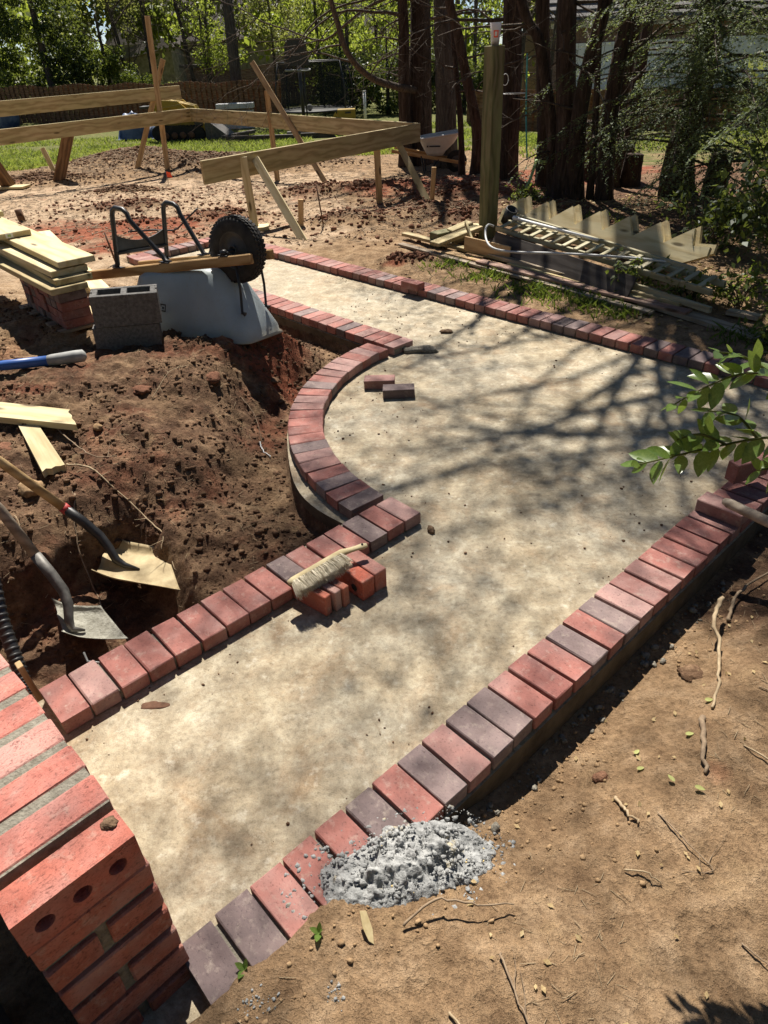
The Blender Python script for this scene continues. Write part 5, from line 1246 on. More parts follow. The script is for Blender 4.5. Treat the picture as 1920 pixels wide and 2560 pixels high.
def clumps(cent, rad, per, g, shell=.0):
    cent = np.asarray(cent, float); k = len(cent); rad = np.broadcast_to(np.asarray(rad, float), (k,))
    q = g.standard_normal((k, per, 3)); q /= np.linalg.norm(q, axis=2)[:, :, None]; q *= (g.random((k, per, 1))**(1/2.2))*rad[:, None, None]; q[:, :, 2] *= .7
    return (cent[:, None, :]+q).reshape(-1, 3)
def foliage(name, P, size, mat, parent, g, aspect=.5, up=.3, **kw):
    V_, F = leaves(P, size, g, aspect, up, **kw); me = npmesh(name, V_, F, MT[mat]); return link(bpy.data.objects.new(name, me), None, parent)
def grow(b, p, d, L, r_, g, depth, tips, bend=.35, up=.05, kids=(3, 5), n_=5, mid=None, lf=.55):
    k = max(4, int(L/.25)); pts = [Vector(p)]; rad = [r_]; d = Vector(d).normalized(); step = L/k
    for i in range(k):
        d = (d+Vector(g.standard_normal(3))*bend*.35+Vector((0, 0, up))*.3).normalized(); pts.append(pts[-1]+d*step); rad.append(r_*(1-.8*(i+1)/k))
    b.tube(pts, rad, n_, cap=False)
    if mid is not None: mid += [tuple(q) for q in pts[k//2:]]
    if depth <= 0: tips.append(tuple(pts[-1])); return
    for j in range(g.integers(*kids)):
        t = g.uniform(.35, 1.0); i = min(k-1, int(t*k)); q = pts[i].lerp(pts[i+1], t*k-i) if t < 1 else pts[-1]
        dd = (pts[i+1]-pts[i]).normalized(); sd_ = Vector(g.standard_normal(3)); sd_ = (sd_-dd*sd_.dot(dd)).normalized()
        grow(b, q, dd*.65+sd_*.75+Vector((0, 0, up)), L*g.uniform(.45, .7)*lf/.55, max(rad[i]*.6, .003), g, depth-1, tips, bend, up, kids, max(4, n_-1), mid, lf)
def trunk_pts(ctrl, m=5):
    P_ = [Vector(p) for p in ctrl]; out = []
    for i in range(len(P_)-1):
        a_, b_, c_, d_ = P_[max(i-1, 0)], P_[i], P_[i+1], P_[min(i+2, len(P_)-1)]
        for k in range(m):
            t = k/m; out.append(.5*((2*b_)+(c_-a_)*t+(2*a_-5*b_+4*c_-d_)*t*t+(3*b_-a_-3*c_+d_)*t*t*t))
    return out+[P_[-1]]
def mk_trunk(t, ctrl, r0, r1, bark, g, n_=16, flare=1.35, flute=.10, name='trunk'):
    pts = trunk_pts(ctrl, 7); k = len(pts); rad = []
    z0 = pts[0].z
    for i, p in enumerate(pts):
        u = i/(k-1); h_ = p.z-z0; rad.append((r0+(r1-r0)*u)*(1+(flare-1)*math.exp(-h_/.25)))
    b = MB(); b.tube(pts, rad, n_, cap=True)
    ph = g.uniform(0, 6, 3); vs = []
    for i in range(k):
        for j in range(n_):
            a_ = 2*math.pi*j/n_; f_ = 1+flute*(math.sin(3*a_+ph[0]+pts[i].z*.4)+.7*math.sin(5*a_+ph[1]-pts[i].z*.3))+g.uniform(-.03, .03)
            q = Vector(b.v[i*n_+j]); vs.append(tuple(pts[i]+(q-pts[i])*f_))
    b.v = vs
    return b.build(name, MT[bark], t), pts
DEAD = []
def cedar(label, ctrl, r0, r1, seed, crown, bark='bark_cedar', dead=6, leafmat='leaf_cedar', leaf=.06, per=110, clr=(.30, .55), dz=(.6, 2.6), name='cedar_tree', dead_dir=None, flare=1.3, boughs=0, bdir=(-.95, -.5), bz=(7.1, 9.0), blen=(2.4, 3.9)):
    """ctrl: trunk control points from the ground up; crown: list of (centre xyz, radii xyz, clump count)"""
    g = np.random.default_rng(seed); base = ctrl[0]
    t = thing(name, base, label, 'tree'); _, pts = mk_trunk(t, ctrl, r0, r1, bark, g, flare=flare)
    b = MB(); cents = []
    for (c, rd, k) in crown:
        c = np.array(c); q = g.standard_normal((k, 3)); q /= np.linalg.norm(q, axis=1)[:, None]; q = c+q*np.array(rd)*(g.random((k, 1))**.45); cents.append(q)
        for j in range(0, k, 3):   # limbs reaching the clumps
            e = Vector(q[j]); zt = max(base[2]+2.2, e.z-.25*(Vector((pts[-1].x, pts[-1].y, e.z))-e).length-.4); s0 = min(pts, key=lambda p: abs(p.z-zt)); m_ = s0.lerp(e, .5)+Vector((g.uniform(-.2, .2), g.uniform(-.2, .2), g.uniform(-.15, .25)))
            b.tube(trunk_pts([s0, m_, e], 4), [.05*(1-i/9)+.008 for i in range(9)], 5, cap=False)
    tips = []; mids = []
    for j in range(boughs):
        zt = g.uniform(*bz); s0 = min(pts, key=lambda p: abs(p.z-zt)); a_ = math.atan2(bdir[1], bdir[0])+g.normal(0, .38)
        grow(b, s0, (math.cos(a_), math.sin(a_), g.uniform(-.05, .2)), g.uniform(*blen), g.uniform(.028, .056), g, 3, tips, .30, .0, (3, 5), 5, mids, .5)
    if mids: mids = np.array(mids); cents.append(mids[g.random(len(mids)) < .045])
    for j in range(dead):
        zt = base[2]+g.uniform(*dz); s0 = min(pts, key=lambda p: abs(p.z-zt)); a_ = g.uniform(0, 6.28) if dead_dir is None else dead_dir+g.normal(0, .6)
        grow(b, s0, (math.cos(a_), math.sin(a_), g.uniform(-.25, .35)), g.uniform(.5, 1.4), g.uniform(.010, .022), g, 2, tips, .45, -.02, (2, 4), 4)
    o_ = b.build('branches', MT['bark_thin'], t); o_['kind'] = 'stuff'
    if cents:
        cents = np.concatenate(cents); P = clumps(cents, g.uniform(*clr, len(cents)), per, g); foliage('crown', P, g.uniform(leaf*.6, leaf*1.3, len(P)), leafmat, t, g, .45, .1)
    return t
def gz_(x, y): return tz(x, y)-.06
G = 'cedar'
# the two big stems left of the post
x, y = 1.05, 15.6; cedar('thick dark double cedar trunk left of the upright wheelbarrow', [(x, y, gz_(x, y)), (x, y, 1.2), (x+.02, y+.05, 2.4), (x-.1, y, 5), (x, y, 9)], .24, .10, 1, [((.3, 15.0, 6.5), (2.0, 2.0, 1.6), 34)], dead=10, dz=(1.4, 3.2), dead_dir=3.3)
x, y = .78, 15.35; cedar('narrow fluted cedar stem at the left of the dark trunk group', [(x, y, gz_(x, y)), (x-.02, y, 1.2), (x-.03, y+.05, 2.4), (x-.3, y, 5), (x-.5, y, 8)], .13, .05, 2, [], dead=8, dz=(1.6, 3.0), dead_dir=3.0)
x, y = 1.55, 15.0; cedar('grey barked trunk behind the upright wheelbarrow tray', [(x, y, gz_(x, y)), (x-.04, y, 1.2), (x-.1, y+.03, 2.4), (x-.05, y, 5), (x, y, 9)], .20, .10, 3, [((.9, 14.8, 7.0), (1.8, 1.6, 1.4), 16)], bark='bark_grey', dead=6, dz=(1.6, 3.2))
x, y = 1.84, 13.0; cedar('leaning cedar stem bending left above, just left of the post', [(x, y, gz_(x, y)), (1.83, y, .55), (1.62, y, 1.35), (1.48, y, 1.9), (1.33, y, 2.35), (.8, y, 4.5), (.5, y, 7)], .085, .05, 4, [((.6, 12.6, 6.0), (1.4, 1.3, 1.1), 10)], dead=6, dz=(1.0, 2.6), flare=1.5)
x, y = 1.62, 13.2; cedar('thin cedar stem beside the leaning one near the wheelbarrow wheel', [(x, y, gz_(x, y)), (1.58, y, .6), (1.50, y, 1.3), (1.42, y+.1, 2.2), (1.4, y, 4)], .055, .03, 5, [], dead=3)
x, y = 2.10, 11.6; cedar('straight thick trunk directly right of the mossy post', [(x, y, gz_(x, y)), (2.10, y, .9), (2.06, y, 2.2), (2.0, y, 5), (1.9, y, 9)], .165, .09, 6, [((.6, 10.9, 6.8), (1.8, 1.4, 1.1), 9)], dead=8, dz=(1.0, 2.8), per=150)
x, y = 2.47, 10.6; cedar('cedar trunk with pale green tape tied round its foot', [(x, y, gz_(x, y)), (2.42, y, .7), (2.34, y, 1.35), (2.25, y, 2.2), (2.1, y, 5), (2.0, y, 9.3)], .115, .06, 7, [((.9, 9.4, 6.6), (1.3, 1.1, .8), 9)], dead=6, per=80, boughs=4, bdir=(-.9, -.9))
x, y = 2.46, 9.5; cedar('thick straight cedar trunk in the middle of the right group', [(x, y, gz_(x, y)), (2.43, y, .8), (2.30, y, 2.1), (2.15, y, 5), (2.05, y, 9)], .125, .07, 8, [((1.8, 8.4, 6.4), (1.7, 1.4, 1.0), 26), ((1.7, 7.4, 6.9), (1.3, 1.1, .8), 15), ((2.2, 6.6, 6.8), (1.1, .8, .7), 11), ((2.9, 7.2, 6.4), (1.1, 1.0, .8), 14)], dead=6, dz=(1.2, 2.8), per=70, boughs=7, bdir=(-.9, -.7))
x, y = 2.36, 9.62; cedar('bent cedar stem joining the middle trunk from the left', [(x, y, gz_(x, y)), (2.30, y, .7), (2.15, y, 1.35), (2.02, y, 1.78), (1.78, y, 2.2), (1.2, y, 4.2), (.9, y, 6)], .070, .04, 9, [((.9, 9.3, 5.6), (1.2, 1.1, .8), 11)], dead=4)
x, y = 2.56, 9.3; cedar('cedar trunk leaning right at the centre of the right group', [(x, y, gz_(x, y)), (2.51, y, .95), (2.57, y, 1.55), (2.68, y, 2.15), (3.1, y, 5), (3.3, y, 9.2)], .095, .05, 10, [((2.9, 7.6, 6.4), (1.5, 1.5, 1.1), 28)], dead=5, per=75, boughs=6, bdir=(-.9, -.75), blen=(2.2, 3.3))
x, y = 2.73, 9.2; cedar('very thin straight stem between two leaning cedar trunks', [(x, y, gz_(x, y)), (2.68, y, 1.0), (2.59, y, 2.1), (2.4, y, 4.5)], .042, .025, 11, [], dead=3)
x, y = 2.88, 9.1; cedar('sunlit edged cedar trunk leaning right, nearest the hemlock', [(x, y, gz_(x, y)), (2.82, y, .98), (2.85, y, 1.62), (2.90, y, 2.1), (3.2, y, 4.5), (3.4, y, 9.2)], .095, .05, 12, [((3.5, 7.4, 6.0), (1.4, 1.6, 1.1), 30), ((1.55, 6.3, 6.6), (.6, .55, .45), 8)], dead=5, per=85, boughs=8, bdir=(-.6, -.9), blen=(2.2, 3.1))
x, y = 3.38, 10.4; cedar('dark thin trunk behind the one nearest the hemlock', [(x, y, gz_(x, y)), (3.36, y, 1.0), (3.40, y, 1.8), (3.5, y, 3), (3.7, y, 6)], .075, .04, 13, [((3.6, 10, 5.6), (1.3, 1.3, 1.0), 8)], dead=4)
x, y = 3.76, 11.1; cedar('thin trunk seen against the white garage doors', [(x, y, gz_(x, y)), (3.76, y, .9), (3.77, y, 1.5), (3.8, y, 2.2), (3.9, y, 5)], .085, .05, 14, [], dead=6, dz=(.8, 2.4))
# big curved dead limb and dead branches hanging over the frame
g = np.random.default_rng(50); t = bpy.data.objects['cedar_tree']
b = MB(); pts = trunk_pts([(.95, 15.4, 1.02), (.55, 15.0, 1.12), (.1, 14.6, 1.30), (-.25, 14.3, 1.65), (-.40, 14.2, 2.1), (-.52, 14.1, 2.6), (-.55, 14.0, 3.2)], 6); b.tube(pts, [.065-.03*i/len(pts) for i in range(len(pts))], 8, cap=False)
tips = []
for i in range(8, len(pts)-2, 4): grow(b, pts[i], (g.uniform(-1, .3), g.uniform(-.5, .3), g.uniform(-.1, .6)), g.uniform(.8, 1.6), .018, g, 2, tips, .5, -.02, (2, 4), 4)
for (p, d, L) in (((.6, 15.2, 2.5), (-1, -.25, -.12), 3.4), ((.7, 15.2, 2.2), (-1, -.4, -.05), 2.9), ((.6, 15.3, 2.9), (-1, -.1, -.22), 3.8), ((.9, 15.2, 2.7), (-.9, -.5, -.2), 3.2), ((1.2, 14.9, 2.1), (.8, -.5, .1), 1.8), ((1.6, 13, 2.3), (.8, -.3, .1), 1.6), ((2.0, 11.6, 2.0), (-.8, -.2, .1), 1.6), ((.5, 15.2, 2.45), (-1, .1, .0), 4.2)):
    grow(b, p, d, L, .028, g, 3, tips, .42, -.03, (3, 5), 5, lf=.5)
b.build('dead_branches', MT['bark_thin'], t)['kind'] = 'stuff'

# hemlock at the right ---------------------------------------------
def hemlock():
    g = np.random.default_rng(77); x, y = 3.80, 9.2; t = thing('hemlock_tree', (x, y, gz_(x, y)), 'dark hemlock with drooping feathery branches at the right edge', 'tree')
    mk_trunk(t, [(x, y, gz_(x, y)), (3.74, y, .5), (3.82, y, 1.15), (3.80, y, 2.0), (3.85, y, 4), (3.9, y, 9)], .19, .08, 'bark_cedar', g)
    b = MB(); P = []; D_ = []
    specs = []
    for k in range(100):
        z_ = g.uniform(.55, 7.0)**1.0 if k > 88 else g.uniform(.5, 2.6); a_ = g.uniform(math.pi*.80, math.pi*1.95) if k < 98 else g.uniform(0, 6.28); L = g.uniform(.9, 2.1)*(1 if z_ < 3.5 else .8); specs.append((Vector((3.8, 9.2, z_)), a_, L))
    for k in range(44): specs.append((Vector((4.0+g.uniform(-.3, .9), 7.7+g.uniform(-.9, .9), g.uniform(.35, 2.5))), g.uniform(math.pi*.85, math.pi*1.6), g.uniform(.8, 1.5)))
    for p, a_, L in specs:
        d = Vector((math.cos(a_), math.sin(a_), g.uniform(.05, .30))); pts = [p]; n_ = 12
        for i in range(n_): d = (d+Vector((g.normal(0, .06), g.normal(0, .06), -.055))).normalized(); pts.append(pts[-1]+d*L/n_)
        b.tube(pts, [.016*(1-.85*i/n_) for i in range(n_+1)], 4, cap=False)
        for i in range(3, n_+1):
            for s_ in (-1, 1):
                dd = (pts[i]-pts[i-1]).normalized(); sd_ = Vector((-dd.y, dd.x, 0))*s_; tl = (dd*.75+sd_*.8+Vector((0, 0, -.18))).normalized(); TL = g.uniform(.16, .40)*(1-.35*abs(i/n_-.6))
                m_ = 26
                for q in range(m_):
                    u = (q+g.uniform(0, 1))/m_; pp = pts[i]+tl*TL*u+Vector((0, 0, -.10*u*u*TL/.3)); cr = Vector((-tl.y, tl.x, 0)); P.append(pp+cr*g.uniform(-.035, .035)*(1-u*.6)+Vector((0, 0, g.uniform(-.012, .012)))); D_.append(tl*.7+cr*g.choice((-1, 1))*.7)
    b.build('branches', MT['bark_thin'], t)['kind'] = 'stuff'; P = np.array(P); D_ = np.array(D_)
    V_, F = leaves(P, g.uniform(.022, .046, len(P)), g, .34, .9, dirs=D_, fold=.1); link(bpy.data.objects.new('crown', npmesh('crown', V_, F, MT['leaf_hemlock'])), None, t)
hemlock()
# stumps
def stump(x, y, r_, h, label, tagm=False):
    g = np.random.default_rng(int(abs(x)*100)); t = thing('tree_stump', (x, y, gz_(x, y)), label, 'stump'); z0 = gz_(x, y); mk_trunk(t, [(x, y, z0), (x, y, z0+h*.5), (x+.01, y, z0+h)], r_, r_*.92, 'bark_cedar', g, flare=1.2)
    if tagm: b = MB(); b.box(.12, .006, .055, Matrix.Translation((x-.0, y-r_*1.12, z0+h*.62))); b.build('paper_tag', MT['white_plastic'], t)
stump(3.25, 11.2, .15, .80, 'dark stump with a white tag behind the cedar trunks', True)
stump(3.62, 10.4, .12, .45, 'short black stump right of the leaning trunks')
stump(4.18, 9.0, .13, .52, 'cut stump standing below the hemlock at right')
# tape, hose and cords among the trunks
b = MB(); b.lathe([(.150, 0), (.151, .035)], 20, Matrix.Translation((2.455, 10.6, .36)) @ Matrix.Rotation(R(4), 4, 'X')); tag(b.build('tree_tape', MT['tape_green']), 'pale green tape wrapped round a cedar foot', 'tape')
b = MB(); pts = trunk_pts([(2.30, 10.45, .40), (2.20, 10.3, .18), (2.08, 10.15, .06), (1.98, 10.05, .07)], 5); b.tube(pts, .022, 8, sq=.4); tag(b.build('green_strap', MT['tape_green']), 'loose green strap trailing on the ground by the taped cedar', 'strap')
b = MB(); pts = trunk_pts([(1.30, 7.66, PT-.02), (1.75, 9.3, 1.63), (2.10, 10.6, 1.62), (2.26, 10.6, 1.66)], 6); b.tube(pts, .004, 5); tag(b.build('thin_cord', MT['bark_thin']), 'thin cord stretched from the post to the cedar trunk', 'cord')
b = MB(); b.tube(trunk_pts([(2.05, 10.3, 1.62), (2.07, 10.3, 1.2), (2.10, 10.3, .8), (2.14, 10.3, .42)], 6), .010, 6); tag(b.build('teal_rope', MT['teal_rope']), 'teal rope hanging down between post and cedar trunk', 'rope')
b = MB(); b.tube([Vector((1.84, 9.9, 1.22))+Vector((.13*math.cos(t), .10*math.sin(t), 0)) for t in np.linspace(0, 6.283, 25)], .0045, 6); b.tube([Vector((1.72, 9.9, 1.37))+Vector((.04*math.cos(t), 0, .06*math.sin(t))) for t in np.linspace(0, 6.283, 17)], .004, 5); tag(b.build('wire_ring', MT['white_plastic']), 'pale wire ring hanging beside the mossy post', 'ring')

# background trees and shrubs ---------------------------------------
def bgtree(name, label, x, y, r0, h, crown, leafmat, leaf, per, seed, cat='tree', bark='bark_grey', bare=0, lean=0, cl=(.35, .7), bdz=(1.0, 4.0), bl=(1.5, 3.0), aspect=.55):
    g = np.random.default_rng(seed); z0 = -.62; t = thing(name, (x, y, z0), label, cat)
    _, pts = mk_trunk(t, [(x, y, z0), (x+lean*.3, y, h*.3), (x+lean*.7, y, h*.65), (x+lean, y, h)], r0, r0*.35, bark, g, n_=9)
    b = MB(); tips = []
    for j in range(bare):
        zt = g.uniform(*bdz); s0 = min(pts, key=lambda p: abs(p.z-zt)); a_ = g.uniform(0, 6.28); grow(b, s0, (math.cos(a_), math.sin(a_), g.uniform(.3, 1.2)), g.uniform(*bl), r0*.35, g, 3, tips, .3, .12, (3, 5), 5)
    if b.v: b.build('branches', MT['bark_thin'], t)['kind'] = 'stuff'
    cents = []
    for (c, rd, k) in crown:
        q = g.standard_normal((k, 3)); q /= np.linalg.norm(q, axis=1)[:, None]; cents.append(np.array(c)+q*np.array(rd)*(g.random((k, 1))**.4))
    if cents:
        cents = np.concatenate(cents); cents[:, 2] = np.maximum(cents[:, 2], z0+.25); P = clumps(cents, g.uniform(*cl, len(cents)), per, g); foliage('crown', P, g.uniform(leaf*.6, leaf*1.3, len(P)), leafmat, t, g, aspect, .2)
    return t
bgtree('magnolia_tree', 'dark glossy evergreen tree at the far left behind the fence', -13.6, 35.8, .18, 6, [((-14.0, 36, 2.6), (2.6, 1.5, 2.7), 70), ((-12.2, 35.6, 1.2), (1.1, 1, 1.1), 16)], 'leaf_dark', .17, 130, 101, cl=(.35, .65))
bgtree('magnolia_tree', 'dark evergreen tree at the extreme left corner', -17.2, 37, .18, 6, [((-17, 37, 2.4), (2.0, 1.5, 2.6), 40)], 'leaf_dark', .17, 110, 102, cl=(.35, .65))
bgtree('conifer', 'bright green bushy conifer left of the bare trees', -11.3, 36.5, .12, 3.2, [((-11.3, 36.4, .9), (1.2, .9, 1.5), 40)], 'leaf_mid', .11, 150, 103, cl=(.25, .45))
bgtree('shrub', 'rounded olive green shrub above the left fence', -9.6, 35.2, .06, 1.2, [((-9.6, 35, .35), (1.35, .8, .75), 34)], 'leaf_mid', .10, 170, 104, 'shrub', cl=(.25, .42))
bgtree('shrub', 'pale flowering shrub at the left fence by the tall timber', -8.0, 35.2, .05, .8, [((-7.9, 35, .35), (.8, .5, .35), 14)], 'leaf_yellow', .07, 110, 105, 'shrub', cl=(.18, .3))
for i, (x, y, h, ln, lab) in enumerate(((-10.6, 37.5, 8, -.8, 'slim half bare tree leaning left above the fence'), (-9.9, 38.5, 9, .3, 'slim straight tree left of the tall timber'), (-8.0, 39, 9, -.9, 'bare grey tree with many upright limbs behind the tall timber'), (-7.2, 38, 8, .7, 'bare forked tree right of the tall timber'), (-6.3, 39.5, 8, .4, 'bare twiggy tree before the stone house'))):
    bgtree('bare_tree', lab, x, y, .10, h, [((x, y, 4.6), (1.8, 1.2, 2.0), 9)] if i < 2 else [], 'leaf_olive', .12, 90, 110+i, bare=9, lean=ln, bdz=(.8, 4.2), bl=(2.0, 3.6), cl=(.4, .8))
bgtree('bare_shrub', 'bare brown twiggy bush by the fence end', -6.9, 36.4, .03, .8, [], 'leaf_olive', .1, 10, 118, 'shrub', bare=16, bdz=(-.3, .6), bl=(.9, 1.6), bark='bark_thin')
bgtree('pine_tree', 'tall straight dark pine trunk behind the fence', -5.2, 33.3, .235, 14, [((-5.0, 33, 9.5), (2.6, 2.4, 2.0), 24)], 'leaf_olive', .2, 100, 120, bark='bark_grey', lean=.35, bare=0)
bgtree('young_tree', 'young tree with bright yellow green leaves left of the pine', -6.8, 36, .07, 5, [((-6.7, 35.9, 2.4), (1.25, .9, 1.6), 30), ((-5.7, 35.3, 1.35), (.9, .6, .35), 9)], 'leaf_spring', .13, 46, 121, bare=6, cl=(.3, .5), bl=(1.0, 2.0))
bgtree('young_tree', 'yellow green sapling between the pine and the trampoline', -4.0, 37.5, .07, 5, [((-3.8, 37.5, 2.6), (1.5, 1, 1.8), 20)], 'leaf_olive', .14, 70, 122, bare=8, cl=(.35, .6))
for i, (x, y, n1, lab) in enumerate(((-1.9, 35.5, 34, 'spring green tree behind the trampoline net'), (.6, 36.5, 40, 'spring green tree between trampoline and cedar trunks'), (-.6, 33.5, 18, 'bright leafy branch cluster right of the hoop'), (2.6, 38, 34, 'spring green tree seen between the cedar trunks'), (4.6, 34, 16, 'light green tree behind the post'))):
    bgtree('young_tree', lab, x, y, .09, 6, [((x, y, 2.4), (1.7, 1.0, 2.2), n1)], 'leaf_spring', .14, 60, 130+i, bare=5, cl=(.3, .6), bl=(1.2, 2.4))
for i, (x, y, lab) in enumerate(((.9, 31.5, 'dark glossy evergreen bush right of the white pole'), (2.4, 32.5, 'dark evergreen bush behind the cedar trunks'), (-.9, 33.2, 'dark evergreen bush behind the white pole'), (3.9, 31.5, 'dark evergreen bush beyond the mossy post'))):
    bgtree('evergreen_bush', lab, x, y, .07, 2.2, [((x, y, .55), (1.25, .9, 1.25), 40)], 'leaf_dark', .13, 130, 140+i, 'shrub', cl=(.3, .5))
for i, (x, y) in enumerate(((6.5, 34), (8.2, 36))):
    bgtree('bare_tree', ('bare tree in front of the garage house, left', 'bare tree before the white garage doors')[i], x, y, .10, 8, [], 'leaf_olive', .1, 10, 150+i, bare=8, lean=.4, bdz=(1, 4), bl=(1.8, 3.4))
# woods closing the view, and an added ring out of view
g = np.random.default_rng(300); cs = []
for k in range(330):
    x = g.uniform(-62, 60); y = g.uniform(62, 84); z = g.uniform(-.6, 9.5); cs.append((x, y, z))
for k in range(70): cs.append((g.uniform(-34, -16), g.uniform(40, 50), g.uniform(-.5, 5)))
for k in range(60): cs.append((g.uniform(-3, 8), g.uniform(42, 50), g.uniform(-.5, 6)))
for k in range(50): cs.append((g.uniform(18, 40), g.uniform(30, 50), g.uniform(-.8, 6)))
for k in range(420):
    a_ = g.uniform(math.pi*.93, math.pi*2.07); r_ = g.uniform(17, 26); cs.append((r_*1.1*math.cos(a_), r_*math.sin(a_)+2, g.uniform(-.3, 11)))  # unseen ring behind the camera, added to cut the sky's fill light
for k in range(60): cs.append((g.uniform(-17, -4), g.uniform(40, 47), g.uniform(2.2, 6)))
cs = np.array(cs); P = clumps(cs, g.uniform(.9, 2.2, len(cs)), 130, g); V_, F = leaves(P, g.uniform(.22, .5, len(P)), g, .6, .2)
me = npmesh('distant_woods', V_, F, [MT['leaf_olive'], MT['leaf_mid'], MT['leaf_spring'], MT['leaf_dark']]); me.polygons.foreach_set('material_index', np.repeat(g.choice([0, 1, 2, 3], len(cs), p=[.30, .22, .42, .06]), 130).astype(np.int32))
tag(link(bpy.data.objects.new('distant_woods', me)), 'mixed spring woods closing the view behind the houses, plus an unseen ring added behind the camera', 'woods', kind='stuff')
for i in range(26):
    x = g.uniform(-45, 45); y = g.uniform(54, 66); b = MB(); t = thing('distant_tree', (x, y, -.6), 'tall slim trunk in the distant woods behind the houses', 'tree', 'tall trunks in the distant woods'); b.tube(trunk_pts([(x, y, -.7), (x+g.uniform(-.3, .3), y, 4), (x+g.uniform(-.8, .8), y, 12)], 4), [.22-.014*k for k in range(9)], 7); b.build('trunk', MT['bark_grey'], t)

# lawn grass ---------------------------------------------------------
def grass(name, label, pts, hgt, seed, mat, wd=.35):
    g = np.random.default_rng(seed); n_ = len(pts); a_ = g.uniform(0, 6.28, n_); h_ = g.uniform(.5, 1.2, n_)*hgt; w_ = h_*.09*wd/.35
    z_ = terrain(pts[:, 0], pts[:, 1]); base = np.stack([pts[:, 0], pts[:, 1], z_-.004], 1); s_ = np.stack([np.cos(a_), np.sin(a_), 0*a_], 1)*w_[:, None]; ln = np.stack([g.normal(0, .45, n_), g.normal(0, .45, n_), np.ones(n_)], 1)*h_[:, None]
    V_ = np.stack([base-s_, base+s_, base+ln*.6+s_*.6, base+ln*np.array([1.5, 1.5, 1])], 1).reshape(-1, 3); i_ = np.arange(n_)*4; F = np.stack([i_, i_+1, i_+2, i_+3], 1)
    o = link(bpy.data.objects.new(name, npmesh(name, V_, F, MT[mat]))); tag(o, label, 'grass', kind='stuff')
g = np.random.default_rng(400)
n_ = 42000; X_ = g.uniform(-12, 4.5, n_); Y_ = 17.6+9.5*g.random(n_)**1.4; k_ = (vnoise(X_*.8, Y_*.8, 401)+.35*sm(Y_, 18.2, 19.6)) > .52
X2 = g.uniform(3.2, 13, 26000); Y2 = g.uniform(12.5, 24.5, 26000); k2 = vnoise(X2*.6, Y2*.6, 402)+.25*sm(Y2, 14, 17) > .5
grass('lawn_grass', 'sunlit patchy lawn beyond the dug soil', np.concatenate([np.stack([X_[k_], Y_[k_]], 1), np.stack([X2[k2], Y2[k2]], 1)]), .085, 403, 'grass_lawn', .6)
tf = []
for (cx_, cy_, r_, k) in ((1.05, 6.35, .16, 240), (1.35, 5.95, .13, 200), (1.55, 5.72, .18, 320), (1.75, 5.45, .14, 240), (.75, 6.75, .14, 160), (2.62, 4.60, .16, 220), (2.75, 4.3, .14, 160), (1.9, 5.2, .12, 120), (2.3, 7.9, .2, 160)): tf.append(np.stack([g.normal(cx_, r_, k), g.normal(cy_, r_*.6, k)], 1))
grass('grass_tufts', 'small grass tufts between the far row and the lumber pile', np.concatenate(tf), .06, 404, 'grass_blade', .55)
# undergrowth and ivy on the right bank
def weeds(name, label, spots, mat, leaf, per, seed, hz=.18):
    g = np.random.default_rng(seed)
    for i, (x, y, r_, h_, lab) in enumerate(spots):
        z_ = tz(x, y); t = thing(name, (x, y, z_), lab, 'plant'); b = MB(); P = []
        for k in range(10):
            a_ = g.uniform(0, 6.28); e = Vector((x+r_*math.cos(a_)*g.uniform(.3, 1), y+r_*math.sin(a_)*g.uniform(.3, 1), z_+h_*g.uniform(.4, 1))); s0 = Vector((x+g.uniform(-.05, .05), y+g.uniform(-.05, .05), z_-.02)); pts = trunk_pts([s0, s0.lerp(e, .5)+Vector((0, 0, h_*.2)), e], 4); b.tube(pts, [.005]*9, 4, cap=False)
            for q in range(per): P.append(np.array(pts[g.integers(3, 9)])+g.normal(0, .05*r_/.25, 3))
        b.build('stems', MT['bark_thin'], t); P = np.array(P); P[:, 2] = np.maximum(P[:, 2], z_+.01); foliage('leaves', P, g.uniform(leaf*.6, leaf*1.3, len(P)), mat, t, g, .55, .6)
weeds('ground_plant', '', [(2.15, 5.62, .22, .22, 'leafy weed in front of the trellis end'), (2.45, 5.35, .24, .20, 'leafy weed under the right end of the trellis'), (2.72, 5.15, .25, .24, 'low leafy plant right of the trellis'), (2.95, 4.75, .25, .22, 'low plant beside the weathered board'), (2.72, 4.40, .18, .14, 'small dark plant at the end of the far row'), (1.95, 9.2, .22, .20, 'small pale leafed plant at the foot of the cedars')], 'leaf_mid', .05, 26, 500)
weeds('shade_shrub', '', [(3.25, 5.6, .60, .85, 'dark shrub in deep shade at the right edge'), (3.7, 6.5, .8, 1.2, 'tall dark shrub below the hemlock at the right edge'), (3.1, 6.6, .5, .5, 'low dark shrub behind the stringers'), (3.35, 4.7, .5, .7, 'dark ivy clump at the right edge near the far row'), (4.3, 7.6, .8, 1.4, 'dense dark shrub under the hemlock')], 'leaf_dark', .07, 70, 510)
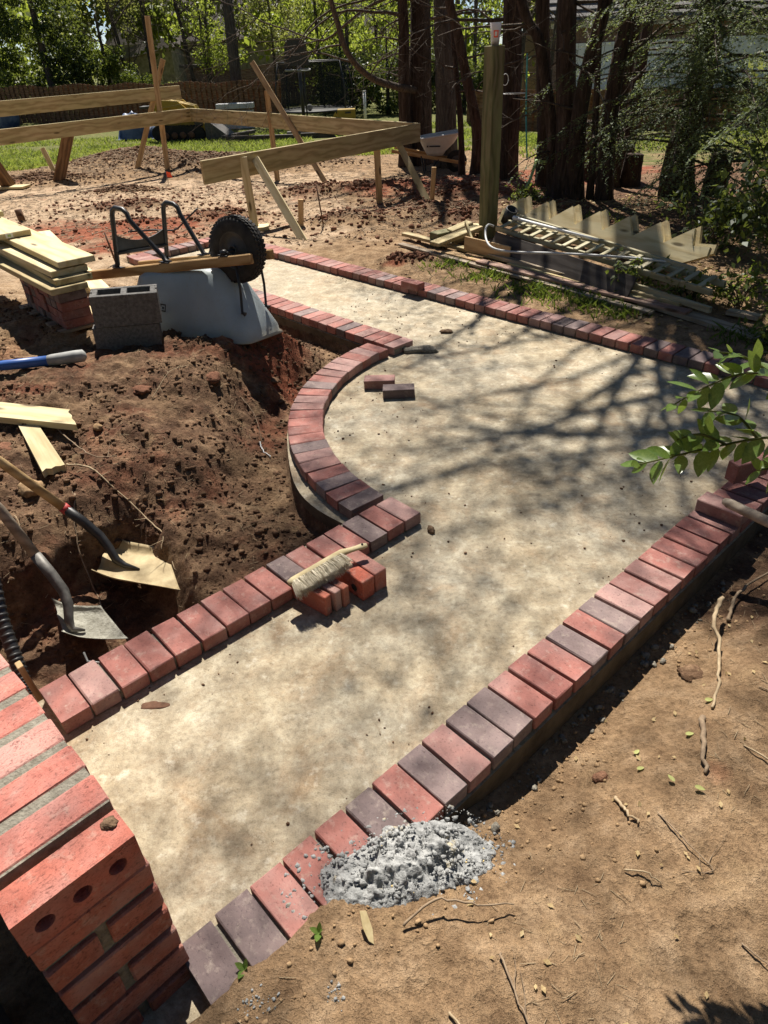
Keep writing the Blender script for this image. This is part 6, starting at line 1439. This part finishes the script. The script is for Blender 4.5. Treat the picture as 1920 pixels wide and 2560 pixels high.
# ------------------------------------------------------------------ privet shrub reaching in from the right
def leaf_mesh():
    b = MB(); prof = [(0, 0), (.12, .16), (.30, .235), (.52, .24), (.74, .17), (.90, .075), (1, 0)]; vs = []
    for x, w_ in prof: vs += [(x, -w_, .10*w_-.12*x*x), (x, 0, -.03*math.sin(x*3.1)-.12*x*x), (x, w_, .10*w_-.12*x*x)]
    fs = []
    for i in range(len(prof)-1): a_ = 3*i; fs += [(a_, a_+3, a_+4, a_+1), (a_+1, a_+4, a_+5, a_+2)]
    b.add(vs, fs, 0, True); return b.mesh('leaf', MT['leaf_privet'])
LM_ = leaf_mesh()
g = np.random.default_rng(610); pv = thing('privet_shrub', (1.5, .95, tz(1.5, .95)), 'green privet shrub with glossy leaves reaching in from the right', 'shrub')
nleaf = 0
def spray(ctrl, n_pairs, sub=True, r_=.0035, leaf=(.046, .066), start=.12, stem=True):
    global nleaf
    pts = trunk_pts(ctrl, 8); b = MB(); b.tube(pts, [r_*(1-.6*i/len(pts)) for i in range(len(pts))], 6, cap=False); b.build('stem', MT['leaf_olive'] if not sub else MT['bark_thin'], pv)
    for k in range(n_pairs):
        t = start+(1-start)*(k+.3)/n_pairs; i = min(len(pts)-2, int(t*(len(pts)-1))); p = pts[i].lerp(pts[i+1], t*(len(pts)-1)-i); d = (pts[i+1]-pts[i]).normalized()
        for s_ in (-1, 1):
            a_ = k*1.57+g.normal(0, .4); ref = Vector((0, 0, 1)); sd_ = d.cross(ref).normalized(); u2 = sd_.cross(d); lat = (sd_*math.cos(a_)+u2*math.sin(a_))*s_
            x = (d*g.uniform(.4, .9)+lat*g.uniform(.7, 1.1)+Vector((0, 0, g.uniform(-.15, .25)))).normalized(); nrm_ = (Vector((g.normal(0, .4), g.normal(0, .4)-.2, 1))); y_ = nrm_.cross(x).normalized(); z_ = x.cross(y_)
            L = g.uniform(*leaf)*(1.0 if k < n_pairs-2 else .75); m = Matrix((x*L, y_*L, z_*L)).transposed().to_4x4(); m.translation = p+x*.004; inst('leaf', LM_, m, pv); nleaf += 1
B0_ = Vector((1.5, .95, tz(1.5, .95)))
spray([B0_, (1.400, 1.150, 0.510), (1.100, 1.300, 0.940), (0.910, 1.340, 1.110)], 2, True, .008, start=.9)
spray([(1.000, 1.320, 1.040), (0.850, 1.300, 1.080), (0.730, 1.300, 1.065), (0.630, 1.290, 1.050), (0.550, 1.285, 1.035)], 15, False, leaf=(.050, .072), start=.02)
spray([(0.810, 1.300, 1.080), (0.770, 1.330, 1.120), (0.710, 1.340, 1.130)], 5, False)
spray([(1.030, 1.350, 1.110), (0.890, 1.370, 1.180), (0.790, 1.380, 1.195), (0.710, 1.375, 1.170), (0.635, 1.360, 1.135)], 13, False, leaf=(.050, .072), start=.02)
spray([(0.870, 1.370, 1.180), (0.790, 1.400, 1.225), (0.730, 1.410, 1.235)], 5, False)
spray([(0.750, 1.300, 1.065), (0.690, 1.310, 1.090), (0.635, 1.300, 1.085)], 4, False)
spray([(0.970, 1.330, 1.060), (0.890, 1.290, 1.020), (0.820, 1.280, 1.010)], 6, False)
spray([B0_, (1.500, 0.900, 0.560), (1.250, 0.650, 0.960), (1.070, 0.520, 1.110)], 4, True, .006, start=.6)
spray([(1.250, 0.650, 0.960), (1.070, 0.700, 0.980), (0.910, 0.720, 0.940)], 8, False)
spray([(1.150, 0.580, 1.040), (0.990, 0.520, 1.060), (0.850, 0.500, 1.010)], 9, False)

# ------------------------------------------------------------------ soil clods, crumbs and litter
def scatter(n_, fx, fy, keep): pass
g = np.random.default_rng(700)
simple('soil_crumb', (.20, .125, .065), (.40, .27, .15), 60, .98, .6, .003, spec=.1)
def clod_field(name, label, pts, rad, mat, seed, sub=I1, jit=.30, lift=.25):
    z_ = terrain(pts[:, 0], pts[:, 1]); V_, F = rocks(np.stack([pts[:, 0], pts[:, 1], z_+rad*lift], 1), rad, seed, sub, .8, jit)
    o = link(bpy.data.objects.new(name, npmesh(name, V_, F, MT[mat]))); tag(o, label, 'soil clods', kind='stuff')
n_ = 40000; X_ = g.uniform(-3.2, .35, n_); Y_ = g.uniform(1.7, 6.6, n_); sd_ = slab_sd(X_, Y_); den = vnoise(X_*1.7, Y_*1.7, 701)*.7+.45*vnoise(X_*6, Y_*6, 702)
wallk = ((X_-wc.x)*du.x+(Y_-wc.y)*du.y) 
k_ = (sd_ > .02) & (side_A(X_, Y_) > .02) & (den > .52+.12*g.random(n_)) & ~((X_ < -1.25) & (Y_ < 1.9))
P = np.stack([X_[k_], Y_[k_]], 1); clod_field('soil_clods', 'loose dark soil clods in the dug area at left', P, (.0022+.0155*g.random(len(P))**4.5), 'soil_damp', 703, I1, .5, .05)
hp_ = []
for hx, hy, rx, ry, hh in HUMPS[:11]:
    m_ = int(700*max(rx, .3)); hp_.append(np.stack([g.normal(hx, rx*.55, m_), g.normal(hy, ry*.6, m_)], 1))
m_ = 5200; hp_.append(np.stack([g.uniform(-5, 2.6, m_), g.uniform(7.6, 13.5, m_)], 1))
P = np.concatenate(hp_); P = P[(slab_sd(P[:, 0], P[:, 1]) > .05)]; clod_field('soil_clods', 'reddish clods strewn over the ground around the timber frame', P, (.004+.030*g.random(len(P))**4), 'soil_red', 705, I1, .42)
hp_ = []
for hx, hy, rx, ry, hh in HUMPS[10:]:
    m_ = int(1700*rx); hp_.append(np.stack([g.normal(hx, rx*.6, m_), g.normal(hy, ry*.6, m_)], 1))
P = np.concatenate(hp_); clod_field('soil_clods', 'brown clods on the far mounds behind the frame', P, (.006+.03*g.random(len(P))**3), 'soil_damp', 706, I1, .42)
n_ = 26000; X_ = g.uniform(-.55, 2.6, n_); Y_ = g.uniform(.25, 3.0, n_); k_ = (side_B(X_, Y_) > .02) & (slab_sd(X_, Y_) > .01) & (vnoise(X_*2.1, Y_*2.1, 707)+.45*np.exp(-side_B(X_, Y_)/.12) > .5+.2*g.random(n_))
P = np.stack([X_[k_], Y_[k_]], 1); clod_field('soil_crumbs', 'soil crumbs on the trodden earth beside the near right row', P, (.0010+.0075*g.random(len(P))**6), 'soil_crumb', 708)
n_ = 110; s_ = g.uniform(.6, 2.4, n_); o_ = .02+np.abs(g.normal(0, .035, n_)); P = B0+dB[None]*s_[:, None]-left(dB)[None]*(W+o_)[:, None]; clod_field('rubble', 'grey mortar rubble in the gap beside the near right row', P, .003+.013*g.random(n_)**2.5, 'crumb_grey', 709, I2, .38)
n_ = 14000; X_ = g.uniform(-1.2, 2.5, n_); Y_ = g.uniform(1.0, 7.8, n_); sd_ = slab_sd(X_, Y_); k_ = (sd_ < -.22) & (vnoise(X_*1.6, Y_*1.6, 711)+.6*np.exp((sd_+.22)/.10) > .45+.35*g.random(n_))
P = np.stack([X_[k_], Y_[k_], 0*X_[k_]], 1); rad = .0007+.0065*g.random(len(P))**8; P[:, 2] = rad*.4; V_, F = rocks(P, rad, 712, I1, .7, .3)
tag(link(bpy.data.objects.new('mortar_crumbs', npmesh('mortar_crumbs', V_, F, [MT['soil_damp']]))), 'small dark crumbs strewn over the concrete path', 'crumbs', kind='stuff')
def lump(x, y, z, r_, mat, label, cat='clod', seed=1, name='clod', sq=(1, 1, .7)):
    V_, F = rocks(np.array([[x, y, z+r_*.35]]), np.array([r_]), seed, I3, .8, .10); V_ = (V_-np.array([x, y, z]))*np.array(sq)+np.array([x, y, z])
    d_ = fbm(V_[:, 0]*1.0+V_[:, 2], V_[:, 1]-V_[:, 2], 22/r_*.03, 3, seed)[:, None]; c_ = np.array([x, y, z+r_*.3]); d2_ = fbm(V_[:, 0]+2*V_[:, 2], V_[:, 1]+V_[:, 2], 75/r_*.03, 2, seed+5)[:, None]; V_ = c_+(V_-c_)*(1+.5*d_+.3*d2_)
    tag(link(bpy.data.objects.new(name, npmesh(name, V_, F, MT[mat]))), label, cat)
lump(.205, 2.50, 0, .024, 'clod', 'small dark soil lump on the path near the brush', seed=3)
lump(-.205, 3.02, 0, .022, 'clod', 'dark crumb on the path inside the curved row', seed=4)
lump(.52, 5.02, 0, .035, 'clod', 'soil crumbs by the far row at mid path', seed=5, sq=(1.6, 1, .5))
lump(.30, 4.66, 0, .05, 'crumb_grey', 'grey mortar lump at the corner where the curved row ends', 'mortar lump', 6, 'mortar_lump', (2.2, .8, .6))
lump(-.80, 1.58, 0, .026, 'rust', 'flat rusty brown chip on the path near the wall', 'chip', 7, 'flat_chip', (1.3, .8, .15))
lump(-.558, .778, .588, .014, 'clod', 'small clod lying on the end coping brick', seed=8, name='clod')
lump(1.05, 1.66, tz(1.05, 1.66)-.01, .036, 'soil_damp', 'big brown clay clod in the gap beside the near right row', seed=9)
lump(.62, 1.27, tz(.62, 1.27)-.006, .024, 'clod_red', 'broken red brick piece beside the mortar rubble', 'brick piece', 10, 'brick_piece')
lump(-1.47, 3.28, tz(-1.47, 3.28), .028, 'soil_crumb', 'pale stone by the narrow scrap board', 'stone', 11, 'stone')
lump(-1.66, 2.80, tz(-1.66, 2.80), .055, 'soil_crumb', 'pale rough rock at the trench edge by the shovel handle', 'rock', 12, 'rock')
for i, (x, y, r_) in enumerate(((-1.0, 3.9, .07), (-.7, 4.3, .06), (-1.35, 3.7, .06), (-.62, 3.2, .045), (-1.9, 3.1, .07), (-.75, 2.75, .04))):
    lump(x, y, tz(x, y)-.02, r_*.8, 'soil_damp' if i % 2 else 'soil_red', ('large dark clod below the overturned wheelbarrow', 'red clay clod right under the wheelbarrow tray lip', 'dark clod in the middle of the dug bank', 'brown clod beside the curved row', 'lumpy clod at the left below the scrap boards', 'dark clod at the trench corner near the edging')[i], seed=20+i)
# twigs, roots and sticks
def twig(ctrl, r_, mat, label, name='twig', dz=.006, forks=0, seed=1, absz=False):
    g = np.random.default_rng(seed); P_ = [(x, y, (z if absz else tz(x, y)+z+dz)) for x, y, z in ctrl]; b = MB(); pts = trunk_pts(P_, 6); pts = [p+Vector((g.normal(0, 1), g.normal(0, 1), g.normal(0, .5)))*min(.0035, r_*.4) for p in pts]; r_ = r_*.8; b.tube(pts, [r_*(1-.5*i/len(pts))*g.uniform(.85, 1.15) for i in range(len(pts))], 6); tips = []
    for k in range(forks):
        i = g.integers(len(pts)//4, len(pts)-2); a_ = g.uniform(0, 6.28); grow(b, pts[i], (math.cos(a_), math.sin(a_), .12), g.uniform(.05, .12), r_*.5, g, 0, tips, .4, 0, (1, 2), 4)
    tag(b.build(name, MT[mat]), label, 'twig' if name == 'twig' else name.replace('_', ' '))
twig([(1.28, 1.97, .09), (1.20, 1.86, .10), (1.165, 1.73, .03), (1.10, 1.58, .0), (1.03, 1.46, .0)], .011, 'stick_pale', 'long bent stick leaning on the near right row', 'stick', absz=False)
twig([(.98, 1.42, .0), (.93, 1.30, .01), (.90, 1.22, .0)], .012, 'stick', 'thick stub of root in the soil below the bent stick', 'root')
twig([(1.05, .98, .0), (1.16, 1.08, .01), (1.22, 1.20, .005), (1.27, 1.28, .0)], .0075, 'stick_pale', 'straight pale stick lying at the right of the trodden soil', 'stick')
twig([(.0, .80, .0), (.08, .845, .03), (.18, .84, .028), (.27, .85, .012)], .0045, 'stick', 'thin curved twig lying before the mortar heap', dz=.012)
twig([(.22, .735, .004), (.235, .67, .004), (.255, .60, .004), (.285, .53, .0)], .004, 'stick', 'forked dry twig in the near centre of the soil', forks=3, seed=2)
twig([(.09, .62, .0), (.12, .585, .003), (.135, .555, .0)], .004, 'stick_pale', 'short split twig left of the forked one')
twig([(.63, 1.17, .0), (.64, 1.12, .006), (.66, 1.08, .0)], .007, 'stick_pale', 'short yellow stick beside the mortar rubble', 'stick')
twig([(.58, .945, .0), (.63, .93, .006), (.66, .905, .0)], .0035, 'stick_pale', 'small pale twig right of the mortar heap')
twig([(.72, 1.10, .0), (.76, 1.0, .008), (.80, .93, .0), (.72, .93, .0)], .0028, 'stick', 'hooked dark twig right of the mortar heap', forks=2, seed=4)
twig([(.80, .76, .0), (.83, .72, .004), (.86, .69, .0)], .003, 'stick', 'thin straight twig in the lower right soil')
twig([(1.35, 1.42, .0), (1.42, 1.36, .02), (1.55, 1.45, .03), (1.7, 1.52, .02)], .013, 'stick', 'thick brown root at the right edge', 'root')
twig([(1.22, 1.37, .0), (1.36, 1.33, .01), (1.55, 1.36, .02), (1.75, 1.45, .03)], .006, 'stick_pale', 'pale thin root arching at the right edge', 'root', forks=3, seed=6)
twig([(1.30, 1.92, .0), (1.36, 2.02, .02), (1.46, 2.12, .03), (1.60, 2.18, .02)], .010, 'stick', 'dark stick in the shaded gap beside the near right row', 'stick')
twig([(1.05, 1.30, .0), (1.12, 1.20, .008), (1.20, 1.12, .0)], .0035, 'stick_pale', 'fine dry twig below the thick root', forks=2, seed=8)
twig([(1.52, 1.72, .01), (1.62, 1.70, .02), (1.75, 1.74, .03)], .008, 'stick_pale', 'cut pale stick at the right edge by the tool handle', 'stick')
twig([(1.20, 1.52, .0), (1.28, 1.42, .02), (1.36, 1.30, .02), (1.45, 1.2, .01)], .003, 'stick', 'long thin dark twig crossing the roots at right', forks=2, seed=9)
twig([(-1.70, 3.28, .03), (-1.55, 3.12, .03), (-1.40, 2.98, .03), (-1.28, 2.96, .02)], .005, 'stick', 'thin root trailing right from the scrap board', 'root', forks=3, seed=10)
twig([(-1.52, 2.93, .03), (-1.36, 2.86, .02), (-1.15, 2.74, .01), (-1.02, 2.62, -.03), (-.98, 2.50, -.02)], .006, 'stick_pale', 'long root hanging over the trench edge', 'root', forks=6, seed=11)
twig([(-1.42, 2.72, .01), (-1.40, 2.56, .02), (-1.32, 2.42, .04), (-1.25, 2.30, .03)], .005, 'stick', 'reddish root hanging down the trench wall between the shovels', 'root', forks=4, seed=12)
twig([(-1.66, 2.60, .0), (-1.60, 2.52, .04), (-1.55, 2.40, .02)], .003, 'stick_pale', 'pale rootlet on the left trench wall', 'root', forks=4, seed=13)
twig([(-1.28, 3.62, .0), (-1.20, 3.78, .03), (-1.10, 3.86, .03)], .0035, 'stick_pale', 'forked pale twig on the dug soil', forks=3, seed=14)
twig([(-.85, 3.95, .0), (-.75, 3.80, .02), (-.70, 3.62, .0)], .003, 'stick', 'thin brown twig near the curved row', forks=1, seed=15)
twig([(-.70, 3.57, .0), (-.68, 3.50, .006), (-.63, 3.44, .0)], .006, 'white_plastic', 'white plastic scrap in the soil near the curved row', 'plastic_scrap')
b = MB(); b.prism([(-.035, -.007), (.0, -.011), (.03, -.006), (.04, .003), (.01, .010), (-.03, .008)], .006); z_ = tz(-.085, .80); tag(b.build('wood_chip', MT['wood_chip'], None, Matrix.Translation((-.085, .80, z_+.022)) @ Matrix.Rotation(R(-70), 4, 'Z') @ Matrix.Rotation(R(32), 4, 'Y')), 'splintered yellow wood chip stuck in soil by the dark pavers', 'wood chip')
# fine twigs and leaf litter as stuff
def litter(name, label, pts, L, r_, mat, seed):
    g = np.random.default_rng(seed); n_ = len(pts); z_ = terrain(pts[:, 0], pts[:, 1]); a_ = g.uniform(0, 6.28, n_); l_ = g.uniform(.4, 1.3, n_)*L; w_ = g.uniform(.6, 1.3, n_)*r_
    d = np.stack([np.cos(a_), np.sin(a_), g.normal(0, .12, n_)], 1)*l_[:, None]*.5; s_ = np.stack([-np.sin(a_), np.cos(a_), 0*a_], 1)*w_[:, None]; c = np.stack([pts[:, 0], pts[:, 1], z_+w_*1.2+.002], 1); up_ = np.array([0, 0, 1.])*w_[:, None]*1.4
    V_ = np.stack([c-d-s_, c-d+s_, c-d+up_, c+d-s_*.5, c+d+s_*.5, c+d+up_*.5], 1).reshape(-1, 3); i_ = np.arange(n_)*6
    F = np.concatenate([np.stack([i_, i_+3, i_+5, i_+2], 1), np.stack([i_+1, i_+2, i_+5, i_+4], 1), np.stack([i_, i_+1, i_+4, i_+3], 1)]); tag(link(bpy.data.objects.new(name, npmesh(name, V_, F, MT[mat]))), label, 'litter', kind='stuff')
P1 = np.stack([g.uniform(-.4, 2.4, 2600), g.uniform(.3, 2.6, 2600)], 1); P1 = P1[(side_B(P1[:, 0], P1[:, 1]) > .04) & (vnoise(P1[:, 0]*2.5, P1[:, 1]*2.5, 720)+.25*sm(P1[:, 0], .8, 1.8) > .52)]
litter('twig_litter', 'fine dry twigs and straw on the trodden soil', P1, .035, .0010, 'stick_pale', 721)
P2 = np.stack([g.uniform(.3, 3.6, 5000), g.uniform(3.4, 8.2, 5000)], 1); P2 = P2[((P2[:, 0]-C0[0])*(-dC[1])+(P2[:, 1]-C0[1])*dC[0] > .04) & (vnoise(P2[:, 0]*2, P2[:, 1]*2, 722)+.2*sm(P2[:, 0], 1.6, 2.6) > .5)]
litter('twig_litter', 'pine straw and twigs beyond the far row', P2, .07, .0018, 'stick', 723)
P3 = np.stack([g.uniform(-2.6, -.3, 1300), g.uniform(2.2, 5.4, 1300)], 1); P3 = P3[(slab_sd(P3[:, 0], P3[:, 1]) > .05) & (side_A(P3[:, 0], P3[:, 1]) > .05)]
litter('root_litter', 'fine roots and straw in the dug soil at left', P3, .05, .0011, 'stick_pale', 724)
P4 = np.stack([g.uniform(-6.5, 2.5, 5200), g.uniform(7.8, 17.5, 5200)], 1); P4 = np.concatenate([P4, np.stack([g.normal(-5.2, 1.3, 2600), g.normal(17.2, .8, 2600)], 1), np.stack([g.normal(-2.6, 1.2, 1500), g.normal(16.4, .5, 1500)], 1)]); P4 = P4[slab_sd(P4[:, 0], P4[:, 1]) > .05]
litter('twig_litter', 'bark chips and twigs scattered around the timber frame', P4, .12, .006, 'stick', 725)
def leaf_lit(name, label, pts, size, mat, seed):
    g = np.random.default_rng(seed); z_ = terrain(pts[:, 0], pts[:, 1]); P = np.stack([pts[:, 0], pts[:, 1], z_+.006], 1); dd = g.standard_normal((len(P), 3)); dd[:, 2] *= .15; V_, F = leaves(P, g.uniform(.6, 1.3, len(P))*size, g, .55, 3.0, dirs=dd, fold=.2); tag(link(bpy.data.objects.new(name, npmesh(name, V_, F, MT[mat]))), label, 'litter', kind='stuff')
leaf_lit('leaf_litter', 'dry brown leaf bits on the trodden soil', np.stack([g.uniform(0.2, 2.4, 150), g.uniform(.3, 2.0, 150)], 1)[lambda a=0: slice(None)] if False else (lambda q: q[side_B(q[:, 0], q[:, 1]) > .05])(np.stack([g.uniform(0.1, 2.4, 260), g.uniform(.3, 2.2, 260)], 1)), .018, 'leaf_dry', 731)
q = np.stack([g.uniform(1.6, 4.2, 1600), g.uniform(3.2, 9.5, 1600)], 1); q = q[((q[:, 0]-C0[0])*(-dC[1])+(q[:, 1]-C0[1])*dC[0] > .3)]
leaf_lit('leaf_litter', 'dry leaves under the hemlock at right', q, .05, 'leaf_dry', 732)
def one_leaf(x, y, L, mat, ang, label):
    m = MB(); src_ = LM_; me = src_.copy(); me.materials.clear(); me.materials.append(MT[mat]); z_ = tz(x, y); o = inst('fallen_leaf', me, Matrix.Translation((x, y, z_+.012)) @ Matrix.Rotation(ang, 4, 'Z') @ Matrix.Rotation(rng.uniform(-.2, .2), 4, 'X') @ Matrix.Scale(L, 4)); tag(o, label, 'leaf')
for x, y, L, mat, a_, lab in ((.94, .705, .05, 'leaf_dry', 1.2, 'large tan dead leaf in the lower right soil'), (1.10, .71, .035, 'leaf_dry', .4, 'small tan leaf right of the large dead leaf'), (1.17, .60, .04, 'leaf_dry', .6, 'curled tan leaf at the lower right edge'), (.845, 1.165, .03, 'leaf_yellow', -.4, 'pale yellow leaf in the middle of the right soil'), (.80, 1.19, .028, 'leaf_yellow', 1.9, 'pale yellow leaf beside another near the straight stick'), (.72, 1.26, .026, 'leaf_yellow', .3, 'yellow leaf below the red clay patch'), (1.02, 1.50, .03, 'leaf_yellow', .1, 'yellow leaf above the thick root stub'), (.90, 1.36, .03, 'leaf_yellow', .2, 'yellow leaf by the rubble line'), (1.15, .925, .03, 'leaf_mid', .9, 'fresh green leaf in the shade at right'), (.74, 1.33, .026, 'leaf_yellow', .7, 'light leaf close to the near right row'), (1.08, 1.13, .045, 'leaf_mid', .5, 'green blade leaf near the right edge')): one_leaf(x, y, L, mat, a_, lab)
def sprout(x, y, label):
    t = thing('green_sprout', (x, y, tz(x, y)), label, 'plant')
    for k in range(4):
        a_ = k*1.6+x; m = Matrix.Translation((x, y, tz(x, y))) @ Matrix.Rotation(a_, 4, 'Z') @ Matrix.Rotation(R(-68+9*k), 4, 'Y') @ Matrix.Scale(.022+.004*k, 4); inst('leaf', LM_, m, t)
sprout(-.37, .735, 'small green sprout at the foot of the brick wall'); sprout(1.28, 1.21, 'green sprout among the roots at the right'); sprout(-.20, .80, 'tiny green blade beside the dark pavers')
# grey mortar specks near the wall foot
q = np.concatenate([np.stack([g.normal(-.33, .02, 40), g.normal(.66, .015, 40)], 1), np.stack([g.normal(-.16, .012, 30), g.normal(.67, .012, 30)], 1)]); clod_field('rubble', 'grey mortar specks in the soil below the brick wall', q, .0012+.0035*g.random(70)**2, 'mortar_fresh', 740)
